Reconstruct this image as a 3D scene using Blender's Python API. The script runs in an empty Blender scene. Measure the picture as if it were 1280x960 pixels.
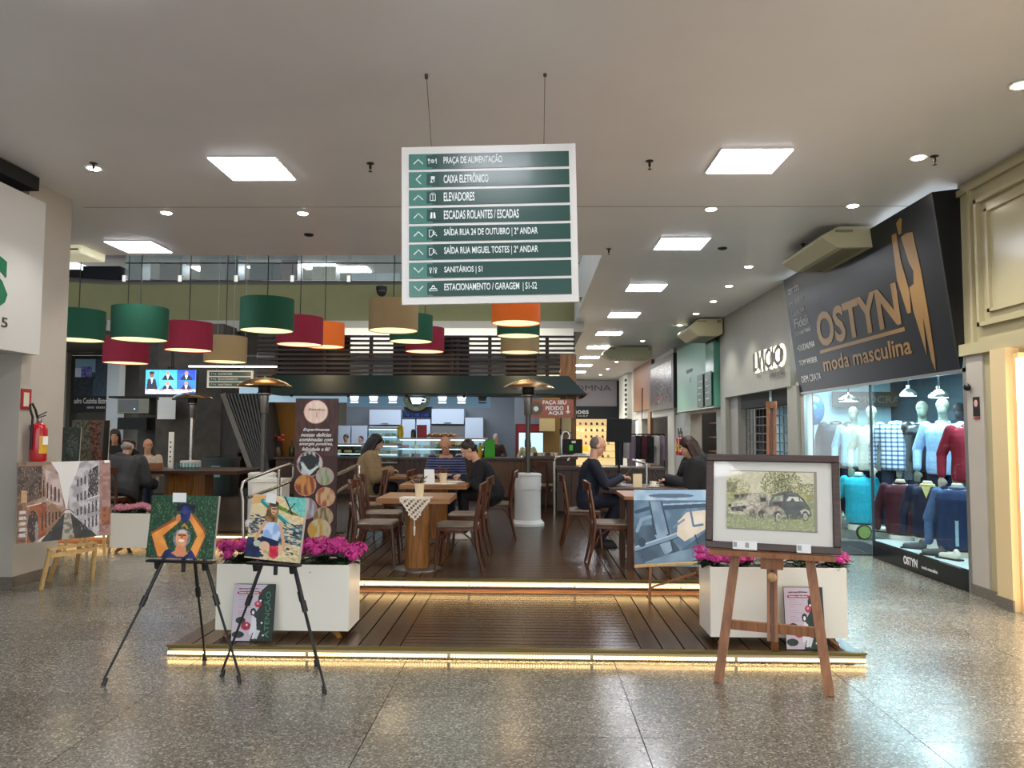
import bpy, bmesh, math, random
import numpy as np
from mathutils import Vector, Matrix, Euler
random.seed(7)
PI = math.pi
SC = bpy.context.scene
COL = SC.collection

# ------------------------------------------------------------------ camera, world, exposure
CAM_H = 1.5
F_PX = 961.0
cam_data = bpy.data.cameras.new('camera')
cam = bpy.data.objects.new('camera', cam_data)
COL.objects.link(cam)
cam_data.sensor_width = 36.0
cam_data.lens = F_PX / 1280.0 * 36.0
cam_data.clip_end = 200
CAM_R = Matrix.Rotation(math.radians(1.31), 3, 'Z') @ Matrix.Rotation(math.radians(90 + 3.57), 3, 'X') @ Matrix.Rotation(math.radians(0.3), 3, 'Z')
cam.matrix_world = Matrix.Translation((0, 0, CAM_H)) @ CAM_R.to_4x4()
SC.camera = cam
SC.view_settings.view_transform = 'Standard'
SC.view_settings.look = 'None'
SC.view_settings.gamma = 1.0
SC.view_settings.exposure = 0.38
SC.view_settings.use_curve_mapping = False
w = bpy.data.worlds.new('world'); SC.world = w; w.use_nodes = True
w.node_tree.nodes['Background'].inputs['Color'].default_value = (0.9, 0.96, 1.0, 1)
w.node_tree.nodes['Background'].inputs['Strength'].default_value = 1.8
PANEL_W = 20.0      # strength of ceiling panels
SPOT_W = 30.0
LAMP_W = 1.5

def light(kind, name, loc, energy, color=(1, 1, 1), size=0.5, rot=(0, 0, 0), sy=None, spot=None):
    l = bpy.data.lights.new(name, kind); l.energy = energy; l.color = color
    if kind == 'AREA':
        l.size = size
        if sy: l.shape = 'RECTANGLE'; l.size_y = sy
    elif kind in ('POINT', 'SPOT'):
        l.shadow_soft_size = size
        if kind == 'SPOT': l.spot_size = math.radians(spot or 90); l.spot_blend = 0.6
    o = bpy.data.objects.new(name, l); COL.objects.link(o); o.location = loc; o.rotation_euler = rot
    return o

def ray(px, py):
    return CAM_R @ Vector(((px - 640) / F_PX, -(py - 480) / F_PX, -1.0))
def at(px, py, Y=None, z=None, X=None):
    "the point of the place seen at a pixel of the photograph, on a known plane"
    d = ray(px, py)
    if Y is not None: t = Y / d.y
    elif z is not None: t = (z - CAM_H) / d.z
    else: t = X / d.x
    return Vector((d.x * t, d.y * t, CAM_H + d.z * t))

# ------------------------------------------------------------------ materials
def lin(c):
    if isinstance(c, str):
        c = c.lstrip('#'); c = [int(c[i:i + 2], 16) / 255 for i in (0, 2, 4)]
        return tuple(x / 12.92 if x <= .04045 else ((x + .055) / 1.055) ** 2.4 for x in c)
    return tuple(c)
MATS = {}
def mat(name, color, rough=0.6, metal=0.0, noise=0.0, scale=8.0, bump=0.0, rnd=0.0, coat=0.0, emit=None, estr=1.0, spec=None, stretch=None, c2=None, sheen=0.0):
    if name in MATS: return MATS[name]
    m = bpy.data.materials.new(name); m.use_nodes = True
    nt = m.node_tree; b = nt.nodes['Principled BSDF']; L = nt.links
    c = lin(color)
    b.inputs['Base Color'].default_value = (*c, 1)
    b.inputs['Roughness'].default_value = rough
    b.inputs['Metallic'].default_value = metal
    if coat: b.inputs['Coat Weight'].default_value = coat; b.inputs['Coat Roughness'].default_value = 0.08
    if spec is not None: b.inputs['Specular IOR Level'].default_value = spec
    if sheen: b.inputs['Sheen Weight'].default_value = sheen
    if emit is not None:
        b.inputs['Emission Color'].default_value = (*lin(emit), 1); b.inputs['Emission Strength'].default_value = estr
    if noise or bump or rnd or c2:
        tc = nt.nodes.new('ShaderNodeTexCoord'); mp = nt.nodes.new('ShaderNodeMapping')
        L.new(tc.outputs['Object'], mp.inputs['Vector'])
        if stretch: mp.inputs['Scale'].default_value = stretch
        nz = nt.nodes.new('ShaderNodeTexNoise'); nz.inputs['Scale'].default_value = scale; nz.inputs['Detail'].default_value = 4
        L.new(mp.outputs['Vector'], nz.inputs['Vector'])
        col = None
        if noise or c2:
            rp = nt.nodes.new('ShaderNodeValToRGB')
            lo = tuple(x * (1 - noise) for x in c); hi = tuple(min(1, x * (1 + noise)) for x in c)
            if c2: lo = lin(c2); hi = c
            rp.color_ramp.elements[0].position = .32; rp.color_ramp.elements[1].position = .68
            rp.color_ramp.elements[0].color = (*lo, 1); rp.color_ramp.elements[1].color = (*hi, 1)
            L.new(nz.outputs['Fac'], rp.inputs['Fac']); col = rp.outputs['Color']
        if rnd:
            oi = nt.nodes.new('ShaderNodeObjectInfo'); mr = nt.nodes.new('ShaderNodeMapRange')
            mr.inputs['To Min'].default_value = 1 - rnd; mr.inputs['To Max'].default_value = 1 + rnd
            L.new(oi.outputs['Random'], mr.inputs['Value'])
            hs = nt.nodes.new('ShaderNodeHueSaturation'); L.new(mr.outputs['Result'], hs.inputs['Value'])
            if col is not None: L.new(col, hs.inputs['Color'])
            else: hs.inputs['Color'].default_value = (*c, 1)
            col = hs.outputs['Color']
        if col is not None: L.new(col, b.inputs['Base Color'])
        if bump:
            bp = nt.nodes.new('ShaderNodeBump'); bp.inputs['Strength'].default_value = bump; bp.inputs['Distance'].default_value = 0.01
            L.new(nz.outputs['Fac'], bp.inputs['Height']); L.new(bp.outputs['Normal'], b.inputs['Normal'])
    MATS[name] = m
    return m
def emat(name, color, strength):
    if name in MATS: return MATS[name]
    m = bpy.data.materials.new(name); m.use_nodes = True; nt = m.node_tree; nt.nodes.clear()
    e = nt.nodes.new('ShaderNodeEmission'); e.inputs['Color'].default_value = (*lin(color), 1); e.inputs['Strength'].default_value = strength
    o = nt.nodes.new('ShaderNodeOutputMaterial'); nt.links.new(e.outputs[0], o.inputs[0])
    MATS[name] = m; return m
def glass_mat(name, tint=(.93, .97, .97), refl=1.0, rough=0.02):
    if name in MATS: return MATS[name]
    m = bpy.data.materials.new(name); m.use_nodes = True; nt = m.node_tree; nt.nodes.clear()
    t = nt.nodes.new('ShaderNodeBsdfTransparent'); t.inputs['Color'].default_value = (*tint, 1)
    g = nt.nodes.new('ShaderNodeBsdfGlossy'); g.inputs['Roughness'].default_value = rough
    lw = nt.nodes.new('ShaderNodeLayerWeight'); lw.inputs['Blend'].default_value = .5
    fr = nt.nodes.new('ShaderNodeMath'); fr.operation = 'POWER'; fr.inputs[1].default_value = 5; nt.links.new(lw.outputs['Facing'], fr.inputs[0])
    mu = nt.nodes.new('ShaderNodeMath'); mu.operation = 'MULTIPLY_ADD'; mu.inputs[1].default_value = .6 * refl; mu.inputs[2].default_value = .03 * refl
    mx = nt.nodes.new('ShaderNodeMixShader'); o = nt.nodes.new('ShaderNodeOutputMaterial')
    nt.links.new(fr.outputs[0], mu.inputs[0]); nt.links.new(mu.outputs[0], mx.inputs[0])
    nt.links.new(t.outputs[0], mx.inputs[1]); nt.links.new(g.outputs[0], mx.inputs[2]); nt.links.new(mx.outputs[0], o.inputs[0])
    MATS[name] = m; return m
def paint_mat(name='painted_print', rough=0.45, emit=0.0):
    if name in MATS: return MATS[name]
    m = bpy.data.materials.new(name); m.use_nodes = True; nt = m.node_tree; b = nt.nodes['Principled BSDF']
    a = nt.nodes.new('ShaderNodeAttribute'); a.attribute_name = 'Col'
    nt.links.new(a.outputs['Color'], b.inputs['Base Color']); b.inputs['Roughness'].default_value = rough
    if emit:
        nt.links.new(a.outputs['Color'], b.inputs['Emission Color']); b.inputs['Emission Strength'].default_value = emit
    MATS[name] = m; return m
def floor_mat():
    m = bpy.data.materials.new('polished_granite'); m.use_nodes = True; nt = m.node_tree; b = nt.nodes['Principled BSDF']; L = nt.links
    tc = nt.nodes.new('ShaderNodeTexCoord'); oi = nt.nodes.new('ShaderNodeObjectInfo')
    ad = nt.nodes.new('ShaderNodeVectorMath'); ad.operation = 'ADD'
    L.new(tc.outputs['Object'], ad.inputs[0]); L.new(oi.outputs['Location'], ad.inputs[1])
    vo = nt.nodes.new('ShaderNodeTexVoronoi'); vo.inputs['Scale'].default_value = 110; L.new(ad.outputs[0], vo.inputs['Vector'])
    sep = nt.nodes.new('ShaderNodeSeparateColor'); L.new(vo.outputs['Color'], sep.inputs[0])
    rp = nt.nodes.new('ShaderNodeValToRGB'); e = rp.color_ramp.elements
    e[0].position = 0; e[0].color = (*lin('#4b4940'), 1)
    e[1].position = 1; e[1].color = (*lin('#a8a292'), 1)
    for p, c in ((.35, '#676358'), (.7, '#757065'), (.86, '#878275')):
        k = e.new(p); k.color = (*lin(c), 1)
    L.new(sep.outputs[0], rp.inputs['Fac'])
    nz = nt.nodes.new('ShaderNodeTexNoise'); nz.inputs['Scale'].default_value = 1.1; nz.inputs['Detail'].default_value = 5; L.new(ad.outputs[0], nz.inputs['Vector'])
    mr = nt.nodes.new('ShaderNodeMapRange'); mr.inputs['To Min'].default_value = .86; mr.inputs['To Max'].default_value = 1.14; L.new(oi.outputs['Random'], mr.inputs['Value'])
    hs = nt.nodes.new('ShaderNodeHueSaturation'); L.new(rp.outputs['Color'], hs.inputs['Color']); L.new(mr.outputs[0], hs.inputs['Value'])
    L.new(hs.outputs[0], b.inputs['Base Color'])
    r2 = nt.nodes.new('ShaderNodeMapRange'); r2.inputs['From Min'].default_value = .3; r2.inputs['From Max'].default_value = .7
    r2.inputs['To Min'].default_value = .15; r2.inputs['To Max'].default_value = .3
    L.new(nz.outputs['Fac'], r2.inputs['Value']); L.new(r2.outputs[0], b.inputs['Roughness'])
    bp = nt.nodes.new('ShaderNodeBump'); bp.inputs['Strength'].default_value = .03; bp.inputs['Distance'].default_value = .02
    n2 = nt.nodes.new('ShaderNodeTexNoise'); n2.inputs['Scale'].default_value = 5; L.new(ad.outputs[0], n2.inputs['Vector'])
    L.new(n2.outputs['Fac'], bp.inputs['Height']); L.new(bp.outputs['Normal'], b.inputs['Normal'])
    b.inputs['Specular IOR Level'].default_value = .6
    MATS['floor'] = m; return m
def wood(name, c, c2, rough=.4, coat=.0, rnd=.12, along='x', scale=5):
    st = {'x': (.6, 9, 9), 'y': (9, .6, 9), 'z': (9, 9, .6)}[along]
    return mat(name, c, rough, c2=c2, stretch=st, scale=scale, rnd=rnd, coat=coat, bump=.05)

# ------------------------------------------------------------------ mesh builder
class MB:
    def __init__(s): s.v = []; s.f = []
    def add(s, vs, fs):
        n = len(s.v); s.v += [tuple(v) for v in vs]; s.f += [tuple(i + n for i in f) for f in fs]; return s
    def bx(s, x0, x1, y0, y1, z0, z1):
        vs = [(x, y, z) for x in (x0, x1) for y in (y0, y1) for z in (z0, z1)]
        return s.add(vs, [(0, 1, 3, 2), (4, 6, 7, 5), (0, 4, 5, 1), (2, 3, 7, 6), (0, 2, 6, 4), (1, 5, 7, 3)])
    def box(s, c, d, M=None):
        n = len(s.v); s.bx(*[q for i in range(3) for q in (-d[i] / 2, d[i] / 2)])
        M = M or Matrix.Identity(3)
        for i in range(n, len(s.v)): s.v[i] = tuple(M @ Vector(s.v[i]) + Vector(c))
        return s
    def bar(s, p, q, w, t, up=(0, 0, 1)):
        "rectangular bar from p to q, w across, t along up"
        p = Vector(p); q = Vector(q); d = q - p; L_ = d.length; d.normalize(); u = Vector(up); x = d.cross(u)
        if x.length < 1e-4: x = d.cross(Vector((1, 0, 0)))
        x.normalize(); u = x.cross(d)
        M = Matrix((x, d, u)).transposed()
        return s.box((p + q) / 2, (w, L_, t), M)
    def tube(s, pts, r, n=8, cap=True, sq=1.0):
        pts = [Vector(p) for p in pts]; rs = r if isinstance(r, (list, tuple)) else [r] * len(pts)
        base = len(s.v); prev = None
        for i, p in enumerate(pts):
            t = (pts[min(i + 1, len(pts) - 1)] - pts[max(i - 1, 0)]).normalized()
            if prev is None:
                a = t.orthogonal().normalized() if abs(t.z) > .9 else t.cross(Vector((0, 0, 1))).normalized()
            else:
                a = (prev - t * prev.dot(t)).normalized()
            prev = a; b = t.cross(a)
            for k in range(n):
                an = 2 * PI * k / n; s.v.append(tuple(p + (a * math.cos(an) + b * math.sin(an) * sq) * rs[i]))
        for i in range(len(pts) - 1):
            for k in range(n):
                k2 = (k + 1) % n; o = base + i * n
                s.f.append((o + k, o + k2, o + n + k2, o + n + k))
        if cap:
            s.f.append(tuple(base + k for k in range(n))[::-1]); o = base + (len(pts) - 1) * n; s.f.append(tuple(o + k for k in range(n)))
        return s
    def lathe(s, prof, c=(0, 0, 0), n=20, M=None):
        base = len(s.v)
        for r, z in prof:
            for k in range(n):
                a = 2 * PI * k / n; p = Vector((max(r, 1e-4) * math.cos(a), max(r, 1e-4) * math.sin(a), z))
                if M: p = M @ p
                s.v.append(tuple(p + Vector(c)))
        for i in range(len(prof) - 1):
            for k in range(n):
                k2 = (k + 1) % n; o = base + i * n; s.f.append((o + k, o + k2, o + n + k2, o + n + k))
        s.f.append(tuple(base + k for k in range(n))[::-1]); o = base + (len(prof) - 1) * n; s.f.append(tuple(o + k for k in range(n)))
        return s
    def ell(s, c, r, n=14, m=9, M=None):
        prof = []; base = len(s.v); c = Vector(c)
        for i in range(m + 1):
            th = PI * i / m; z = -math.cos(th); rr = max(math.sin(th), 1e-3)
            for k in range(n):
                a = 2 * PI * k / n; p = Vector((rr * math.cos(a) * r[0], rr * math.sin(a) * r[1], z * r[2]))
                if M: p = M @ p
                s.v.append(tuple(p + c))
        for i in range(m):
            for k in range(n):
                k2 = (k + 1) % n; o = base + i * n; s.f.append((o + k, o + k2, o + n + k2, o + n + k))
        s.f.append(tuple(base + k for k in range(n))[::-1]); o = base + m * n; s.f.append(tuple(o + k for k in range(n)))
        return s
    def cap(s, p, q, r0, r1, n=12):
        p = Vector(p); q = Vector(q); d = (q - p)
        if d.length < 1e-5: return s.ell(p, (r0,) * 3)
        d.normalize(); pts = []; rs = []
        for a in (-88, -55, -25): pts.append(p + d * r0 * math.sin(math.radians(a))); rs.append(r0 * math.cos(math.radians(a)))
        pts += [p, q]; rs += [r0, r1]
        for a in (25, 55, 88): pts.append(q + d * r1 * math.sin(math.radians(a))); rs.append(r1 * math.cos(math.radians(a)))
        return s.tube(pts, rs, n)
    def prism(s, poly, f0, f1):
        "poly = list of 2-d points, f0/f1 map a 2-d point to 3-d on the two faces"
        n = len(poly); base = len(s.v)
        s.v += [tuple(f0(a, b)) for a, b in poly] + [tuple(f1(a, b)) for a, b in poly]
        s.f.append(tuple(base + i for i in range(n))[::-1]); s.f.append(tuple(base + n + i for i in range(n)))
        for i in range(n):
            j = (i + 1) % n; s.f.append((base + i, base + j, base + n + j, base + n + i))
        return s
    def quad(s, a, b, c, d): return s.add([a, b, c, d], [(0, 1, 2, 3)])
    def mesh(s, name, m, smooth=True):
        me = bpy.data.meshes.new(name); me.from_pydata(s.v, [], s.f)
        bm = bmesh.new(); bm.from_mesh(me); bmesh.ops.recalc_face_normals(bm, faces=bm.faces); bm.to_mesh(me); bm.free()
        if smooth:
            me.shade_smooth(); me.set_sharp_from_angle(angle=math.radians(38))
        if m: me.materials.append(m)
        return me
    def obj(s, name, m, parent=None, loc=(0, 0, 0), rot=(0, 0, 0), smooth=True, bevel=0, **tags):
        return link(s.mesh(name, m, smooth), name, parent, loc, rot, bevel, **tags)
def link(me, name, parent=None, loc=(0, 0, 0), rot=(0, 0, 0), bevel=0, **tags):
    o = bpy.data.objects.new(name, me); COL.objects.link(o); o.parent = parent; o.location = loc; o.rotation_euler = rot
    if bevel:
        b = o.modifiers.new('bevel', 'BEVEL'); b.width = bevel; b.segments = 2; b.limit_method = 'ANGLE'
    tag(o, **tags); return o
def tag(o, label=None, cat=None, group=None, kind=None):
    if label: o['label'] = label
    if cat: o['category'] = cat
    if group: o['group'] = group
    if kind: o['kind'] = kind
    return o
def thing(name, label, cat, loc=(0, 0, 0), rz=0, group=None, rot=None):
    o = bpy.data.objects.new(name, None); o.empty_display_size = .1; COL.objects.link(o)
    o.location = loc; o.rotation_euler = rot or (0, 0, rz); return tag(o, label, cat, group)
def dup(o, loc=None, rz=None, label=None, group=None, parent=None):
    c = o.copy(); COL.objects.link(c)
    if parent is not None: c.parent = parent
    if loc is not None: c.location = loc
    if rz is not None: c.rotation_euler = (0, 0, rz)
    if label: c['label'] = label
    if group: c['group'] = group
    for ch in o.children: dup(ch, parent=c)
    return c
def struct(name, mb, m, parent=None, **k):
    o = mb.obj(name, m, parent, **k)
    if parent is None: o['kind'] = 'structure'
    return o
def text_mesh(body, size=.1, ext=.001, xs=1.0, align='CENTER', bold=0.0, shear=0.0):
    c = bpy.data.curves.new('lettering', 'FONT'); c.body = body; c.size = size; c.extrude = ext; c.align_x = align; c.align_y = 'CENTER'
    c.offset = bold; c.shear = shear; c.resolution_u = 3
    o = bpy.data.objects.new('lettering', c); COL.objects.link(o)
    dg = bpy.context.evaluated_depsgraph_get(); me = bpy.data.meshes.new_from_object(o.evaluated_get(dg))
    bpy.data.objects.remove(o); bpy.data.curves.remove(c)
    if xs != 1.0: me.transform(Matrix.Diagonal((xs, 1, 1, 1)))
    return me
def text(body, size, m, parent, loc, rot=(PI / 2, 0, 0), name='lettering', **k):
    me = text_mesh(body, size, **k); me.materials.append(m)
    return link(me, name, parent, loc, rot)

# ------------------------------------------------------------------ painter: a flat print laid down as coloured grid
class Art:
    def __init__(s, w, h, bg):
        s.w = w; s.h = h; s.a = np.zeros((h, w, 3)); s.a[:] = lin(bg)
        yy, xx = np.mgrid[0:h, 0:w]; s.X = (xx + .5) / w; s.Y = (yy + .5) / h; s.rng = np.random.RandomState(3)
    def noise(s, n, seed=0):
        r = np.random.RandomState(seed); g = r.rand(n + 2, n + 2); y = s.Y * n; x = s.X * n
        yi = y.astype(int); xi = x.astype(int); fy = y - yi; fx = x - xi
        return (g[yi, xi] * (1 - fy) * (1 - fx) + g[yi + 1, xi] * fy * (1 - fx) + g[yi, xi + 1] * (1 - fy) * fx + g[yi + 1, xi + 1] * fy * fx)
    def put(s, mask, c, var=0.0, a=1.0, c2=None, n=30, seed=1):
        c = np.array(lin(c)); col = np.ones_like(s.a) * c
        if c2 is not None:
            t = np.clip((s.noise(n, seed) - .35) * 3.3, 0, 1)[..., None]; col = col * (1 - t) + np.array(lin(c2)) * t
        if var: col = col * (1 + var * (s.rng.rand(s.h, s.w, 1) - .5) * 2)
        m = mask.astype(float)[..., None] * a
        s.a = s.a * (1 - m) + np.clip(col, 0, 1) * m; return s
    def poly(s, pts, c, **k):
        m = np.zeros((s.h, s.w), bool); n = len(pts)
        for i in range(n):
            x0, y0 = pts[i]; x1, y1 = pts[(i + 1) % n]
            if y0 == y1: continue
            cnd = ((s.Y >= min(y0, y1)) & (s.Y < max(y0, y1))); xs = x0 + (s.Y - y0) / (y1 - y0) * (x1 - x0)
            m ^= cnd & (s.X < xs)
        return s.put(m, c, **k)
    def rect(s, x0, y0, x1, y1, c, **k): return s.put((s.X >= x0) & (s.X < x1) & (s.Y >= y0) & (s.Y < y1), c, **k)
    def ell(s, cx, cy, rx, ry, c, **k): return s.put(((s.X - cx) / rx) ** 2 + ((s.Y - cy) / ry) ** 2 < 1, c, **k)
    def line(s, pts, wd, c, **k):
        asp = s.w / s.h; m = np.zeros((s.h, s.w), bool)
        for (x0, y0), (x1, y1) in zip(pts, pts[1:]):
            ax, ay, bx_, by = x0 * asp, y0, x1 * asp, y1; dx = bx_ - ax; dy = by - ay; q = dx * dx + dy * dy + 1e-9
            t = np.clip(((s.X * asp - ax) * dx + (s.Y - ay) * dy) / q, 0, 1)
            m |= np.hypot(s.X * asp - ax - t * dx, s.Y - ay - t * dy) < wd / 2
        return s.put(m, c, **k)
    def dabs(s, n, x0, y0, x1, y1, cols, r=.012, ar=2.5, seed=0, ang=None, el=False):
        R = random.Random(seed); asp = s.w / s.h
        for _ in range(n):
            cx = R.uniform(x0, x1); cy = R.uniform(y0, y1)
            if el and ((2 * cx - x0 - x1) / (x1 - x0)) ** 2 + ((2 * cy - y0 - y1) / (y1 - y0)) ** 2 > R.uniform(.75, 1.1): continue
            an = R.uniform(0, PI) if ang is None else ang + R.uniform(-.4, .4); c = np.array(lin(R.choice(cols)))
            rr = r * R.uniform(.6, 1.4)
            i0 = max(0, int((cy - rr * ar) * s.h)); i1 = min(s.h, int((cy + rr * ar) * s.h) + 2)
            j0 = max(0, int((cx - rr * ar) * s.w)); j1 = min(s.w, int((cx + rr * ar) * s.w) + 2)
            if i1 <= i0 or j1 <= j0: continue
            dx = (s.X[i0:i1, j0:j1] - cx) * asp; dy = s.Y[i0:i1, j0:j1] - cy
            u = dx * math.cos(an) + dy * math.sin(an); v = -dx * math.sin(an) + dy * math.cos(an)
            m = (u / (rr * ar)) ** 2 + (v / rr) ** 2 < 1; s.a[i0:i1, j0:j1][m] = c
        return s
    def mesh(s, W, H, name='print'):
        "grid W x H metres in local XZ, centred, facing -Y"
        w_, h_ = s.w, s.h
        xs = np.linspace(-W / 2, W / 2, w_ + 1); zs = np.linspace(H / 2, -H / 2, h_ + 1)
        XX, ZZ = np.meshgrid(xs, zs); v = np.stack([XX, np.zeros_like(XX), ZZ], -1).reshape(-1, 3)
        i = np.arange(h_)[:, None] * (w_ + 1) + np.arange(w_)[None, :]; i = i.reshape(-1)
        f = np.stack([i, i + w_ + 1, i + w_ + 2, i + 1], -1)
        me = bpy.data.meshes.new(name); nf = len(f)
        me.vertices.add(len(v)); me.vertices.foreach_set('co', v.reshape(-1)); me.loops.add(nf * 4)
        me.loops.foreach_set('vertex_index', f.reshape(-1)); me.polygons.add(nf)
        me.polygons.foreach_set('loop_start', np.arange(nf) * 4)
        me.update(); me.validate()
        at_ = me.color_attributes.new('Col', 'FLOAT_COLOR', 'CORNER')
        col = np.concatenate([s.a.reshape(-1, 3), np.ones((nf, 1))], 1); col = np.repeat(col, 4, 0)
        at_.data.foreach_set('color', col.astype(np.float32).reshape(-1))
        return me
    def obj(s, name, W, H, parent, loc=(0, 0, 0), rot=(0, 0, 0), m=None, **tags):
        me = s.mesh(W, H, name); me.materials.append(m or paint_mat()); return link(me, name, parent, loc, rot, **tags)
# ------------------------------------------------------------------ shared materials
WHITE = mat('white_paint', '#b3aca0', .55, noise=.03, scale=3)
CEIL = mat('ceiling_paint', '#e6e6e8', .4, noise=.02, scale=1.5)
CREAM = mat('cream_lacquer', '#b3a985', .22)
OLIVE = mat('olive_paint', '#78774e', .6, noise=.05, scale=2)
GREYW = mat('grey_wall', '#9d9b94', .6, noise=.04)
DGREY = mat('dark_concrete', '#4d4b47', .8, noise=.25, scale=6, bump=.3)
BLACK = mat('black_metal', '#0b0b0c', .38)
BLACKM = mat('black_matte', '#101011', .7)
STEEL = mat('brushed_steel', '#c4bfb6', .25, metal=1)
STEELD = mat('dull_steel', '#8d8a84', .4, metal=.9)
ALU = mat('aluminium', '#a9a8a4', .35, metal=.8)
DECK = wood('deck_wood', '#523b28', '#2e2015', .26, along='x', rnd=.22)
DECKY = wood('deck_wood_long', '#523b28', '#2e2015', .26, along='y', rnd=.22)
DARKW = wood('dark_wood', '#4a2c1a', '#2c180d', .35, along='z')
DARKWX = wood('dark_wood_across', '#4a2c1a', '#2c180d', .35, along='x')
CHAIRW = wood('bentwood_brown', '#5e3218', '#3a1d0d', .28, along='z')
OAK = wood('table_oak', '#a2713f', '#7d5128', .35, along='x')
OAKZ = wood('pillar_oak', '#a06a2c', '#6f4418', .38, along='z')
PINE = wood('pale_pine', '#d8b67c', '#c39c5f', .5, along='z')
EASEL = wood('easel_beech', '#9a653c', '#7a4a27', .45, along='z')
GRAN = mat('granite_skirting', '#6d665b', .4, noise=.3, scale=60)
PWHITE = mat('white_lacquer', '#eae6d8', .3)
PAPER = mat('white_paper', '#e8e8e6', .8)
GOLD = mat('gold_vinyl', '#93703f', .3, metal=.3)
RED = mat('red_paint', '#b3151c', .25, coat=.5)
GLASS = glass_mat('shop_glass')
GLASSD = glass_mat('case_glass', (.85, .93, .93))
SKIN = mat('skin', '#c08a6c', .5, noise=.05, scale=20)
SKINP = mat('pale_skin', '#cf9f84', .5, noise=.05, scale=20)
WARM = emat('lamp_diffuser', '#ffd9a0', LAMP_W)
LEDM = emat('led_strip_light', '#ffd08a', 8.0)
PANELM = emat('panel_light', '#f4f6ff', PANEL_W)
SPOTM = emat('spot_light', '#fff3e0', SPOT_W)
H = 3.94
FM = floor_mat()

# ------------------------------------------------------------------ floor of polished granite slabs
flo = struct('floor', MB().bx(-16, 9, -8, 40, -.25, -.012), mat('slab_joint', '#2a2823', .6))
TX, TY = 1.36, .54
tile_me = MB().bx(-TX / 2 + .0025, TX / 2 - .0025, -TY / 2 + .0025, TY / 2 - .0025, -.014, 0).mesh('slab', FM, False)
big_me = MB().bx(-2.4 + .002, 2.4 - .002, -1.2 + .002, 1.2 - .002, -.014, 0).mesh('slab_field', FM, False)
for j in range(16):
    y = 2.55 + j * TY
    for i in range(-5, 6):
        x = .56 + (i - .5) * TX + (.0 if j % 2 else .0)
        if abs(x) < y * .78 + 1.5: link(tile_me, 'slab', flo, (x, y, 0))
YN = 2.55 + 15.5 * TY
for j in range(12):
    for i in range(-3, 2):
        link(big_me, 'slab', flo, (.56 + i * 4.8 + 1.2, YN + 1.2 + j * 2.4, 0))

# ------------------------------------------------------------------ ceilings
HC = 3.94; VY = 10.5; VX = .99
ce = struct('ceiling', MB().bx(-9, 4.6, -2.5, VY, HC, HC + .9).bx(VX, 4.6, VY, 37, HC, HC + .9), CEIL)
struct('trim_1', MB().bx(-4.9, 4.2, 8.2, 8.212, HC - .002, HC + .01), mat('ceiling_joint', '#8d877f', .8), ce).name = 'joint'
struct('ceiling_void', MB().bx(-16, 1, VY, 30, 7.4, 7.6), mat('void_ceiling', '#77736c', .8))
# panels
pn = 0
def panel(x, y, lab, s=.6):
    t = thing('ceiling_panel_light', lab, 'ceiling light', (x, y, HC), 0, 'square ceiling panel lights')
    MB().bx(-s / 2 - .015, s / 2 + .015, -s / 2 - .015, s / 2 + .015, -.012, 0).obj('frame', mat('panel_frame', '#e8e8e8', .4), t)
    MB().bx(-s / 2, s / 2, -s / 2, s / 2, -.018, -.0125).obj('diffuser', PANELM, t)
    return t
ords = ['nearest', 'second', 'third', 'fourth', 'fifth', 'sixth', 'seventh', 'eighth', 'ninth', 'tenth']
for k in range(9):
    panel(1.95, 6.8 + 3.02 * k, 'square white panel light, %s of the long row over the right walkway' % ords[k])
panel(-2.58, 6.96, 'square white panel light in the ceiling left of the hanging directory')
panel(-5.2, 9.98, 'square white panel light beside the left white column top')
for y in (.7, -1.9):
    for x in (-2.4, 1.95): panel(x, y, 'square panel light overhead %s, %s side' % ('just behind' if y > 0 else 'far behind', 'left' if x < 0 else 'right'))
for x, n in ((-2.4, 'left'), (-.3, 'middle'), (1.95, 'right')):
    panel(x, 3.78, 'square panel light just above the picture edge, %s one of three' % n)
def spot(x, y, lab, z=HC):
    t = thing('downlight', lab, 'downlight', (x, y, z), 0, 'small round recessed downlights')
    MB().lathe([(.05, -.001), (.085, -.001), (.09, -.008), (.075, -.012), (.055, -.006)], n=20).obj('trim_ring', mat('ring_white', '#e6e4de', .35), t)
    MB().lathe([(.001, -.016), (.05, -.016), (.055, -.009)], n=16).obj('bulb', SPOTM, t)
    return t
for i, (x, y, w_) in enumerate([(3.42, 5.3, 'at the right picture edge'), (3.42, 6.72, 'beside the right brass sprinkler'), (3.45, 8.17, 'above the right air conditioner'),
        (3.2, 11.2, 'first beyond the near air conditioner'), (3.3, 12.7, 'second beyond the near air conditioner'), (3.4, 14.2, 'third beyond the near air conditioner'), (3.4, 15.7, 'fourth beyond the near air conditioner'),
        (3.4, 17.4, 'just before the far air conditioner'), (3.0, 20.4, 'past the far air conditioner'), (3.0, 23.5, 'far down the right walkway'), (3.0, 26.5, 'very far down the right walkway'), (3.0, 29.5, 'near the shoe shop sign'), (3.0, 32.5, 'closest to the shoe shop sign'),
        (1.97, 8.29, 'between two panels of the right row'), (-2.55, 8.43, 'behind the left middle panel'), (-4.08, 8.4, 'left, behind the left middle panel'), (-4.07, 6.94, 'beside the left dark sprinkler')]):
    spot(x, y, 'round white downlight ' + w_)
    light('SPOT', 'downlight_beam', (x, y, HC - .03), 55 if x < -4 else 120, (1, .96, .9), .05, (0, 0, 0), spot=95)
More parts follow.
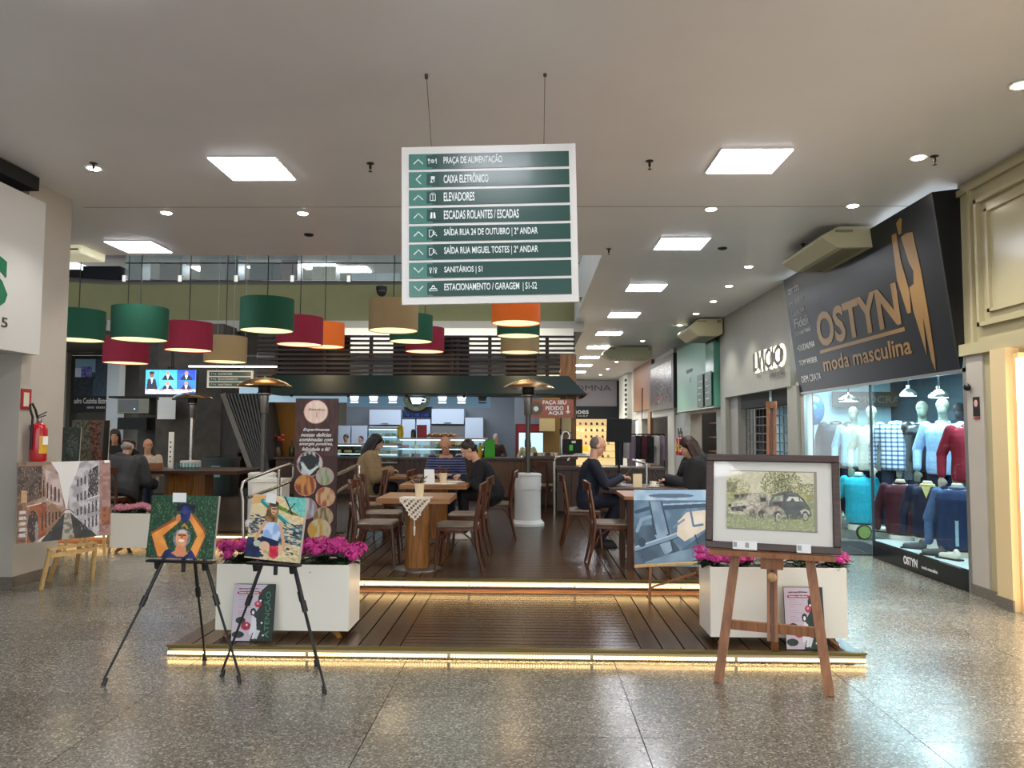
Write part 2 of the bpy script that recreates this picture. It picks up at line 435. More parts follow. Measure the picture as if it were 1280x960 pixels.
def sprinkler(x, y, lab):
    o = MB().lathe([(.035, 0), (.035, -.006), (.012, -.012), (.012, -.05), (.005, -.055), (.005, -.075), (.018, -.077), (.018, -.08), (.001, -.081)], n=12).obj('sprinkler', mat('sprinkler_bronze', '#3b352d', .4, metal=.6), None, (x, y, HC))
    tag(o, lab, 'sprinkler', 'ceiling sprinklers')
for p, l in (((117, 204), 'left of all, beside a downlight'), ((463, 204), 'left of the directory'), ((812, 201), 'right of the directory'), ((1168, 195), 'by the right downlight'), ((761, 311), 'above the second panel light'), ((1004, 305), 'by the right air conditioner'), ((858, 409), 'by the far air conditioner'), ((726, 372), 'beside the void edge')):
    q = at(*p, z=HC); sprinkler(q.x, q.y, 'small dark ceiling sprinkler ' + l)
for p, l in (((386, 293), 'left'), ((903, 310), 'right')):
    q = at(*p, z=HC); tag(MB().lathe([(.06, 0), (.06, -.01), (.045, -.02), (.001, -.022)], n=18).obj('smoke_detector', BLACKM, None, q), 'flat dark ceiling disc on the %s side' % l, 'detector')

# ------------------------------------------------------------------ the deck
dk = struct('deck', MB().bx(-2.36, 2.14, 5.2, 6.98, -.01, .055).bx(-2.36, 2.2, 6.99, 10.2, -.01, .165).bx(-9, 2.2, 10.2, 23, -.01, .165), mat('deck_underlay', '#120d09', .8))
def boards(x0, x1, y0, y1, z, along, pitch, gap=.011):
    L_ = (x1 - x0) if along == 'x' else (y1 - y0); n = round(((y1 - y0) if along == 'x' else (x1 - x0)) / pitch); p = ((y1 - y0) if along == 'x' else (x1 - x0)) / n
    if along == 'x': me = MB().bx(-L_ / 2 + .002, L_ / 2 - .002, -p / 2 + gap / 2, p / 2 - gap / 2, -.022, 0).mesh('deck_board', DECK, False)
    else: me = MB().bx(-p / 2 + gap / 2, p / 2 - gap / 2, -L_ / 2 + .002, L_ / 2 - .002, -.022, 0).mesh('deck_board', DECKY, False)
    for i in range(n):
        q = p * (i + .5)
        link(me, 'deck_board', dk, ((x0 + x1) / 2, y0 + q, z) if along == 'x' else (x0 + q, (y0 + y1) / 2, z))
JL, JR = -.85, .74
boards(JL, JR, 5.17, 6.93, .08, 'x', .085)
boards(-2.38, JL, 5.17, 6.93, .08, 'y', .14)
boards(JR, 2.17, 5.17, 6.93, .08, 'y', .14)
boards(JL, JR, 6.98, 15.2, .19, 'x', .088)
boards(-2.38, JL, 6.98, 10.1, .19, 'y', .14)
boards(JR, 2.22, 6.98, 15.2, .19, 'y', .14)
boards(-9, JL, 10.14, 15.2, .19, 'x', .14)
EDGE = mat('brass_nosing', '#6f6130', .35, metal=.7)
def led_run(x0, x1, y, z, seg=True):
    MB().bx(x0, x1, y - .012, y + .03, z + .04, z + .054).obj('nosing', EDGE, dk)
    n = int((x1 - x0) / .018); mb = MB(); hs = .009
    for i in range(n):
        if seg and i % 52 == 51: continue
        x = x0 + (i + .5) * (x1 - x0) / n; s_ = .0062
        mb.bx(x - s_, x + s_, y + .006, y + .014, z - hs, z + hs)
    o = mb.obj('led_strip', LEDM, dk, smooth=False); o['kind'] = 'stuff'
    MB().bx(x0, x1, y + .014, y + .03, z - .02, z + .03).obj('led_channel', BLACKM, dk)
led_run(-2.39, 2.19, 5.13, .03)
led_run(-2.4, 2.24, 6.93, .138)
led_run(-9, -2.4, 10.08, .105)
struct('riser', MB().bx(-2.38, 2.22, 6.97, 6.985, .05, .17).bx(-9, -2.4, 10.12, 10.2, .0, .16), DARKWX, dk)
# light thrown by the strips
light("AREA", "led_glow_front", (-.08, 5.105, .035), 9, (1, .78, .42), 4.6, (math.radians(78), 0, 0), .02)
light('AREA', 'led_glow_step', (-.08, 6.915, .15), 34, (1, .8, .46), 4.6, (math.radians(48), 0, 0), .02)
light('AREA', 'led_glow_left', (-6, 10.05, .1), 22, (1, .68, .25), 6.4, (math.radians(70), 0, 0), .03)

# ------------------------------------------------------------------ right wall and shops
WX = 4.2
# near cream portal with warm doorway
struct('wall_right', MB().bx(WX, WX + .25, 6.72, 7.5, 0, 2.25).bx(WX + .02, WX + .3, -2.5, 7.56, 2.25, HC), CREAM)
po = struct('trim_2', MB().bx(WX - .05, WX + .02, -2.5, 7.5, 2.25, 2.36).bx(WX - .02, WX + .02, 3, 7.55, 3.82, 3.88).bx(WX - .02, WX + .02, 7.3, 7.34, 2.36, 3.82)
    .bx(WX - .03, WX + .02, 7.18, 7.22, 2.5, 3.7).bx(WX - .03, WX + .02, 4.2, 7.22, 3.66, 3.7).bx(WX - .03, WX + .02, 4.2, 7.22, 2.5, 2.54).bx(WX - .01, WX + .02, 7.05, 7.09, 2.62, 3.58).bx(WX - .01, WX + .02, 4.2, 7.09, 3.55, 3.58).bx(WX - .01, WX + .02, 4.2, 7.09, 2.62, 2.65), CREAM)
struct('trim_3', MB().bx(WX - .02, WX + .05, 7.17, 7.44, 0, 2.25), WHITE)
struct('trim_4', MB().bx(WX - .1, WX + .02, 6.7, 6.92, 0, 2.25).bx(WX - .05, WX, 6.92, 6.98, 0, 2.25), mat('cream_warm', '#dcc595', .35))
struct('baseboard_right', MB().bx(WX - .035, WX - .02, 6.92, 7.44, .0, .1).bx(WX - .115, WX - .1, 6.68, 6.93, 0, .1), GRAN)
struct('trim_5', MB().bx(WX - .04, WX + 1.2, 6.62, 6.7, 0, 2.2).bx(WX + 1.15, WX + 1.2, 3, 6.7, 0, 2.25), mat('warm_boards', '#e2bd8a', .4))
tag(MB().bx(WX - .065, WX - .02, 6.59, 6.615, .05, 2.12).bx(WX - .065, WX - .02, 5.2, 6.615, 2.12, 2.15).obj('light_strip', emat('warm_led_tube', '#ffe7c0', 4), None), 'glowing warm strip around the doorway at the far right edge', 'light')
light('AREA', 'portal_glow', (WX + .35, 5.6, 2.2), 30, (1, .75, .5), 1.0, (0, 0, 0), .6)
light('AREA', 'portal_fill', (WX + .9, 4.9, 1.2), 70, (1, .76, .55), 1.6, (0, math.radians(100), 0), 2.2)  # fill added out of view past the doorway to warm the ceiling

# OSTYN display window
OY0, OY1 = 7.5, 11.9
struct('wall_shop_back', MB().bx(6.3, 6.4, 7.45, 13.7, 0, 2.5).bx(WX + .05, 6.4, 7.36, 7.46, 0, 2.5), mat('shop_blue_grey', '#39444b', .6))
struct('wall_shop_far', MB().bx(WX + .03, 6.4, 13.55, 13.65, 0, 2.5), mat('shop_pale_blue', '#bfe0ea', .6))
struct('ceiling_shop', MB().bx(WX + .03, 6.4, 7.45, 13.7, 2.42, 2.5), mat('shop_ceiling', '#b9c3c6', .6))
struct('floor_shop', MB().bx(WX + .04, 6.3, 7.46, 9.7, 0, .2).bx(WX + .9, 6.3, 9.7, 13.6, 0, .12), mat('shop_floor', '#d5dedd', .4))
st = thing('shop_window', 'tall glass display window of the menswear shop with black base band', 'shop window', (WX, 0, 0))
MB().bx(-.02, .03, 7.5, 9.56, 0, .2).obj('base_band', mat('black_gloss', '#0c0e11', .2), st)
MB().bx(.0, .012, 7.5, 9.56, .2, 2.14).obj('glass_pane', GLASS, st); MB().bx(.0, .012, 9.58, 11.85, .02, 2.14).obj('glass_pane', GLASS, st)
MB().bx(-.012, .02, 9.562, 9.576, 0, 2.14).obj('mullion', mat('mullion_dark', '#3c4a50', .4), st); MB().bx(-.02, .04, 7.44, 7.5, 0, 2.14).obj('jamb', ALU, st)
MB().bx(-.015, .03, 11.83, 11.87, 0, 2.14).obj('jamb', ALU, st); MB().bx(-.02, .04, 7.44, 11.87, 2.1, 2.14).obj('head_rail', ALU, st)
text('OSTYN', .12, PAPER, st, (-.024, 8.62, .1), (PI / 2, 0, -PI / 2), xs=.8, bold=.004)
text('moda masculina', .05, PAPER, st, (-.024, 8.22, .09), (PI / 2, 0, -PI / 2))
struct('trim_6', MB().bx(WX - .02, WX + .12, 11.85, 12.15, 0, 2.3), WHITE)
tag(MB().bx(3.75, 4.6, 9.7, 10.9, .0, .012).obj('door_mat', mat('mat_black', '#1b1c1e', .9), None), 'black entrance mat on the floor at the menswear shop', 'mat')
for y in (8.2, 9.6, 11.0, 12.6):
    light('AREA', 'shop_lamp', (5.0, y, 2.36), 36, (.62, .9, 1), .5, (0, 0, 0), .5)
light('AREA', 'shop_spill', (4.6, 10.6, 2.3), 40, (.5, .86, 1), .6, (0, math.radians(-35), 0), 2.5)

tl = math.atan2(.22, 1.73)
sg = thing('shop_sign', 'large dark slanted shop sign with gold lettering above the display window', 'sign', (4.17, 11.95, 2.13), rot=(tl, 0, -PI / 2))
NAVY = mat('sign_navy', '#0e131a', .3, spec=.25)
MB().bx(0, 4.4, 0, .03, 0, 1.76).obj('face_panel', NAVY, sg)
MB().add([(4.4, 0, 0), (4.4, 0, 1.76), (4.4, .5, 1.76), (4.4, .02, 0), (4.43, 0, 0), (4.43, 0, 1.76), (4.43, .5, 1.76), (4.43, .02, 0)], [(0, 1, 2, 3), (4, 5, 6, 7), (0, 1, 5, 4), (1, 2, 6, 5), (2, 3, 7, 6), (3, 0, 4, 7)]).obj('side_panel', mat('sign_side', '#0b0d10', .4), sg)
MB().bx(0, 4.43, -.01, .08, -.03, .0).obj('lower_rail', ALU, sg)
def fit(body, x0, x1, z0, z1, m, parent, y=-.004, name='lettering', rot=(PI / 2, 0, 0), **k):
    me = text_mesh(body, 1.0, ext=.002, **k)
    xs = [v.co.x for v in me.vertices]; ys = [v.co.y for v in me.vertices]
    sx = (x1 - x0) / (max(xs) - min(xs)); sy = (z1 - z0) / (max(ys) - min(ys))
    me.transform(Matrix.Translation((-min(xs), -min(ys), 0))); me.transform(Matrix.Diagonal((sx, sy, 1, 1)))
    me.materials.append(m); return link(me, name, parent, (x0, y, z0), rot)
fit('OSTYN', 1.05, 3.45, .58, 1.06, GOLD, sg, bold=.03)
MB().bx(1.05, 3.5, -.006, 0, .5, .545).obj('gold_bar', GOLD, sg)
fit('moda masculina', 1.1, 3.58, .24, .44, GOLD, sg, bold=.015)
SG = mat('sign_letter_grey', '#c9c9c9', .5)
for (b, x0, x1, z, h_) in (('zar.tta', .14, .62, 1.5, .1), ('H IIIIIII', .14, .72, 1.33, .07), ('DUDALINA', .16, .7, 1.16, .09), ('Fideli', .22, .78, .97, .14), ('Corrado Fidelli', .2, .82, .86, .06), ('+DUDALINA', .18, .9, .62, .09), ('TOM WEBER', .18, .9, .4, .08), ('DEM CRATA', .18, .95, .14, .1)):
    fit(b, x0, x1, z, z + h_, SG, sg)
fig = [[(.0, .98), (.03, 1.43), (.12, 1.43), (.13, 1.15), (.2, .82), (.17, .62), (.10, .62)],
       [(.17, 1.4), (.22, 1.4), (.27, 1.53), (.24, 1.55), (.2, 1.54), (.15, 1.52)],
       [(.2, 1.37), (.27, 1.1), (.33, 1.0), (.30, .88), (.21, .86), (.22, .62), (.33, .18), (.37, .55), (.40, .12), (.44, .02), (.46, .12), (.47, .6), (.46, 1.0), (.42, 1.36), (.3, 1.38)]]
for pl in fig: MB().prism([(3.5 + a * 1.12, b * 1.09) for a, b in pl], lambda a, b: (a, -.006, b), lambda a, b: (a, -.001, b)).obj('suit_emblem', GOLD, sg)

# LVICIO shop
struct('wall_right_second', MB().bx(4.1, 4.5, 12.15, 16.6, 2.24, HC), mat('fascia_grey', '#96958a', .55, noise=.03))
struct('trim_15', MB().bx(4.1, 4.5, 16.2, 16.6, 0, 2.24), MATS['fascia_grey'])
struct('trim_16', MB().bx(4.12, 4.21, 11.95, 12.38, 0, 2.24), MATS['fascia_grey'])
struct('wall_right_deep', MB().bx(5.5, 5.6, 16.2, 36, 0, 3).bx(4.5, 5.6, 22.1, 22.2, 0, 3), mat('deep_shop', '#4f4841', .7, noise=.2, scale=2))
lv = thing('backlit_sign', 'dark raised letters with a glowing halo on a grey fascia', 'sign', (4.1, 13.95, 2.6), -PI / 2)
hal = fit('LVICIO', -.02, 1.62, -.02, .36, emat('halo_light', '#fff2cf', 3), lv, y=-.008, bold=.02, name='halo')
fit('LVICIO', 0, 1.6, 0, .34, mat('letter_bronze', '#2a2723', .4), lv, y=-.06, bold=.02)
fit('IIIIIIII', .85, 1.55, -.16, -.09, mat('letter_bronze', '#2a2723', .4), lv, y=-.03, bold=.02)
light('AREA', 'halo_glow', (4.02, 13.1, 2.72), 1.6, (1, .93, .75), 1.7, (0, math.radians(90), 0), .5).data.size_y = 1.7
sh = thing('roller_grille', 'black roller grille closed over a dark shop front', 'shutter', (4.22, 12.4, 0))
MB().bx(.3, .32, 0, 3.1, 0, 2.24).obj('backing', mat('dark_shop', '#08080a', .9), sh)
for i in range(3): MB().bx(.25, .3, .35 + i * 1.0, .75 + i * 1.0, .25, 1.8).obj('display_board', mat('dim_pink', '#2e2527', .8), sh)
bar_me = MB().bx(-.008, .008, 0, 3.1, -.008, .008).mesh('grille_bar', BLACK); v_me = MB().bx(-.006, .006, -.006, .006, 0, 2.24).mesh('grille_rod', BLACK)
for i in range(14): link(bar_me, 'grille_bar', sh, (.1, 0, .1 + i * .155))
for i in range(14): link(v_me, 'grille_rod', sh, (.1, .1 + i * .225, 0))
MB().bx(.02, .2, 0, 3.1, 1.98, 2.24).obj('box_housing', BLACKM, sh)
struct('trim_7', MB().bx(4.2, 4.7, 15.6, 16.15, 0, 2.24), mat('pilaster_grey', '#8f8c84', .6))
# green glass shop
struct('wall_right_third', MB().bx(4.25, 4.5, 16.6, 22.2, 2.0, HC).bx(4.2, 4.5, 16.6, 17.4, 0, 2.0).bx(4.2, 4.5, 20.2, 22.2, 0, 2.0), mat('store_grey', '#a6a9a2', .6))
gs = thing('green_fascia', 'pale green glass fascia panel over a shop entrance', 'sign', (4.0, 0, 0))
GG = mat('green_glass', '#7fb39c', .4)
MB().bx(0, .25, 16.75, 17.5, 2.07, 3.5).obj('side_pane', mat('green_glass_deep', '#5d9a84', .2), gs); MB().bx(0, .25, 17.52, 20.9, 2.07, 3.72).obj('face_pane', GG, gs)
MB().bx(-.01, .26, 16.74, 20.92, 2.05, 2.075).obj('lower_rail', ALU, gs)
fit('IIIIIII', 0, .7, 0, .09, mat('letter_bronze', '#2a2723', .4), gs, y=0).matrix_local = Matrix.Translation((-.01, 19.6, 3.0)) @ Euler((PI / 2, 0, -PI / 2)).to_matrix().to_4x4()
fit('i', 0, .06, 0, .14, mat('letter_bronze', '#2a2723', .4), gs, y=0).matrix_local = Matrix.Translation((-.01, 19.2, 2.75)) @ Euler((PI / 2, 0, -PI / 2)).to_matrix().to_4x4()
for i, y in enumerate((17.9, 17.1)):
    b = thing('hanging_board', 'small %s green menu board under the pale green fascia' % ('left' if i == 0 else 'right'), 'sign', (3.96, y, 2.1), -PI / 2)
    MB().bx(-.3, .3, -.01, .01, 0, .75).obj('board', mat('board_green', '#2d5d4a', .4), b)
    for k in range(4): MB().bx(-.2, .1 + .04 * k, -.014, -.01, .15 + k * .14, .18 + k * .14).obj('print_line', PAPER, b)
ws = thing('lit_shelves', 'warmly lit wooden shelves inside the shop under the green fascia', 'shelf', (4.3, 17.5, 0))
MB().bx(.6, .65, 0, 2.6, 0, 2.0).obj('back_panel', mat('peach_board_glow', '#d6a678', .5, emit='#d69a60', estr=.5), ws)  # emission puts the warm shelf lighting into the board colour
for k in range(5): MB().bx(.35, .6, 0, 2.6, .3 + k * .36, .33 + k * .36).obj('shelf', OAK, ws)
light('AREA', 'green_shop_lamp', (4.6, 18.6, 1.95), 5, (1, .8, .55), .4, (0, 0, 0), 2)
# framed poster wall
struct('wall_right_fourth', MB().bx(4.15, 4.5, 22.2, 36, 2.0, HC).bx(4.15, 4.5, 22.2, 23.2, 0, 2).bx(4.15, 4.5, 28.5, 29.5, 0, 2), mat('far_wall', '#cbc6ba', .6))
struct('trim_8', MB().bx(4.05, 4.2, 25.6, 30, 2.3, HC).bx(4.1, 4.2, 26.2, 26.8, 0, 2.3), mat('brown_panel', '#8a5d3a', .5))
fp = thing('framed_poster', 'big dark framed glossy poster with red strokes high on the right wall', 'poster', (4.03, 21.6, 2.2), -PI / 2)
A = Art(140, 60, '#6b6666'); A.poly([(.1, .1), (.9, 0), (1, 1), (.05, 1)], '#7d7674', c2='#55504f'); A.ell(.45, .45, .12, .28, '#332f2f', c2='#8b7f7a'); A.line([(.08, .1), (.2, .9)], .02, '#b3404a'); A.line([(.1, .9), (.6, .82)], .03, '#a8343f'); A.line([(.75, .1), (.62, .9)], .02, '#a33540')
fp_l = 4.3
MB().bx(-fp_l, 0, 0, .1, 0, 1.55).obj('frame', mat('frame_dark', '#2f2c2c', .4), fp, (fp_l - fp_l, 0, 0))
A.obj('poster_print', 3.7, 1.2, fp, (-fp_l / 2, -.004, .78), m=paint_mat('gloss_print', .25))
fp.location = (4.03, 21.6, 2.2)
for ch in fp.children: ch.location.x += 0
fl = tag(MB().prism([(0, 0), (.35, 0), (.22, -1.2)], lambda a, b: (0, a, b), lambda a, b: (.02, a, b)).obj('pennant', mat('burgundy_cloth', '#6a1f28', .7), None, (4.03, 27.5, 3.1)), 'burgundy triangular pennant hanging on the far right wall', 'pennant')
# far end wall and shoe shop
struct('wall_back', MB().bx(-3, 5, 36.3, 36.5, 0, HC), WHITE)
struct('trim_9', MB().bx(3.98, 4.15, 31.4, 34.2, 0, HC - .02), mat('far_white', '#d9d8cc', .6))
for k in range(9): MB().bx(3.94, 3.98, 31.5, 31.9, 3.6 - k * .2, 3.7 - k * .2).obj('dark_fin', BLACKM, bpy.data.objects['trim_9'])
ss = thing('shoe_shop', 'far shoe shop front with white sign wall, black band and lit shelves', 'shop', (2.5, 35.6, 0))
q0 = at(700, 478, Y=35.6).x - 2.5; q1 = at(771, 478, Y=35.6).x - 2.5
MB().bx(-4.5, q1, .0, .1, 2.7, 3.9).obj('sign_panel', mat('sign_mauve', '#a9a3ab', .5), ss)
MB().bx(-4.5, q1 + .1, -.1, .1, 2.12, 2.7).obj('black_band', mat('band_black', '#121a20', .5), ss)
MB().bx(q1, q1 + .12, -.1, .1, 2.7, 3.9).obj('sign_edge', BLACKM, ss)
fit('DOMNA', at(708, 478, Y=35.5).x - 2.5, at(764, 478, Y=35.5).x - 2.5, 3.42, 3.68, mat('letter_grey', '#55555c', .5), ss, y=-.01)
fit('Shoes', at(712, 515, Y=35.4).x - 2.5, at(736, 515, Y=35.4).x - 2.5, 2.34, 2.6, PAPER, ss, y=-.11, bold=.02)
fit('S H O P', at(722, 515, Y=35.4).x - 2.5, at(735, 515, Y=35.4).x - 2.5, 2.22, 2.28, PAPER, ss, y=-.11, bold=.02)
MB().tube([(-.7, 0, 3.0), (-.2, 0, 3.05), (.15, 0, 3.25), (.25, 0, 3.35)], [.06, .1, .08, .03], 8, sq=.3).obj('shoe_emblem', mat('emblem_red', '#c0505a', .5), ss, (0, -.02, 0))
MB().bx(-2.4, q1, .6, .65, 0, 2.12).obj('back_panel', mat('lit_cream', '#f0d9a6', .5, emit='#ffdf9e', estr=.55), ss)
SHC = [mat('shoe_%d' % i, c, .4) for i, c in enumerate(('#241a18', '#5a2f24', '#b52c33', '#0f0f12', '#c9b38c'))]
for r in range(6):
    z = .35 + r * .3; MB().bx(-2.4, q1, .3, .6, z - .03, z).obj('shelf', mat('pale_shelf', '#dcc79c', .5), ss)
for r in range(6):
    for i in range(14):
        if r == 1: continue
        x = -2.2 + i * (q1 + 2.1) / 14
        o = MB().box((0, 0, .025), (.1, .22, .05)).box((0, .06, .07), (.09, .1, .08)).obj('shoe', SHC[(r * 5 + i * 3) % 5], None, (2.5 + x, 36.0, .351 + r * .3))
        tag(o, 'small shoe on the %s shelf of the far shoe shop, number %s from left' % (['lowest', 'second', 'third', 'fourth', 'fifth', 'top'][r], ['one', 'two', 'three', 'four', 'five', 'six', 'seven', 'eight', 'nine', 'ten', 'eleven', 'twelve', 'thirteen', 'fourteen'][i]), 'shoe', 'shoes on the far lit shelves')
for i in range(6):
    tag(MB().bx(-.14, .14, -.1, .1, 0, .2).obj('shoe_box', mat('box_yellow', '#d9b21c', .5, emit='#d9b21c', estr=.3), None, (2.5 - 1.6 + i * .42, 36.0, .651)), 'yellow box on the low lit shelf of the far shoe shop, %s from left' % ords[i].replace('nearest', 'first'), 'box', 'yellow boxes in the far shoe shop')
light('AREA', 'shoe_lamp', (1.9, 35.3, 2.1), 70, (1, .85, .6), 3, (math.radians(-20), 0, 0), .5)

# ------------------------------------------------------------------ left wall: white fascia sign and column with extinguisher
LX = -4.88
struct('wall_left', MB().bx(-5.6, LX, 7.25, 7.95, 0, HC), WHITE)
struct('baseboard_left', MB().bx(-5.62, LX + .015, 7.235, 7.965, 0, .11), GRAN)
struct('wall_left_near', MB().bx(-7.6, -5.9, -2.5, 7.25, 0, 2.2).bx(-7.6, -5.0, -2.5, 7.25, 2.22, HC), mat('shop_bluish', '#a5afbd', .5))
fs = thing('wall_sign', 'white boxed fascia sign with partial green letter on the left edge', 'sign', (-4.76, 7.33, 2.22), PI / 2)
MB().bx(-6, 0, 0, .22, 0, 1.5).obj('face_panel', mat('sign_white', '#c6c5c0', .4), fs)
GRN = mat('letter_green', '#0f6b46', .4)
fit('S', -.92, -.5, .36, .84, GRN, fs, bold=.05)
fit('5', -.56, -.48, .2, .29, mat('letter_dark', '#33332f', .5), fs, bold=.01)
struct('gap_shade', MB().bx(-5.3, -4.75, 3, 7.2, 3.8, HC - .01), BLACKM)  # black strip puts the shade of the gap above the sign into colour

# ------------------------------------------------------------------ atrium: balcony, columns, far left shops
BY = 17.0
bal = struct('wall_balcony', MB().bx(-9.2, 1.2, BY, BY + .2, 3.94, 4.78).prism(
    [(-9.2 + 1.9 * math.sin(-a), BY - 1.9 + 1.9 * math.cos(a)) for a in [i * PI / 2 / 8 for i in range(9)]] + [(-9.2 + 2.1 * math.sin(-a), BY - 1.9 + 2.1 * math.cos(a)) for a in [i * PI / 2 / 8 for i in range(9)]][::-1],
    lambda a, b: (a, b, 3.94), lambda a, b: (a, b, 4.78)).bx(-11.3, -11.1, 11, BY - 1.9, 3.94, 4.78), OLIVE)
arc = [(-11.2, 11.5)] + [(-9.2 + 2.0 * math.sin(-a), BY - 1.9 + 2.0 * math.cos(a)) for a in [PI / 2 - i * PI / 2 / 8 for i in range(9)]] + [(1.1, BY + .1)]
MB().tube([(x, y, 4.83) for x, y in arc], .07, 8).obj('steel_cap', STEELD, bal)
struct('floor_upper', MB().bx(-15.9, 1.2, BY + .2, 27, 3.78, 4.2), mat('soffit', '#9b968c', .6))
struct('trim_11', MB().bx(-9.5, 1.2, BY - .05, BY, 3.72, 3.96), mat('fascia_grey2', '#a8a49b', .6), bal)
for i in range(8):
    x0 = -9.2 + i * 1.28
    MB().bx(x0, x0 + 1.26, BY + .08, BY + .1, 4.9, 5.75).obj('glass_panel', GLASSD, bal)
    MB().bx(x0 - .04, x0 + .04, BY + .04, BY + .14, 4.85, 5.0).obj('glass_clamp', STEEL, bal)
MB().bx(-9.2, 1.1, BY + .07, BY + .11, 5.28, 5.3).obj('wire_rail', BLACKM, bal)
struct('wall_upper_back', MB().bx(-14, 3, 26, 26.2, 4.2, 7.4), mat('upper_wall', '#6d6961', .7, noise=.2, scale=.8))
struct('ceiling_upper', MB().bx(-14, 3, 17.3, 26, 6.7, 6.8), mat('upper_ceiling', '#9a958c', .7))
for i, (px, py, wd) in enumerate(((268, 337, 1.2), (340, 337, 1.3), (400, 333, 1.1), (436, 337, 1.3))):
    q = at(px, py, z=6.68)
    t = tag(MB().bx(-wd / 2, wd / 2, -.4, .4, 0, .02).obj('upper_panel_light', PANELM, None, (q.x, q.y, 6.67)), 'panel light on the upper floor ceiling, seen through the balcony glass, %s from left' % ords[i].replace('nearest', 'first'), 'ceiling light', 'upper floor panel lights')
UPS = [(70, 100, 5.0, 6.3, '#2b2626'), (104, 150, 4.6, 6.4, '#20242e'), (160, 178, 4.4, 6.6, '#8b8781'), (200, 228, 4.6, 6.5, '#6f6355'), (250, 282, 4.6, 6.6, '#7b7468'), (284, 298, 4.4, 6.6, '#4a4644'), (312, 350, 4.8, 6.5, '#3d3a38'), (352, 372, 4.4, 6.6, '#5e3a36'), (390, 420, 4.4, 6.4, '#a39a8c'), (440, 500, 4.6, 6.2, '#8e99a2'), (560, 640, 4.4, 6.5, '#57524d')]
for i, (a, b, z0, z1, c) in enumerate(UPS):
    x0 = at(a, 330, Y=22.5).x; x1 = at(b, 330, Y=22.5).x
    o = MB().bx(x0, x1, 22.5, 23, 4.2, z1).obj('upper_shop_front', mat('upper_shop_%d' % i, c, .4, noise=.2, scale=1.5), None)
    tag(o, 'shop front panel behind the upper balcony glass, %s from the left' % ords[i].replace('nearest', 'first') if i < 10 else 'blueish shop front panel right of the hanging directory, behind balcony glass' , 'shop front', 'upper floor shop fronts')
light('AREA', 'upper_lamp', (-4, 20, 6.6), 90, (1, .96, .9), 6, (0, 0, 0), 2)

C1 = struct('wall_column_first', MB().bx(-9.0, -8.4, 17.5, 18.1, 0, 3.78), DGREY)
C2 = struct('wall_column_second', MB().bx(-7.95, -6.55, 16.2, 17.2, 0, 3.78), mat('brown_concrete', '#4b453e', .8, noise=.2, scale=6, bump=.3))
struct('wall_left_far', MB().bx(-16, -5.2, 23, 23.2, 0, 3.75), GREYW)
struct('wall_left_mural', MB().bx(-8.6, -7.8, 18.6, 18.7, 0, 3.75), GREYW)
struct('wall_left_outer', MB().bx(-16.2, -16, 7, 23, 0, 7.4), GREYW)
struct('trim_12', MB().bx(-14.6, -12.9, 22.3, 22.9, 3.75, 3.95), mat('beam_grey', '#8e8b80', .7))
struct('wall_left_pale', MB().bx(-14.5, -13.45, 22.0, 22.2, 0, 3.75), WHITE)
x0 = at(133, 500, Y=20).x
struct('trim_13', MB().bx(x0, x0 + .32, 20, 20.3, 0, 3.78), mat('pale_blue_white', '#cdd6da', .5))
struct('trim_14', MB().bx(-9.35, -9.28, 19.4, 19.5, 0, 3.78).bx(-8.3, -8.15, 18.2, 18.4, 2.2, 3.78), WHITE)
ps = thing('bistro_front', 'dark bistro shop front with blue picture and white lettering at the far left', 'shop front', (at(92, 500, Y=21.5).x, 21.5, 0))
pw = at(141, 500, Y=21.5).x - at(92, 500, Y=21.5).x
MB().bx(0, pw, 0, .1, 2.02, 3.6).obj('sign_box', mat('sign_black', '#1e1c1c', .4), ps)
A = Art(60, 45, '#3f5568'); A.rect(0, 0, .62, .35, '#8fb4c8'); A.rect(0, .25, .2, .5, '#dfe8ff'); A.rect(.18, .2, .5, .48, '#5552a8', c2='#8a86d0'); A.rect(0, .5, .55, 1, '#2c3640', c2='#1d242b'); A.line([(.62, .4), (.38, .9)], .05, '#1c2126'); A.rect(.6, 0, 1, 1, '#42586a', c2='#364858')
A.obj('picture', pw * .86, 1.05, ps, (pw * .44, -.005, 2.98))
fit('adro Cozinha Bistro', .02, pw * .88, 2.24, 2.4, PAPER, ps, bold=.01); fit('IIIIII IIIIIII', pw * .35, pw * .8, 2.1, 2.16, PAPER, ps)
MB().bx(pw * .04, pw * .84, .1, .14, 0, 2.02).obj('door_glass', mat('dark_door', '#4a4a42', .3), ps)
# mural and papers
q0 = at(190, 539, Y=18.4); q1 = at(238, 600, Y=18.4)
A = Art(70, 60, '#8b857a'); A.rect(0, 0, 1, .18, '#4a4743', c2='#69635b'); A.rect(0, .18, 1, .55, '#a39c8e', c2='#8b8578'); A.ell(.28, .5, .3, .13, '#2f3134'); A.ell(.62, .62, .34, .09, '#3a3c3e'); A.ell(.62, .58, .26, .05, '#8e887c'); A.ell(.8, .25, .25, .12, '#3b3936'); A.ell(.12, .2, .1, .14, '#26282a'); A.rect(0, .8, 1, 1, '#77716a', c2='#5d5851')
mu = thing('boat_mural', 'faded photo mural of moored boats on the back wall behind the bar table', 'mural', ((q0.x + q1.x) / 2, 18.4, (q0.z + q1.z) / 2))
A.obj('mural_print', q1.x - q0.x, q0.z - q1.z, mu); MB().bx(q0.x - mu.location.x, q1.x - mu.location.x, .005, .06, q1.z - mu.location.z, q0.z - mu.location.z).obj('panel', GREYW, mu)
q = at(208, 512, Y=15.9)
pn_ = thing('paper_notice', 'blank white paper notice hanging under the television', 'notice', q)
MB().bx(-.19, .19, 0, .012, -.2, .2).obj('sheet', PAPER, pn_)
MB().bx(-.17, .1, .012, .02, .12, .26).obj('back_sheet', PAPER, pn_)
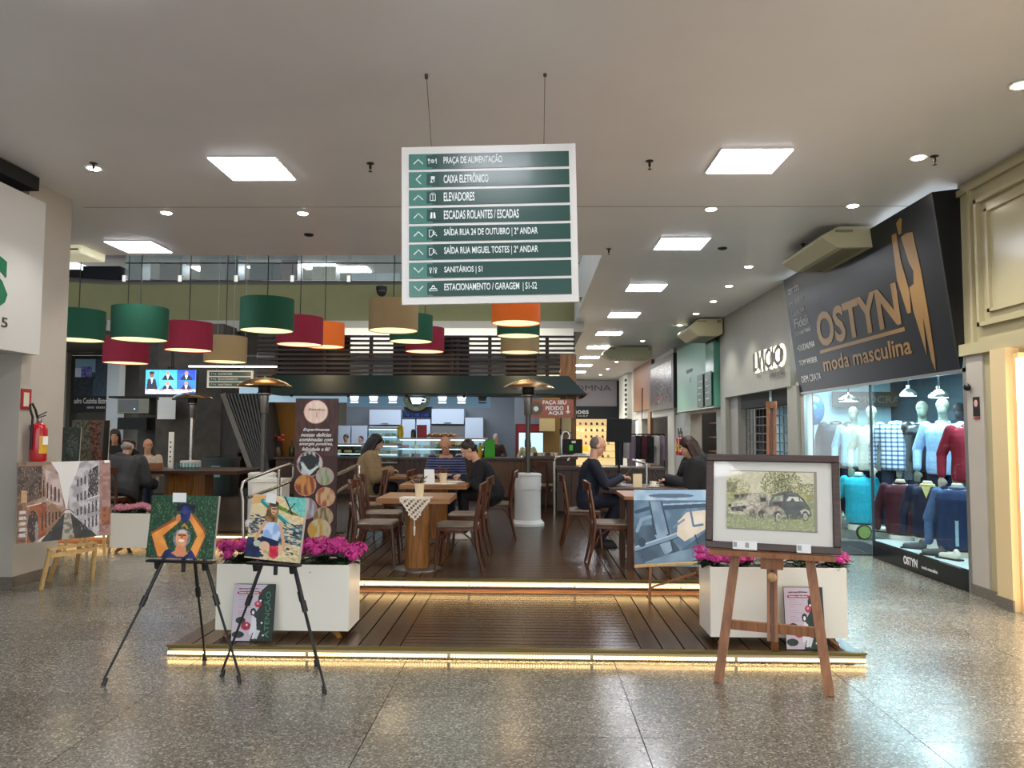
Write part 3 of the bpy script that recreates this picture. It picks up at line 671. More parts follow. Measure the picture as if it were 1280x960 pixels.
MB().bx(-.01, .01, .02, .03, .2, .9).bx(-.01, .01, .02, .4, .86, .9).obj('hanger', mat('hanger_grey', '#55534f', .5), pn_)
# escalator underside
es = thing('escalator', 'dark ribbed underside of the escalator sloping down beside the amber wall', 'escalator', (0, 0, 0))
pa, pb, pc, pd = at(283, 492, Y=15.2), at(322, 492, Y=15.2), at(338, 590, Y=15.2), at(322, 598, Y=15.2)
MB().add([tuple(p) for p in (pa, pb, pc, pd)] + [tuple(p + Vector((0, 1.0, 0))) for p in (pa, pb, pc, pd)], [(0, 1, 2, 3), (4, 5, 6, 7), (0, 1, 5, 4), (1, 2, 6, 5), (2, 3, 7, 6), (3, 0, 4, 7)]).obj('soffit_panel', mat('soffit_dark', '#1d1d1c', .5), es)
for i in range(9):
    t = (i + .5) / 9; a = pa.lerp(pb, t); b = pd.lerp(pc, t); MB().bar(a + Vector((0, -.02, 0)), b + Vector((0, -.02, 0)), .03, .03, (0, 1, 0)).obj('rib', mat('rib_grey', '#3a3a38', .4), es)
MB().bar(pa + Vector((-.05, -.03, 0)), pd + Vector((-.05, -.03, 0)), .1, .08, (0, 1, 0)).obj('side_stringer', mat('stringer', '#6b6862', .5), es)
struct('wall_amber', MB().bx(-5.6, -4.15, 16.4, 16.6, 0, 3.0), mat('amber_wall', '#8f5c18', .6, noise=.06))
# ------------------------------------------------------------------ hanging directory
SGR = mat('directory_green', '#1a443b', .3, coat=.08); SGL = mat('directory_green_light', '#4e7f74', .2)
hs_c = at(611.5, 279.5, Y=5.23)
hd = thing('hanging_directory', 'white framed hanging directory with eight green direction bars', 'sign', hs_c, rot=(math.radians(-1.5), math.radians(-1.15), math.radians(0)))
SW, SH = 1.215, 1.118
MB().bx(-SW / 2, SW / 2, -.0, .025, -SH / 2, SH / 2).obj('board', mat('directory_white', '#d9d6cf', .35), hd, bevel=.002)
rows = ['PRAÇA DE ALIMENTAÇÃO', 'CAIXA ELETRÔNICO', 'ELEVADORES', 'ESCADAS ROLANTES / ESCADAS', 'SAÍDA RUA 24 DE OUTUBRO | 2º ANDAR', 'SAÍDA RUA MIGUEL TOSTES | 2º ANDAR', 'SANITÁRIOS | S1', 'ESTACIONAMENTO / GARAGEM  | S1-S2']
wid = [.335, .255, .175, .425, .53, .53, .215, .52]
SWH = mat('directory_letter', '#e9efec', .5)
pitch = 1.028 / 8
def icon(k, cx, cz, p):
    mb = MB(); y = -.012
    def B(a, b, c, d): mb.bx(cx + a, cx + b, y, y + .003, cz + c, cz + d)
    def L_(a, b, w_=.004): mb.bar((cx + a[0], y + .0015, cz + a[1]), (cx + b[0], y + .0015, cz + b[1]), w_, .003, (0, 1, 0))
    def R_(x, z, r, n=12, w_=.003):
        for i in range(n):
            a0, a1 = 2 * PI * i / n, 2 * PI * (i + 1) / n; L_((x + r * math.cos(a0), z + r * math.sin(a0)), (x + r * math.cos(a1), z + r * math.sin(a1)), w_)
    if k == 'food': R_(0, 0, .012); R_(0, 0, .006); L_((-.026, -.018), (-.026, .018)); L_((.026, -.018), (.026, .018)); L_((-.031, .004), (-.031, .018)); L_((-.021, .004), (-.021, .018)); L_((.022, .0), (.022, .018))
    if k == 'atm': B(-.012, .014, .0, .02); L_((-.014, -.022), (-.006, 0), .006); L_((.012, -.02), (.006, 0), .006); B(-.016, .0, -.026, -.018)
    if k == 'lift': 
        for a, b in (((-.018, -.024), (-.018, .02)), ((.018, -.024), (.018, .02)), ((-.018, .02), (.018, .02)), ((-.018, -.024), (.018, -.024)), ((0, -.024), (0, .02))): L_(a, b)
        L_((-.009, .026), (-.004, .032)); L_((.009, .032), (.004, .026))
    if k == 'esc': 
        for s_ in (-1, 1): mb.prism([(cx + s_ * .004, cz - .022), (cx + s_ * .02, cz - .022), (cx + s_ * .014, cz + .02), (cx + s_ * .004, cz + .02)], lambda a, b: (a, y, b), lambda a, b: (a, y + .003, b))
    if k == 'run': 
        L_((-.026, -.024), (-.026, .024)); L_((-.026, .024), (-.002, .024)); L_((-.026, -.024), (-.008, -.024)); mb.ell((cx + .004, y, cz + .014), (.006, .003, .006), 8, 5); L_((.0, .008), (.006, -.008), .008); L_((.004, -.006), (.022, -.01), .005); L_((.022, -.01), (.026, -.02), .005); L_((.004, .004), (.02, .004), .004); L_((.002, -.008), (-.01, -.02), .005)
    if k == 'wc':
        for s_ in (-1, 1): R_(s_ * .018, .008, .008, 10); L_((s_ * .018, 0), (s_ * .018, -.022), .008)
        L_((0, -.024), (0, .022), .003)
    if k == 'car': L_((-.028, -.016), (.028, -.016)); L_((-.028, -.016), (-.022, -.002)); L_((.028, -.016), (.022, -.002)); L_((-.022, -.002), (.022, -.002), .006); L_((-.014, -.002), (-.008, .012)); L_((.014, -.002), (.008, .012)); L_((-.008, .012), (.008, .012)); L_((-.008, .018), (.008, .018), .006)
    o = mb.obj('pictogram', SWH, p, smooth=False); o['kind'] = 'stuff'
for i, (t_, ww) in enumerate(zip(rows, wid)):
    zc = SH / 2 - .045 - pitch * (i + .5)
    rp = MB().bx(-SW / 2 + .052, SW / 2 - .048, -.006, 0, zc - .054, zc + .054).obj('direction_bar', SGR, hd)
    MB().bx(-SW / 2 + .052, -SW / 2 + .215, -.0075, -.006, zc - .054, zc + .054).obj('light_end', SGL, rp)
    MB().bx(-SW / 2 + .177, -SW / 2 + .26, -.0095, -.0075, zc - .042, zc + .042).obj('icon_field', SGR, rp, bevel=.006)
    fit(t_, -SW / 2 + .295, -SW / 2 + .295 + ww * 1.22, zc - .03, zc + (.032 if i not in (0, 1, 4, 5) else .042), SWH, rp, y=-.0085, bold=.012)
    cx = -SW / 2 + .118; s_ = .032
    pts = {'u': [(-s_, -.018), (0, .014), (s_, -.018)], 'l': [(.018, s_), (-.014, 0), (.018, -s_)], 'd': [(-s_, .018), (0, -.014), (s_, .018)]}['ululuuddx'[i] if i != 2 else 'u']
    if i == 1: pts = [(.018, s_), (-.014, 0), (.018, -s_)]
    elif i in (0, 2, 3, 4, 5): pts = [(-s_, -.018), (0, .014), (s_, -.018)]
    else: pts = [(-s_, .018), (0, -.014), (s_, .018)]
    mb = MB(); mb.tube([(cx + a, -.009, zc + b) for a, b in pts], .0045, 6); mb.obj('arrow', SWH, rp)
    icon(['food', 'atm', 'lift', 'esc', 'run', 'run', 'wc', 'car'][i], -SW / 2 + .219, zc, rp)
CORD = mat('cord_black', '#16140f', .6); CORDL = mat('cord_pale', '#8a8780', .5)
for px in (536, 685):
    q = at(px, 90, z=HC); x = q.x - hs_c.x
    zt = HC - hs_c.z
    MB().tube([(x * .97, 0, SH / 2), (x, q.y - hs_c.y, zt)], .0022, 5).tube([(x, q.y - hs_c.y, zt - .03), (x, q.y - hs_c.y, zt)], .012, 8).obj('wire', mat('wire_dark', '#4a463f', .5), hd)

# ------------------------------------------------------------------ drum pendant lamps
LC = {'green': mat('shade_green', '#064c34', .8, noise=.05, scale=3), 'crimson': mat('shade_crimson', '#85082c', .8, noise=.05, scale=3), 'beige': mat('shade_beige', '#9c835c', .8, noise=.05, scale=3), 'orange': mat('shade_orange', '#d9641a', .8, noise=.05, scale=3, emit='#d9641a', estr=.12)}
def lamp_meshes():
    R_, h_ = .375, .46; mb = MB(); n = 36
    mb.tube([(0, 0, -h_ / 2), (0, 0, h_ / 2)], R_, n, cap=False).tube([(0, 0, -h_ / 2), (0, 0, h_ / 2)], R_ - .008, n, cap=False)
    for z in (-h_ / 2, h_ / 2):
        base = len(mb.v)
        for r in (R_, R_ - .008):
            for k in range(n): a = 2 * PI * k / n; mb.v.append((r * math.cos(a), r * math.sin(a), z))
        for k in range(n): k2 = (k + 1) % n; mb.f.append((base + k, base + k2, base + n + k2, base + n + k))
    top = MB().lathe([(.001, h_ / 2 - .03), (R_ - .01, h_ / 2 - .03), (R_ - .01, h_ / 2 - .025)], n=n)
    dif = MB().lathe([(.001, -h_ / 2 + .012), (R_ - .01, -h_ / 2 + .012), (R_ - .01, -h_ / 2 + .018)], n=n)
    return mb, top, dif
_a, _b, _c = lamp_meshes()
LM = {k: _a.mesh('shade', m) for k, m in LC.items()}; LT = _b.mesh('top_plate', mat('lamp_top', '#b9ab92', .7)); LD = _c.mesh('diffuser', WARM)
lamps = [(98, 407, 62, 'green', 'lowest green, leftmost of all'), (175, 405, 67, 'green', 'second green from the left'), (158, 438, 54, 'crimson', 'partly behind the second green one, leftmost red'),
         (236, 421, 57.5, 'crimson', 'between the second green and the beige one'), (282, 437, 52, 'beige', 'small, above the small white direction board'), (334, 394, 66, 'green', 'high, third green from the left'),
         (375, 414, 57, 'crimson', 'just right of the high green one'), (406, 419, 49, 'orange', 'small, behind the red one'), (492, 395, 62, 'beige', 'largest, left of the directory corner'),
         (514, 411, 54, 'green', 'behind the large beige one'), (531, 425, 49, 'crimson', 'smallest, under the directory corner'), (645, 386, 61.5, 'orange', 'just below the directory bottom edge'), (648, 404, 54, 'green', 'stacked below the orange one'), (650, 426, 49, 'beige', 'lowest of the three stacked under the directory')]
for px, py, wd, c, l in lamps:
    Y = .75 * 961 / wd; q = at(px, py, Y=Y)
    t = thing('pendant_lamp', '%s drum pendant lamp, %s' % (c, l), 'pendant lamp', q, 0, 'coloured drum pendant lamps')
    link(LM[c], 'shade', t); link(LT, 'top_plate', t); link(LD, 'diffuser', t)
    MB().tube([(0, 0, .2), (0, 0, 7.4 - q.z)], .008, 5).obj('cord', CORD, t)
    light('POINT', 'lamp_bulb', q + Vector((0, 0, -.32)), 3, (1, .8, .55), .15)

# ------------------------------------------------------------------ patio heaters
BRONZE = mat('heater_dish', '#b38f62', .25, metal=.85); HD = mat('heater_pole', '#55534f', .35, metal=.6); HB = mat('heater_base_white', '#dcdcd8', .35)
def heater(x, y, z, lab, pale=False):
    t = thing('patio_heater', lab, 'patio heater', (x, y, z), 0, 'patio heaters with round dishes')
    MB().lathe([(.2, 0), (.235, .0), (.235, .035), (.2, .075), (.195, .08)], n=32).obj('foot_ring', HB, t)
    MB().lathe([(.185, .08), (.185, .5), (.18, .505)], n=32).obj('base_drum', HB, t)
    MB().lathe([(.188, .506), (.188, .68), (.182, .69)], n=32).obj('upper_drum', HB, t)
    MB().lathe([(.193, .69), (.193, .715), (.17, .73), (.05, .735)], n=32).obj('lid', HB, t)
    MB().tube([(0, 0, .7), (0, 0, 1.62)], .036, 14).obj('pole', STEEL if pale else HD, t)
    MB().lathe([(.05, 1.55), (.056, 1.56), (.056, 1.72), (.062, 1.74), (.062, 1.8), (.1, 1.82), (.1, 1.835)], n=20).obj('burner_collar', STEELD, t)
    MB().lathe([(.095, 1.835), (.085, 1.85), (.085, 1.93), (.1, 1.95)], n=20).obj('emitter', mat('emitter_dark', '#25211d', .5, metal=.5), t)
    MB().lathe([(.375, 1.93), (.37, 1.94), (.3, 1.985), (.2, 2.025), (.1, 2.05), (.001, 2.055)], n=40).obj('dish', BRONZE, t)
    MB().ell((0, 0, 2.06), (.015, .015, .012)).obj('knob', STEEL, t)
    return t
heater(-.02, 10.95, .19, 'bronze-dished patio heater with white drum base in the middle of the deck')
heater(-3.72, 10.7, .19, 'bronze-dished patio heater behind the left railing')
heater(-6.55, 14.8, .19, 'pale-pole patio heater beside the television at the left', True)

# ------------------------------------------------------------------ air conditioners
ACM = mat('ac_cream', '#b9b391', .45); ACD = mat('ac_dark', '#3d3b33', .6); ACP = mat('ac_grille', '#8d896f', .5)
def ac(x, y, w_, d, h_, lab, rz=0, z=HC):
    "w_ across local x, d along local y, near face at local y=0, louvre side at local -x"
    t = thing('air_conditioner', lab, 'air conditioner', (x, y, z), rz)
    f0 = lambda a, b: (a, 0, b); f1 = lambda a, b: (a, d, b)
    MB().prism([(.12, -.03), (w_, -.03), (w_, -h_ + .05), (w_ - .1, -h_), (.1, -h_), (-.08, -h_ * .62), (-.08, -h_ * .5)], f0, f1).obj('case', ACM, t, bevel=.006)
    for i in range(3):
        tt = .18 + .3 * i; a = Vector((-.08 + .2 * tt - .002, 0, -h_ * .5 + (h_ * .5 - .03) * tt + .004)); MB().bar(a + Vector((0, .08, 0)), a + Vector((0, d - .08, 0)), .034, .012, (-.48, 0, .88)).obj('louvre', ACD, t)
    for i in range(7):
        q = .18 + i * (w_ - .35) / 7; MB().bx(q, q + .03, .05, d - .05, -h_ - .004, -h_ + .002).obj('intake_slat', ACP, t)
    MB().bx(.08, .28, -.006, 0, -.1, -.07).obj('badge', mat('ac_badge', '#8a8368', .5), t)
    MB().bx(w_ - .12, w_ - .04, -.006, 0, -.12, -.06).obj('bracket', STEELD, t)
    return t
ac(3.47, 8.9, .6, 1.4, .28, 'cream ceiling air conditioner beside the large slanted shop sign')
ac(3.45, 16.2, .62, 1.3, .4, 'cream ceiling air conditioner above the pale green fascia')
a3 = ac(3.35, 21.6, 1.3, .7, .36, 'white ceiling air conditioner hanging far down the right walkway'); a3.location.x = 2.15
a4 = thing('air_conditioner', 'bright lit air conditioner at the ceiling left of the balcony', 'air conditioner', at(84, 303, Y=9.9))
MB().bx(-.35, .19, 0, .6, -.14, .1).obj('case', mat('ac_case_glow', '#dcd8b8', .4, emit='#e8e4c0', estr=.3), a4, bevel=.03); MB().bx(-.35, .15, -.004, 0, -.1, -.08).obj('louvre', ACD, a4)  # emission makes the case look lit, it is no lamp
MB().tube([(-.1, .3, .05), (-.1, .3, HC - a4.location.z)], .012, 6).obj('hanger', ACD, a4)
q = at(790, 428, Y=22.5); ex = thing('exit_sign', 'small white sign hanging edge-on from the ceiling down the right walkway', 'sign', q)
MB().bx(-.04, .04, 0, .3, -.28, .1).obj('plate', PAPER, ex); MB().tube([(0, .1, .1), (0, .1, HC - q.z)], .01, 5).obj('hanger', STEELD, ex)

# ------------------------------------------------------------------ café structure: canopy and slatted screen
cy = 14.0
CGR = mat('canopy_green', '#142b29', .55, noise=.06); cl, cr = at(322, 490, Y=cy).x, at(733, 491, Y=cy).x
zl, zt = 2.2, 2.56
cn = thing('canopy', 'long dark green canopy over the café counter', 'canopy', (0, 0, 0))
MB().add([(cl, cy, zl), (cr, cy, zl), (cr - .3, cy + .5, zt), (cl + .1, cy + .5, zt), (cl, 15.6, zl), (cr, 15.6, zl), (cr - .3, 15.1, zt), (cl + .1, 15.1, zt)], [(0, 1, 2, 3), (4, 5, 6, 7), (0, 4, 7, 3), (1, 5, 6, 2), (3, 2, 6, 7), (0, 1, 5, 4)]).obj('cloth_cover', CGR, cn, smooth=False)
MB().bx(cl, cr, cy - .02, cy + .03, zl - .03, zl).bx(cr - .03, cr, cy, 15.6, zl - .03, zl).obj('lower_frame', BLACKM, cn)
for px in (364, 435, 508, 580, 660, 728):
    x = at(px, 492, Y=cy).x; MB().ell((x, cy + .02, zl - .05), (.03, .03, .03), 8, 6).obj('frame_knob', BLACKM, cn)
for x in (cr - .2,): MB().bx(x - .06, x + .06, 15.2, 15.32, .19, zl).obj('post', DARKW, cn)
sy = 15.25; sc_ = thing('slatted_screen', 'dark brown horizontal slat screen above the green canopy', 'screen', (0, 0, 0))
xl, xr = at(322, 440, Y=sy).x, at(719, 440, Y=sy).x
zb, ztp = 2.45, 3.42
SLT = mat('slat_brown', '#2a1813', .5, rnd=.1)
sm = MB().bx(xl, xr, 0, .05, -.022, .022).mesh('slat', SLT, False)
for i in range(11): link(sm, 'slat', sc_, (0, sy, zb + .03 + i * .092))
for px in (345, 405, 463, 512, 565, 572, 612, 666, 684): x = at(px, 440, Y=sy).x; MB().bx(x - .035, x + .035, sy + .05, sy + .11, zb - .2, ztp).obj('upright', SLT, sc_)
for a, b in ((345, 436), (490, 586), (632, 671)):
    x0, x1 = at(a, 440, Y=sy).x, at(b, 440, Y=sy).x; MB().bx(x0, x1, sy + .12, sy + .14, zb, ztp).obj('backing_board', mat('backing_dark', '#1f1411', .6), sc_)
struct('wall_cafe_upper', MB().bx(-5.2, .95, 16.6, 16.7, 2.7, 3.75), mat('cafe_upper', '#d6d2c4', .6))
light('AREA', 'screen_back_fill', (-2, 16.0, 3.7), 30, (1, .96, .9), 5, (math.radians(25), 0, 0), .3)  # added fill brightening the wall behind the slats, no lamp there
dc = thing('dome_camera', 'black dome camera under the balcony rail left of the directory', 'camera', at(477, 364, Y=16.6))
MB().ell((0, 0, 0), (.11, .11, .12), 16, 10).obj('dome', BLACK, dc)
MB().lathe([(.12, .02), (.12, .1), (.05, .12)], n=20).obj('housing', BLACKM, dc)
MB().bx(-.03, .03, .05, .25, .08, .12).obj('arm', BLACKM, dc)
qq = at(711, 500, Y=14.9)
tag(MB().bx(qq.x - .17, qq.x + .14, 14.85, 15.05, .19, 3.0).obj('wooden_post', OAKZ, None), 'square brown wooden post at the right end of the café canopy', 'post')
q0, q1 = at(661, 499, Y=13.6), at(717, 522, Y=13.6)
pd_ = thing('order_sign', 'terracotta hanging sign reading faça seu pedido aqui with an arrow', 'sign', ((q0.x + q1.x) / 2, 13.6, (q0.z + q1.z) / 2))
w2, h2 = (q1.x - q0.x) / 2, (q0.z - q1.z) / 2
MB().bx(-w2, w2, 0, .03, -h2, h2).obj('board', mat('terracotta', '#9d5a44', .5), pd_)
fit('FAÇA SEU', -w2 * .38, w2 * .68, h2 * .36, h2 * .88, PAPER, pd_, bold=.03); fit('PEDIDO', -w2 * .25, w2 * .55, -h2 * .2, h2 * .25, PAPER, pd_, bold=.03); fit('AQUI', -w2 * .13, w2 * .52, -h2 * .76, -h2 * .3, PAPER, pd_, bold=.03)
MB().lathe([(.12, 0), (.12, .004)], n=24, M=Matrix.Rotation(PI / 2, 3, 'X')).obj('round_logo', mat('logo_olive', '#5d564a', .5), pd_, (-w2 * .68, -.001, 0))
MB().lathe([(.04, 0), (.045, .004)], n=14, M=Matrix.Rotation(PI / 2, 3, 'X')).obj('cup_mark', PAPER, pd_, (-w2 * .68, -.008, -.01))
MB().bx(w2 * .72, w2 * .78, -.005, 0, -h2 * .35, h2 * .3).prism([(w2 * .64, -h2 * .3), (w2 * .86, -h2 * .3), (w2 * .75, -h2 * .6)], lambda a, b: (a, -.005, b), lambda a, b: (a, 0, b)).obj('down_arrow', PAPER, pd_)
MB().tube([(-w2 * .7, .015, h2), (-w2 * .7, .42, zl - pd_.location.z)], .006, 5).tube([(w2 * .7, .015, h2), (w2 * .7, .4, zl - pd_.location.z)], .006, 5).obj('hanger', CORD, pd_)

# ------------------------------------------------------------------ bentwood chairs, tables
CSEAT = mat('seat_grey', '#77695a', .5, noise=.1, scale=12)
def make_chair(label):
    t = thing('bentwood_chair', label, 'chair', (0, 0, 0), 0, 'bentwood café chairs')
    # faces +x
    MB().prism([(-.19, -.17), (-.2, 0), (-.19, .17), (-.1, .2), (.1, .21), (.19, .2), (.21, .1), (.215, 0), (.21, -.1), (.19, -.2), (.1, -.21), (-.1, -.2)], lambda a, b: (a, b, .405), lambda a, b: (a * .97, b * .97, .43)).obj('seat', CSEAT, t, bevel=.01)
    MB().prism([(-.19, -.17), (-.2, 0), (-.19, .17), (-.1, .195), (.1, .205), (.19, .19), (.21, 0), (.19, -.19), (.1, -.205), (-.1, -.195)], lambda a, b: (a, b, .375), lambda a, b: (a, b, .403)).obj('seat_frame', CHAIRW, t)
    for s in (-1, 1):
        MB().tube([(.17, s * .165, .4), (.185, s * .175, .2), (.205, s * .185, 0)], [.019, .016, .012], 8).obj('leg', CHAIRW, t)
        MB().tube([(-.25, s * .17, 0), (-.2, s * .165, .2), (-.175, s * .165, .4), (-.2, s * .17, .6), (-.235, s * .165, .8)], [.013, .018, .02, .017, .015], 8).obj('leg', CHAIRW, t)
        MB().tube([(.18, s * .18, .2), (.15, s * .19, .3), (.08, s * .195, .365), (-.06, s * .195, .365), (-.14, s * .185, .3), (-.185, s * .17, .2)], .009, 6).obj('side_arch', CHAIRW, t)
        MB().tube([(-.19, s * .15, .46), (-.215, 0, .61), (-.228, -s * .14, .73)], .009, 6, sq=.6).obj('cross_splat', CHAIRW, t)
    MB().tube([(.19, -.17, .2), (.18, -.11, .3), (.17, 0, .36), (.18, .11, .3), (.19, .17, .2)], .009, 6).obj('front_arch', CHAIRW, t)
    pts = []; mb = MB(); n = 12
    for i in range(n + 1):
        a = -1 + 2 * i / n; x = -.225 - .045 * (1 - a * a); y = a * .2; hh = .055 * (1 - .4 * a * a); zc = .78
        pts.append((x, y, zc, hh))
    base = len(mb.v)
    for x, y, zc, hh in pts: mb.v += [(x - .011, y, zc - hh * .8), (x + .011, y, zc - hh * .8), (x + .008, y, zc + hh), (x - .014, y, zc + hh)]
    for i in range(n):
        o = base + 4 * i
        for k in range(4): k2 = (k + 1) % 4; mb.f.append((o + k, o + k2, o + 4 + k2, o + 4 + k))
    mb.f += [(base, base + 1, base + 2, base + 3), tuple(base + 4 * n + k for k in (3, 2, 1, 0))]
    mb.obj('top_rail', CHAIRW, t)
    return t
DZ = .19
ch_first = [None]
def chair(x, y, rz, lab, z=DZ):
    if ch_first[0] is None:
        c = make_chair(lab); ch_first[0] = c; c.location = (x, y, z); c.rotation_euler = (0, 0, math.radians(rz)); return c
    return dup(ch_first[0], (x, y, z), math.radians(rz), lab)
chair(-.68, 7.5, 178, 'bentwood chair right of the front oak table, facing left')
chair(-1.5, 7.62, 2, 'bentwood chair left of the front oak table')
chair(-.66, 8.45, 176, 'bentwood chair behind the front right one, at the left tables')
chair(-1.62, 8.55, 4, 'bentwood chair behind the front left one, at the left tables')
chair(-.42, 9.75, 184, 'dark chair under the person in black at the second oak table')
chair(-1.05, 10.6, -90, 'chair under the man in the striped sweater')
chair(-1.72, 9.85, 172, 'bentwood chair seen back-on beside the woman in the beige coat')
chair(-2.15, 10.75, 0, 'chair under the woman in the beige coat')
chair(-2.0, 9.5, 200, 'chair with worn top rail behind the second left chair')
chair(.62, 9.0, 0, 'bentwood chair under the man in the navy suit')
chair(.82, 7.75, 0, 'empty bentwood chair left of the table with the blue painting')
chair(2.02, 9.0, 182, 'chair under the person in the black hooded coat')
chair(1.95, 8.1, 178, 'chair right of the near right table, mostly behind the blue painting')
chair(.25, 13.1, 60, 'dark chair by the counter right of the middle heater')
chair(.75, 12.6, 200, 'dark chair at the far table behind the man in navy')
chair(-5.6, 10.25, 90, 'wooden chair under the man in the dark puffer jacket')
def table(name, lab, x0, x1, y0, y1, top, th, mt, ped, mped, z=DZ):
    cx, cy_ = (x0 + x1) / 2, (y0 + y1) / 2
    t = thing(name, lab, 'table', (cx, cy_, z))
    n = max(3, round((y1 - y0) / .16))
    for i in range(n):
        a = y0 - cy_ + (y1 - y0) * i / n; MB().bx(x0 - cx, x1 - cx, a + .001, a + (y1 - y0) / n - .001, top - th - z, top - z).obj('top_plank', mt, t, bevel=.002)
    if ped:
        px_, py_ = ped
        MB().prism([(-px_, -py_ * .6), (-px_ * .6, -py_), (px_ * .6, -py_), (px_, -py_ * .6), (px_, py_ * .6), (px_ * .6, py_), (-px_ * .6, py_), (-px_, py_ * .6)], lambda a, b: (a, b, .02), lambda a, b: (a, b, top - th - z)).obj('pedestal', mped, t)
        MB().lathe([(.001, 0), (px_ + .12, 0), (px_ + .12, .008), (px_ + .03, .02)], n=24).obj('foot_plate', STEELD, t)
    else:
        for sx in (-1, 1):
            for sy_ in (-1, 1):
                X = sx * ((x1 - x0) / 2 - .06); Y_ = sy_ * ((y1 - y0) / 2 - .06); MB().bx(X - .03, X + .03, Y_ - .03, Y_ + .03, 0, top - th - z).obj('leg', mped, t)
    return t
table('oak_table', 'front oak table with thick plank top and chunky wooden pedestal', -1.41, -.73, 7.1, 7.8, .885, .05, OAK, (.11, .11), OAKZ)
t2 = table('oak_table', 'second oak table where two people read, behind the front one', -1.5, -.72, 8.9, 10.0, .885, .05, OAK, (.11, .11), OAKZ)
table('dark_table', 'dark table between the man in navy and the person in the black coat', .88, 1.75, 8.55, 9.35, .885, .035, DARKWX, (.09, .09), DARKW)
table('near_dark_table', 'near dark-legged table behind the blue painting', .92, 1.95, 7.5, 8.25, .885, .035, OAK, None, DARKW)
table('cafe_table', 'small light-topped table in front of the woman in the beige coat', -1.95, -1.35, 10.5, 11.1, .885, .035, OAK, (.05, .05), BLACK)
table('bar_table', 'wide dark wooden table where two men sit at the left', -5.95, -4.1, 10.75, 11.9, .93, .05, DARKWX, (.3, .25), OAKZ)
# doily, pots
def pot(x, y, z, lab, dry, rr=.045):
    t = thing('flower_pot', lab, 'plant', (x, y, z), 0)
    MB().lathe([(rr * .72, 0), (rr * .8, .005), (rr, .1), (rr * 1.08, .105), (rr * 1.08, .125), (rr * .95, .125), (rr * .9, .1), (.001, .098)], n=20).obj('pot', mat('pot_cream', '#e3cfae', .5), t)
    R = random.Random(4); mb = MB(); mf = MB()
    for i in range(26):
        a = R.uniform(0, 2 * PI); r = R.uniform(.02, .085); h_ = R.uniform(.13, .2); tip = (r * math.cos(a), r * math.sin(a), h_)
        mb.tube([(0, 0, .1), (tip[0] * .5, tip[1] * .5, h_ * .9), tip], .0022, 4); mb.ell((tip[0] * .8, tip[1] * .8, h_ * .92), (.014, .009, .004), 6, 4, Matrix.Rotation(a, 3, 'Z'))
        if i % 2: mf.ell(tip, (.011, .011, .009), 6, 4)
    a = mb.obj('foliage', mat('dull_leaf', '#4c4a2c', .7), t); a['kind'] = 'stuff'; b = mf.obj('blossoms', mat('blossom_' + dry[1:], dry, .6), t); b['kind'] = 'stuff'
    return t
LACE = mat('lace_white', '#ebe3d2', .8)
dl = thing('lace_doily', 'white lace doily with tassel hanging over the front oak table edge', 'doily', (-1.05, 7.1, .888))
MB().add([(-.14, .2, 0), (.14, .2, 0), (.16, 0, .0), (.0, .1, .001), (-.16, 0, 0)], [(0, 1, 2, 4)]).obj('flat_part', LACE, dl)
mb = MB(); n = 14
for i in range(n):
    for j in range(10):
        x = -.14 + .28 * i / n; z = -.2 * j / 10
        if abs(x + .01) < .14 * (1 + z / .2) + .012 and (i + j) % 3 != 0: mb.bx(x, x + .019, -.008, -.005, z - .019, z)
mb.bx(-.14, .14, -.009, -.004, -.012, .003)
for s_ in (-1, 1): mb.tube([(s_ * .14, -.006, -.01), (0, -.006, -.2)], .006, 5)
o = mb.obj('lace_mesh', LACE, dl, smooth=False); o['kind'] = 'stuff'
MB().tube([(0, -.006, -.2), (0, -.006, -.26)], .004, 5).tube([(0, -.006, -.26), (0, -.006, -.34)], [.012, .006], 6).obj('tassel', LACE, dl)
pot(-1.03, 7.25, .89, 'cream pot with small dry-looking plant on the lace doily', '#7c4a40')
pot(-1.02, 9.15, .886, 'cream pot with red blossoms on the second oak table', '#8c2b2b')
tag(MB().lathe([(.001, 0), (.15, 0), (.155, .003), (.001, .004)], n=24).obj('round_doily', LACE, None, (-1.0, 9.12, .8865)), 'round white doily under the pot on the second oak table', 'doily')
tag(MB().add([(-.06, 0, 0), (.06, 0, 0), (.05, .04, .17), (-.07, .04, .17), (-.06, .08, 0), (.06, .08, 0)], [(0, 1, 2, 3), (4, 5, 2, 3)]).obj('menu_card', PAPER, None, (-1.17, 9.05, .886)), 'folded white menu card beside the red-blossomed pot', 'card')
tag(MB().bx(-.15, .15, -.1, .1, 0, .008).obj('open_papers', PAPER, None, (-.88, 9.5, .886), rot=(0, 0, .2)), 'white papers the two people read on the second oak table', 'papers')
tag(MB().bx(-.05, .05, -.012, .012, 0, .15).obj('menu_card', mat('card_cream', '#d9c9a4', .7), None, (1.22, 8.75, .886), rot=(0, 0, .1)), 'cream standing menu card on the table between the seated pair', 'card')
def cup(x, y, z, lab):
    t = thing('coffee_cup', lab, 'cup', (x, y, z))
    MB().lathe([(.03, 0), (.07, .004), (.075, .012), (.03, .006)], n=20).obj('saucer', PWHITE, t); MB().lathe([(.02, .008), (.035, .03), (.04, .065), (.036, .065), (.03, .03), (.001, .014)], n=18).obj('bowl', PWHITE, t)
    MB().tube([(.038, 0, .055), (.06, 0, .05), (.058, 0, .03), (.034, 0, .025)], .004, 6).obj('handle', PWHITE, t)
cup(1.4, 8.78, .886, 'white coffee cup and saucer in front of the person in the black coat')
cup(1.05, 8.95, .886, 'white coffee cup and saucer near the man in navy')
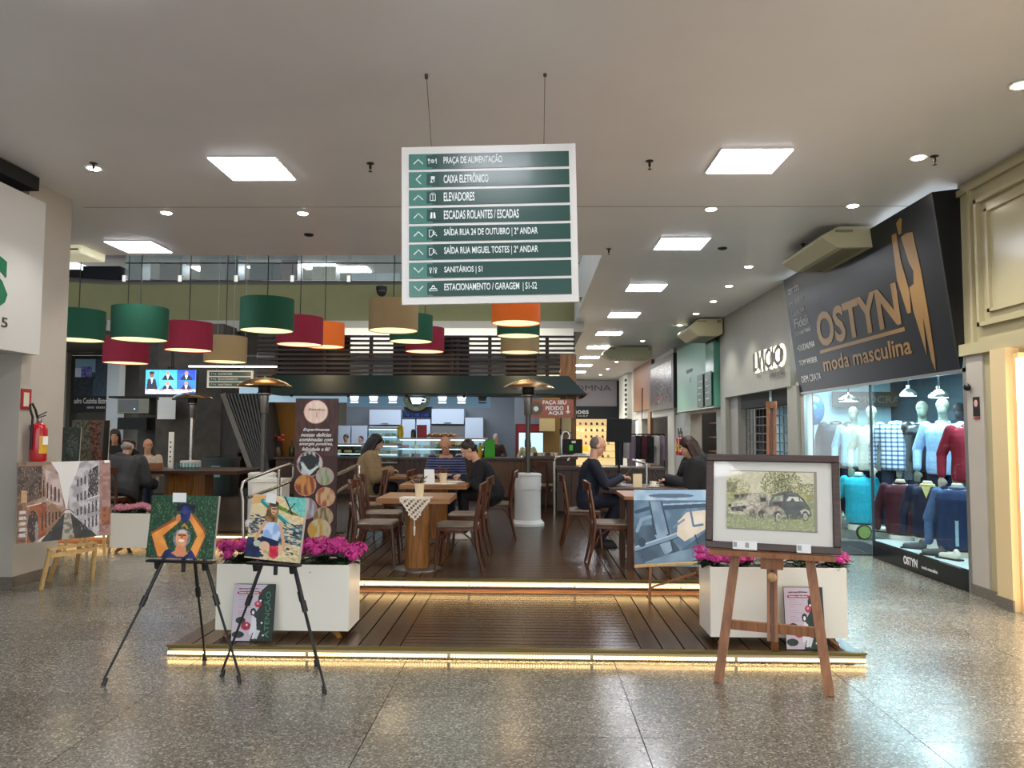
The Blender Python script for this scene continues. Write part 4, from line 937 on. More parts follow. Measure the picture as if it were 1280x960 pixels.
# ------------------------------------------------------------------ planters with flowers
LEAF = mat('leaf_green', '#27401f', .5, noise=.3, scale=30); FLM = mat('flower_magenta', '#e0439f', .6, c2='#a01468', scale=55); FLP = mat('flower_pink', '#e8a3b0', .6, c2='#b06a78', scale=55)
SOIL = mat('soil_dark', '#1d1712', .9)
def cluster_mesh(m, seed, r=.062):
    R = random.Random(seed); mb = MB()
    for i in range(70):
        th = math.acos(1 - R.random() * 1.15); ph = R.uniform(0, 2 * PI); rr = r * R.uniform(.85, 1.08)
        c = Vector((rr * math.sin(th) * math.cos(ph), rr * math.sin(th) * math.sin(ph), rr * .62 * math.cos(th))); nrm = Vector((c.x, c.y, c.z + .02)).normalized()
        a = nrm.orthogonal().normalized(); b = nrm.cross(a); s_ = R.uniform(.008, .012); rot = R.uniform(0, PI)
        base = len(mb.v); mb.v.append(tuple(c + nrm * .001))
        for k in range(8):
            an = rot + k * PI / 4; q = s_ * (1.0 if k % 2 == 0 else .55); mb.v.append(tuple(c + (a * math.cos(an) + b * math.sin(an)) * q + nrm * (.004 if k % 2 == 0 else 0)))
        for k in range(8): mb.f.append((base, base + 1 + k, base + 1 + (k + 1) % 8))
    mb.ell((0, 0, -.012), (r * .6, r * .6, r * .4), 8, 5)
    return mb.mesh('flower_cluster', m)
CL = {m.name: [cluster_mesh(m, s_) for s_ in (1, 2, 3)] for m in (FLM, FLP)}
def leaf_into(mb, p, d, L_, w_, R):
    d = Vector(d).normalized(); u = Vector((0, 0, 1)); x = d.cross(u).normalized(); n = x.cross(d); rows_ = 4; base = len(mb.v)
    for i in range(rows_ + 1):
        t = i / rows_; ww = w_ * math.sin(PI * (.12 + .86 * t)) * .5; c = Vector(p) + d * L_ * t - u * (.35 * L_ * t * t)
        for s_ in (-1, 0, 1): mb.v.append(tuple(c + x * ww * s_ + n * (abs(s_) * .12 * w_)))
    for i in range(rows_):
        for k in (0, 1): o = base + i * 3 + k; mb.f.append((o, o + 1, o + 4, o + 3))
def flower_plant(x, y, z, m, lab, nb, seed, h_=.13, sp=.12, group='flowering plants in the planters'):
    t = thing('flowering_plant', lab, 'plant', (x, y, z), 0, group); R = random.Random(seed); mb = MB()
    for i in range(34):
        a = R.uniform(0, 2 * PI); r = R.uniform(0, .05); el = R.uniform(.0, 1.1)
        leaf_into(mb, (r * math.cos(a), r * math.sin(a), R.uniform(.0, .05)), (math.cos(a), math.sin(a), el), R.uniform(.07, .12), R.uniform(.045, .065), R)
    o = mb.obj('foliage', LEAF, t); o['kind'] = 'stuff'
    st_ = MB()
    for i in range(nb):
        a = 2 * PI * i / nb + R.uniform(-.3, .3); r = sp * math.sqrt(R.uniform(.1, 1)); hh = h_ * R.uniform(.75, 1.15) - r * .35
        tip = Vector((r * math.cos(a), r * math.sin(a) * .8, hh)); st_.tube([(0, 0, 0), tuple(tip * .6), tuple(tip)], .003, 5)
        c = link(CL[m.name][i % 3], 'flower_cluster', t, tip, (R.uniform(-.3, .3), R.uniform(-.3, .3), R.uniform(0, 6))); s_ = R.uniform(.8, 1.15); c.scale = (s_, s_, s_)
    st_.obj('stems', LEAF, t)['kind'] = 'stuff'
def planter(x0, x1, y0, y1, z, zb, zt, lab, legs=True):
    cx, cy_ = (x0 + x1) / 2, (y0 + y1) / 2; a, b = (x1 - x0) / 2, (y1 - y0) / 2
    t = thing('planter', lab, 'planter', (cx, cy_, z)); th = .018; zb -= z; zt -= z
    for nm, v in (('side_panel', (-a, a, -b, -b + th)), ('side_panel', (-a, a, b - th, b)), ('side_panel', (-a, -a + th, -b + th, b - th)), ('side_panel', (a - th, a, -b + th, b - th))):
        MB().bx(*v, zb, zt).obj(nm, PWHITE, t)
    MB().bx(-a + th, a - th, -b + th, b - th, zb, zt - .03).obj('soil', SOIL, t)
    if legs:
        for sx in (-1, 1):
            for s2 in (-1, 1): MB().tube([(sx * (a - .12), s2 * (b - .06), zb), (sx * (a - .06), s2 * (b - .02), 0)], [.026, .016], 8).obj('foot', OAKZ, t)
    return t
pl0, pl1 = at(270, 750, Y=5.34).x, at(436, 750, Y=5.34).x
planter(pl0, pl1, 5.34, 5.68, .08, .13, at(350, 706, Y=5.34).z, 'white box planter with magenta flowers on the left of the lower deck')
zt_ = at(350, 706, Y=5.34).z - .03
for i, (fx, nb, sd) in enumerate(((.1, 9, 1), (.3, 8, 2), (.52, 6, 3), (.72, 9, 4), (.92, 10, 5))):
    flower_plant(pl0 + (pl1 - pl0) * fx, 5.5, zt_, FLM, 'magenta flowering plant in the left planter, %s from the left' % ['first', 'second', 'third', 'fourth', 'fifth'][i], nb + 2, sd, .17, .135)
pr0, pr1 = at(888, 750, Y=5.3).x, at(1059, 750, Y=5.3).x
planter(pr0, pr1, 5.3, 5.64, .08, .13, at(970, 710, Y=5.3).z, 'white box planter behind the large wooden easel on the right of the deck')
zt_ = at(970, 710, Y=5.3).z - .03
for i, (fx, nb, sd) in enumerate(((.03, 5, 6), (.25, 4, 7), (.5, 0, 8), (.75, 2, 9), (.97, 4, 10))):
    flower_plant(pr0 + (pr1 - pr0) * fx, 5.44, zt_, FLM, 'plant in the right planter, %s from the left' % ['first, with magenta heads,', 'second, with magenta heads,', 'leafy one without flowers, third', 'fourth, mostly leaves,', 'fifth, with magenta heads,'][i], nb, sd, .13, .1)
pp0, pp1 = at(145, 680, Y=9.55).x, at(190, 680, Y=9.55).x
planter(pp0, pp1 + .1, 9.4, 9.75, 0, .06, at(165, 642, Y=9.4).z, 'white planter with pale pink flowers in front of the bar table')
for i in range(3): flower_plant(pp0 + .1 + .2 * i, 9.56, at(165, 642, Y=9.4).z - .03, FLP, 'pale pink flowering plant in the far left planter, %s' % ['left', 'middle', 'right'][i], 9, 20 + i, .12, .11)

# pet posters
DKG = mat('poster_green', '#12241c', .5)
def pet_poster(p0, p1, Y, z, lab, shift=False, tilt=.12):
    W_ = p1.x - p0.x; H_ = p0.z - p1.z
    t = thing('poster_board', lab, 'poster', ((p0.x + p1.x) / 2, Y, z), rot=(-tilt, 0, 0)); H_ = H_ / math.cos(tilt)
    MB().bx(-W_ / 2, W_ / 2, 0, .006, 0, H_).obj('board', BLACKM, t)
    A = Art(96, 140, '#c3b6c2'); A.poly([(1, 0), (.83, 0), (.68, .1), (.6, .22), (.6, .3), (.66, .38), (.56, .5), (.5, .62), (.5, .9), (.45, 1), (1, 1)], '#12241c', c2='#182c22', n=12)
    A.rect(.12, .125, .62, .175, '#a3203f'); A.ell(.12, .15, .035, .025, '#a3203f'); A.ell(.62, .15, .035, .025, '#a3203f')
    for i in range(9): A.rect(.12, .2 + i * .037 + (.02 if i > 3 else 0) + (.02 if i > 5 else 0), .28 + .09 * ((i * 7) % 3), .208 + i * .037 + (.02 if i > 3 else 0) + (.02 if i > 5 else 0), '#a98a9c')
    A.ell(.2, .64, .12, .06, '#17251e'); A.ell(.16, .89, .15, .06, '#17251e', c2='#24382d')
    A.ell(.34, .74, .12, .075, '#b32a44', c2='#8c1c33'); A.ell(.36, .72, .03, .02, '#f0c8cc'); A.ell(.6, .35, .08, .06, '#a82a46', c2='#c04a60'); A.ell(.6, .34, .03, .02, '#e09aa8')
    A.ell(.5, .49, .07, .07, '#1a2420'); A.ell(.5, .5, .035, .035, '#e6e6e6'); A.poly([(.48, .55), (.58, .6), (.6, .75), (.62, .85), (.55, .97), (.5, .96), (.53, .85), (.44, .9), (.42, .86), (.46, .72)], '#d9d9dc'); A.poly([(.6, .8), (.7, .82), (.62, .97), (.56, .95)], '#cfcfd4')
    for c in ((.66, .29), (.72, .68), (.77, .9)): A.ell(*c, .025, .018, '#e6e2e0')
    A.obj('print', W_ * .985, H_ * .985, t, (0, -.003, H_ / 2))
    fit('aqui seus PETS são', -W_ * .38, W_ * .1, H_ * .905, H_ * .93, mat('print_wine', '#5d2030', .5), t, y=-.006, bold=.02)
    fit('bem-vindos', -W_ * .36, W_ * .1, H_ * .838, H_ * .865, PAPER, t, y=-.006, bold=.02)
    me = text_mesh('ATENÇÃO', 1, ext=.002, bold=.005); xs = [v.co.x for v in me.vertices]; ys = [v.co.y for v in me.vertices]
    me.transform(Matrix.Translation((-min(xs), -min(ys), 0))); me.transform(Matrix.Diagonal((H_ * .8 / (max(xs) - min(xs)), W_ * .17 / (max(ys) - min(ys)), 1, 1))); me.materials.append(mat('print_teal', '#4d7d68', .5))
    link(me, 'lettering', t, (W_ * .43, -.006, H_ * .07), (PI / 2, -PI / 2, 0) if False else Matrix(((0, -1, 0), (0, 0, -1), (1, 0, 0))).to_euler())
pet_poster(at(291, 727, Y=5.25), at(338, 800, Y=5.2), 5.24, .082, 'pet-welcome poster reading atenção leaning on the left planter')
pet_poster(at(981, 733, Y=5.2), at(1032, 810, Y=5.2), 5.19, .082, 'pet-welcome poster leaning on the right planter behind the wooden easel')

# ------------------------------------------------------------------ paintings
def art_dog():
    A = Art(240, 232, '#1f3d26'); A.dabs(1500, 0, 0, 1, 1, ['#2c5a33', '#234a2c', '#17301f', '#3e6e41', '#1c3d2c', '#4c7d4e', '#2b4f46'], .006, 3, 1, PI / 2); A.dabs(160, 0, 0, 1, 1, ['#7da37c', '#9bb79a', '#5d8f5f'], .003, 3, 2)
    o, o2, sh = '#e08c3c', '#f0a04a', '#9c5022'
    A.poly([(.04, .6), (.42, .33), (.46, .36), (.44, .44), (.24, .64), (.32, .86), (.26, 1), (.18, 1)], sh); A.poly([(.05, .63), (.4, .4), (.45, .42), (.22, .65), (.33, .86), (.28, .98), (.18, .97)], o, c2=o2, n=8)
    A.poly([(.6, .33), (.66, .3), (.84, .52), (.86, .64), (.76, 1), (.68, .98), (.64, .88), (.73, .65)], sh); A.poly([(.6, .38), (.65, .34), (.82, .56), (.85, .64), (.74, .98), (.68, .95), (.65, .88), (.74, .64)], o, c2=o2, n=8)
    A.ell(.43, .36, .04, .06, '#c98050'); A.ell(.6, .34, .04, .06, '#c98050')
    A.ell(.52, .2, .12, .07, '#10152e'); A.ell(.53, .3, .075, .14, '#141b42', c2='#26357a', n=16); A.ell(.53, .38, .05, .06, '#1f2b62'); A.ell(.52, .27, .03, .035, '#45446b'); A.ell(.41, .2, .03, .06, '#0e1228'); A.ell(.64, .2, .03, .06, '#0e1228')
    A.line([(.5, .5), (.53, .46), (.58, .52)], .03, '#b9822a')
    A.ell(.51, .68, .13, .15, '#5d646b', c2='#8b8f92'); A.ell(.51, .68, .09, .14, '#d98a5c', c2='#e9a878', n=10); A.rect(.45, .62, .57, .645, '#7a3b20'); A.ell(.51, .72, .045, .02, '#f1e7de'); A.ell(.51, .66, .02, .03, '#b85f38'); A.ell(.51, .58, .06, .025, '#c9c3bd')
    A.poly([(.44, .8), (.58, .8), (.6, .9), (.66, .92), (.56, .98), (.46, .98), (.36, .92), (.43, .88)], '#d98b62'); A.poly([(.22, 1), (.28, .88), (.36, .84), (.38, .92), (.46, .97), (.57, .97), (.64, .9), (.66, .85), (.7, .9), (.76, 1)], '#16224a', c2='#22336a', n=10)
    return A
def art_beach():
    A = Art(200, 246, '#d9c596'); A.poly([(0, 0), (.5, 0), (1, .2), (1, .5), (0, .1)], '#e0cda0', c2='#d9b98a'); A.poly([(.55, 0), (1, 0), (1, .3), (.8, .22)], '#5fb5a8', c2='#7fc6ba'); A.poly([(0, .02), (.3, 0), (.2, .12), (0, .16)], '#d9ab6c')
    A.line([(.2, .1), (1.05, .62)], .07, '#1f8a8c'); A.line([(.22, .09), (1.02, .56)], .02, '#7fd0c4'); A.poly([(.46, .12), (1, .3), (.72, .27), (.5, .2)], '#8aa636', c2='#4f7a2a'); A.line([(.6, .0), (.78, .27), (.7, .22)], .02, '#16243a'); A.line([(.8, .1), (.7, .22)], .015, '#16243a')
    A.dabs(150, 0, .32, .42, .62, ['#2a3a4c', '#3b5066', '#d9c9a6', '#56626a', '#c4b48e'], .012, 4, 3, .15); A.dabs(150, .58, .42, 1, .75, ['#2a3a4c', '#3a566e', '#d9c9a6', '#c4b48e', '#5c8890'], .011, 4, 4, .2)
    A.poly([(0, .68), (.3, .66), (.4, .8), (.34, .98), (.0, .98)], '#1b2547', c2='#27345e', n=12); A.ell(.82, .84, .14, .06, '#24334a'); A.dabs(120, .3, .75, 1, 1, ['#e3d3a8', '#cdbb8a', '#d8caa4', '#b9a878'], .012, 3, 6, .2)
    A.ell(.4, .22, .1, .12, '#6e5130', c2='#a8824a', n=20); A.poly([(.3, .2), (.28, .44), (.42, .4), (.52, .42), (.52, .2)], '#9a7644', c2='#5e4528', n=20); A.ell(.43, .22, .055, .075, '#d9a583'); A.rect(.39, .195, .48, .215, '#3b2a22'); A.ell(.43, .26, .025, .01, '#a8392e'); A.ell(.42, .13, .09, .05, '#4a3a2a')
    A.poly([(.3, .42), (.55, .42), (.62, .56), (.56, .74), (.36, .7), (.28, .64)], '#8fb0dc', c2='#c3d5ee', n=14); A.line([(.3, .42), (.22, .56), (.16, .7)], .045, '#d6a27c'); A.line([(.58, .42), (.64, .58), (.7, .78)], .045, '#d6a27c'); A.poly([(.26, .64), (.6, .7), (.6, .8), (.3, .78)], '#1c2342')
    A.ell(.34, .79, .1, .07, '#e0b795'); A.ell(.6, .84, .1, .07, '#e0b795'); A.poly([(.44, .78), (.6, .78), (.62, .92), (.55, .98), (.44, .94)], '#c2253c', c2='#e2405a', n=20); A.ell(.2, .76, .07, .05, '#b5c0ae')
    return A
def art_canal():
    A = Art(280, 230, '#cfcac4'); A.poly([(0, 0), (.36, 0), (.42, .12), (.5, .6), (.47, .75), (.2, 1), (0, 1)], '#8c6a52', c2='#a89080', n=14)
    A.rect(0, 0, .09, 1, '#6b4a3a', c2='#8a6a4c'); A.poly([(0, .05), (.25, .05), (.25, .45), (.1, .5), (0, .4)], '#3c302a', c2='#584a40', n=20); A.poly([(.12, .55), (.3, .5), (.3, .92), (.15, 1), (.1, 1)], '#a05a36', c2='#8a4526', n=12); A.ell(.16, .8, .055, .2, '#3a3231'); A.ell(.2, .86, .02, .12, '#8d8884')
    A.poly([(.28, .1), (.42, .16), (.48, .58), (.3, .5)], '#a98f88', c2='#c4b0ac', n=16)
    for i in range(6): A.poly([(.22 + i * .04, .2 + i * .03), (.235 + i * .04, .2 + i * .03), (.235 + i * .04, .42 + i * .02), (.22 + i * .04, .42 + i * .02)], '#33271f')
    for i in range(6): A.rect(.25 + i * .036, .64, .265 + i * .036, .86 - i * .03, '#3d2a20')
    for i in range(5): A.rect(.02, .6 + i * .07, .09, .64 + i * .07, '#c9c5c5')
    A.rect(.04, .35, .1, .5, '#c29a6a'); A.line([(.1, .55), (.24, .52)], .012, '#d9d3cc'); A.line([(.3, .48), (.42, .55)], .014, '#cfc0b4')
    A.poly([(.34, 0), (.66, 0), (.6, .2), (.55, .36), (.51, .6), (.47, .45), (.42, .15)], '#dcd9d4'); A.poly([(.66, 0), (.9, 0), (.9, 1), (.8, 1), (.57, .68), (.52, .6), (.54, .35), (.6, .2)], '#c3bfc2', c2='#9a9698', n=18)
    for i in range(7):
        for j in range(4): x = .62 + i * .042; A.rect(x, .12 + j * .19 + .02 * (6 - i), x + .018, .12 + j * .19 + .09 + .012 * i + .02 * (6 - i), '#3b3a3e')
    A.poly([(.76, .12), (.86, .06), (.86, .42), (.74, .46)], '#2c2a2c', c2='#474446', n=20); A.rect(.87, 0, 1, 1, '#8e6c64', c2='#a5817a', n=26); A.rect(.9, .62, 1, .86, '#9c5f42', c2='#7c4a34', n=30); A.line([(.74, .5), (.87, .46)], .014, '#d8d4d4')
    A.poly([(.46, .7), (.49, .66), (.55, .66), (.6, .72), (.84, .98), (.84, 1), (.24, 1)], '#3a3f3c', c2='#2b302e', n=10); A.poly([(.49, .66), (.55, .66), (.6, 1), (.46, 1)], '#a8a294', c2='#716d62', n=34); A.line([(.45, .67), (.5, .62), (.54, .62), (.59, .67)], .012, '#4a4644'); A.rect(.93, 0, .99, .035, '#f0f0ee')
    A.dabs(500, 0, .05, .36, .9, ['#5f4a40', '#9c8476', '#7a5240', '#a59080'], .003, 3, 8, PI / 2); A.dabs(300, .66, .1, .88, .9, ['#8e8a8e', '#d9d6d8', '#6a676a'], .003, 3, 9, PI / 2)
    return A
def art_cars():
    A = Art(360, 235, '#d8d2b4'); A.rect(0, 0, 1, .4, '#d9d3b6', c2='#cdc6a2')
    sky = ['#d8d2b4', '#cfc9a6']
    A.dabs(1300, -.1, .12, .3, .6, ['#a09c60', '#b5b17c', '#8b8850', '#c3be94'], .007, 1.5, 1, el=True); A.dabs(240, .0, .2, .12, .4, ['#5c5c36', '#74733f'], .006, 1.5, 31)
    A.dabs(2300, .4, -.06, .88, .56, ['#8f8d55', '#74733f', '#a9a670', '#c4c096', '#5c5c38'], .008, 1.5, 2, el=True); A.dabs(260, .52, .08, .76, .42, ['#4e4e30', '#66653a', '#83814c'], .007, 1.6, 12, el=True); A.dabs(900, .78, .18, 1.1, .6, ['#94925a', '#7c7b48', '#b0ad78', '#5c5c38'], .007, 1.5, 22, el=True)
    A.rect(0, .38, 1, .46, '#b3ab72', c2='#9a9458'); A.rect(0, .45, 1, 1, '#a6a878', c2='#8c9060')
    A.poly([(.08, .5), (.13, .42), (.2, .39), (.3, .39), (.34, .46)], '#8c8270', c2='#6a6256', n=40); A.ell(.12, .44, .03, .03, '#3e3932'); A.ell(.19, .43, .02, .03, '#4a443c'); A.poly([(.22, .5), (.26, .4), (.5, .38), (.54, .46), (.52, .6)], '#c5bda6', c2='#a1967f', n=36)
    A.poly([(.02, .64), (.06, .56), (.14, .52), (.34, .5), (.4, .56), (.4, .66), (.36, .8), (.28, .78), (.22, .74), (.03, .72)], '#cdc4ae', c2='#a89b84', n=40); A.poly([(.05, .64), (.2, .61), (.2, .71), (.06, .7)], '#6d6456', c2='#3f3a33', n=50); A.line([(.03, .735), (.22, .755)], .022, '#d8d0bc'); A.ell(.04, .61, .018, .028, '#2f2a25'); A.ell(.21, .63, .022, .032, '#2f2a25'); A.ell(.31, .77, .05, .1, '#8f8572', c2='#5f574b', n=50)
    A.line([(.22, .62), (.3, .58), (.36, .64), (.38, .76)], .012, '#776c5c'); A.poly([(.38, .42), (.48, .41), (.49, .7), (.41, .7)], '#aaa08a', c2='#857b69', n=40); A.poly([(.395, .46), (.46, .45), (.46, .52), (.4, .53)], '#2b2927'); A.ell(.41, .74, .04, .07, '#4d463d')
    A.poly([(.49, .56), (.53, .44), (.6, .38), (.7, .355), (.8, .37), (.87, .45), (.92, .56), (.96, .64), (.97, .74), (.9, .8), (.6, .82), (.5, .74)], '#4a4e4b', c2='#5f625b', n=24); A.line([(.53, .42), (.62, .365), (.72, .345), (.8, .36), (.88, .46), (.95, .62)], .014, '#2f3230')
    A.poly([(.52, .52), (.56, .43), (.66, .4), (.65, .5)], '#b7b8a4', c2='#8e907c', n=30); A.poly([(.69, .5), (.72, .42), (.82, .42), (.84, .5)], '#d4d4c2'); A.poly([(.73, .5), (.76, .44), (.79, .5)], '#4c4f48'); A.poly([(.85, .5), (.84, .43), (.88, .5)], '#c9c9b6'); A.line([(.67, .38), (.66, .76)], .008, '#232523'); A.line([(.84, .5), (.82, .72)], .008, '#232523'); A.poly([(.55, .52), (.63, .52), (.64, .6), (.54, .58)], '#6d4a38', c2='#3b312b', n=50)
    A.poly([(.43, .76), (.46, .66), (.52, .6), (.6, .6), (.66, .66), (.69, .76), (.64, .8), (.6, .7), (.55, .7), (.5, .82), (.44, .82)], '#b5ab96', c2='#8a8070', n=40); A.ell(.595, .78, .042, .1, '#2f2d2a'); A.ell(.6, .78, .028, .075, '#b9b3a6'); A.ell(.605, .78, .012, .03, '#4a4742')
    A.poly([(.84, .66), (.9, .62), (.95, .66), (.95, .72), (.9, .68), (.86, .72)], '#c0b7a4'); A.ell(.9, .75, .036, .09, '#2f2d2a'); A.ell(.9, .75, .024, .062, '#b5afa2')
    A.dabs(3200, 0, .82, 1, 1, ['#8b9358', '#a2a873', '#78814a', '#b8bb90', '#6a7444', '#c4c6a0'], .003, 3, 5, PI / 2); A.dabs(500, 0, .73, 1, .86, ['#7c844e', '#a3a66f', '#5f6a40', '#b8bb90'], .0035, 3.5, 7, PI / 2)
    return A
def art_blue():
    A = Art(180, 170, '#5d7f99'); A.rect(0, 0, 1, 1, '#56758d', c2='#6d8ea6', n=9); A.rect(0, 0, 1, .14, '#9cc0dc', c2='#c4dbea', n=9); A.ell(.5, .08, .3, .03, '#5a6f88')
    A.poly([(0, .5), (.35, .45), (.6, .8), (1, .5), (1, 1), (0, 1)], '#3b5264', c2='#4b657a', n=8); A.poly([(.22, .16), (.36, .16), (.5, .8), (.4, .86), (.27, .6)], '#8faac0', c2='#7591aa', n=8); A.poly([(.2, .16), (.22, .16), (.3, .6), (.26, .6)], '#31485c'); A.poly([(.36, .16), (.38, .16), (.53, .84), (.5, .82)], '#2b4054')
    A.line([(.02, .78), (.5, .62), (1, .4)], .06, '#7d9ab2'); A.line([(.02, .76), (.5, .6), (1, .38)], .015, '#b7cedd'); A.line([(.02, .82), (.5, .66), (1, .44)], .012, '#26394b')
    A.poly([(.58, .42), (.7, .3), (1, .26), (1, .48), (.8, .6), (.66, .68), (.56, .6)], '#dcd2bd', c2='#e6dece', n=8); A.line([(.74, .2), (.78, .48), (.9, .46)], .03, '#5b7c98'); A.line([(.52, .5), (.66, .4)], .025, '#6f8fa8')
    A.line([(.04, .55), (.1, .4), (.22, .36)], .045, '#89a6bc'); A.line([(.4, .24), (1, .2)], .06, '#38536b'); A.line([(.4, .2), (1, .17)], .02, '#a8c3d6'); A.line([(.03, .3), (.2, .25)], .05, '#34506a'); A.ell(.1, .7, .05, .06, '#2b4054'); A.line([(.8, .6), (.84, .75), (.97, .82)], .02, '#26394b'); A.poly([(.15, .95), (.6, .8), (1, .72), (1, 1), (.1, 1)], '#7e9bb0', c2='#6a889e', n=8); A.ell(.44, .6, .012, .012, '#26394b'); A.ell(.1, .88, .012, .012, '#26394b')
    return A
def frame_pts(tl, tr, bl, br):
    "mid point, yaw, tilt, size from four world corners"
    w_ = ((tr - tl).length + (br - bl).length) / 2; h_ = ((tl - bl).length + (tr - br).length) / 2
    return (tl + tr + bl + br) / 4, math.atan2((br - bl).y, (br - bl).x), w_, h_
def canvas(name, lab, cat, c, yaw, tilt, w_, h_, A, th=.02, edge=None, roll=0):
    t = thing(name, lab, cat, c, rot=(-tilt, roll, yaw)); t.rotation_mode = 'XYZ'
    t.matrix_world = Matrix.Translation(c) @ Matrix.Rotation(yaw, 4, 'Z') @ Matrix.Rotation(-tilt, 4, 'X') @ Matrix.Rotation(roll, 4, 'Y')
    A.obj('painted_face', w_, h_, t, (0, -.0015, 0)); MB().bx(-w_ / 2, w_ / 2, 0, th, -h_ / 2, h_ / 2).obj('stretcher', edge or mat('canvas_edge', '#b5ada0', .8), t)
    return t
BA = mat('easel_black', '#0b0b0d', .35)
def black_easel(feet, bar_c, yaw, bw, zbar, lab, top):
    "feet: left, right, back world points; bar centre; top apex"
    t = thing('tripod_easel', lab, 'easel', (bar_c.x, bar_c.y, 0)); o = t.location.copy()
    dx = Vector((math.cos(yaw), math.sin(yaw), 0)); apex = Vector(top)
    for nm, f, side in (('front', feet[0], -1), ('front', feet[1], 1), ('back', feet[2], 0)):
        f = Vector(f); mid = apex.lerp(f, .55); l = MB().tube([apex - o, mid - o], .0115, 10).obj('leg', BA, t)
        MB().tube([mid - o, f + Vector((0, 0, .03)) - o], .0075, 8).obj('lower_tube', BA, l)
        d = (f - apex).normalized()
        MB().tube([mid - d * .035 - o, mid + d * .03 - o], .017, 10).obj('clamp', BA, l); MB().tube([f - d * .045 - o, f - o], [.01, .015], 10).obj('rubber_foot', BA, l)
    b = Vector((bar_c.x, bar_c.y, zbar)) - o; MB().bar(b - dx * bw / 2, b + dx * bw / 2, .055, .014).obj('tray', BA, t, bevel=.003)
    for s_ in (-1, 1): MB().tube([b + dx * s_ * bw * .36, b + dx * s_ * bw * .36 + Vector((0, .0, .0)) - dx.cross(Vector((0, 0, 1))) * .01 - Vector((0, 0, .045))], .02, 8).obj('tray_clip', BA, t)
    MB().tube([b + Vector((0, .04, .02)), b + Vector((0, .04, -.07))], .013, 8).obj('centre_stub', BA, t)
    MB().tube([apex - o - Vector((0, 0, .06)), apex - o + Vector((0, 0, .03))], .025, 12).obj('head', BA, t)
    return t
g = lambda x, y: at(x, y, z=0)
# easel with dog painting
tl, tr, bl, br = at(188, 618, Y=4.83), at(272, 621, Y=4.77), at(185, 698, Y=4.76), at(268, 698, Y=4.70)
c, yw, w_, h_ = frame_pts(tl, tr, bl, br)
canvas('dog_painting', 'square green painting of a woman lifting a dark blue dog', 'painting', c, yw, .13, w_, h_, art_dog())
black_easel((g(129, 857), g(300, 853), g(256, 825)), (bl + br) / 2 + Vector((0, .0, 0)), yw, .44, bl.z - .012, 'black tripod easel holding the dog painting', c + Vector((.0, .09, .12)))
q = (tl + tr) / 2; tag(MB().bx(-.046, .046, -.002, 0, -.05, .008).obj('price_card', PAPER, None, q + Vector((-.02, -.012, .01)), rot=(0, 0, yw)), 'white card clipped on the top edge of the dog painting', 'card')
tl, tr, bl, br = at(313, 618, Y=4.83), at(381, 623, Y=4.72), at(309, 697, Y=4.74), at(376, 704, Y=4.63)
c, yw, w_, h_ = frame_pts(tl, tr, bl, br)
canvas('beach_painting', 'painting of a girl in a blue top sitting among boats on a beach', 'painting', c, yw, .14, w_, h_, art_beach(), roll=.035)
black_easel((g(277, 846), g(406, 867), g(396, 833)), (bl + br) / 2 + Vector((0, 0, 0)), yw, .36, bl.z - .03, 'black tripod easel holding the beach painting', c + Vector((.0, .1, .1)))
q = (tl + tr) / 2; tag(MB().bx(-.036, .036, -.002, 0, -.05, .008).obj('price_card', PAPER, None, q + Vector((-.03, -.012, .01)), rot=(0, .12, yw)), 'white card clipped on the top edge of the beach painting', 'card')
# canal canvas on a little pine stand
tl, tr, bl, br = at(18, 581, Y=7.02), at(133, 574, Y=7.6), at(25, 680, Y=6.98), at(143, 668, Y=7.56)
c, yw, w_, h_ = frame_pts(tl, tr, bl, br)
canvas('canal_painting', 'large canvas of a canal between old brick houses, leaning at the left column', 'painting', c, yw, .08, w_, h_, art_canal(), .035, roll=-.01)
ps_ = thing('pine_stand', 'low pale pine stand under the large canal canvas', 'easel', (c.x, c.y, 0)); o = ps_.location.copy()
a, b = at(60, 687, Y=7.12), at(119, 678, Y=7.56); MB().bar(a - o, b - o, .06, .022).obj('ledge', PINE, ps_)
for (fx, fy), top, nm in (((51, 737), a.lerp(b, .04), 0), ((115, 726), b, 0), ((61, 727), a.lerp(b, .2) + Vector((-.0, .03, 0)), 1), ((95, 716), a.lerp(b, .6) + Vector((0, .04, 0)), 1)):
    f = g(fx, fy); MB().bar(top - o - Vector((0, 0, .01)), f - o, .045, .03, (.7, .7, 0)).obj('leg', PINE, ps_)
MB().bar(a.lerp(b, .05) - o - Vector((0, 0, .06)), b - o - Vector((0, 0, .06)), .02, .04).obj('crossbar', PINE, ps_)
# two canvases further back
A = Art(60, 60, '#2c3a33'); A.rect(0, 0, .3, 1, '#141b26'); A.rect(.28, .1, .45, 1, '#4a1f1e', c2='#331a18'); A.rect(.45, 0, 1, 1, '#3f4a3c', c2='#27302a'); A.ell(.75, .5, .2, .3, '#55605a', c2='#333c36')
tl, br = at(64, 534, Y=9.0), at(98, 580, Y=9.0)
t = canvas('dark_abstract_painting', 'small dark abstract canvas behind the canal canvas', 'painting', (tl + br) / 2, .1, .06, br.x - tl.x, tl.z - br.z, A)
tl2, br2 = at(88, 525, Y=9.1), at(131, 580, Y=9.1)
A = Art(60, 70, '#5b5148'); A.rect(0, 0, .5, 1, '#6b6a5a', c2='#3f4238'); A.poly([(.4, 0), (.8, 0), (.75, .5), (.9, 1), (.6, 1), (.55, .6)], '#7a5340', c2='#3a2620'); A.rect(.85, 0, 1, 1, '#1c1816')
canvas('drapery_painting', 'brown and green drapery canvas behind the canal canvas', 'painting', (tl2 + br2) / 2 + Vector((0, .05, 0)), .1, .06, br2.x - tl2.x, tl2.z - br2.z, A)
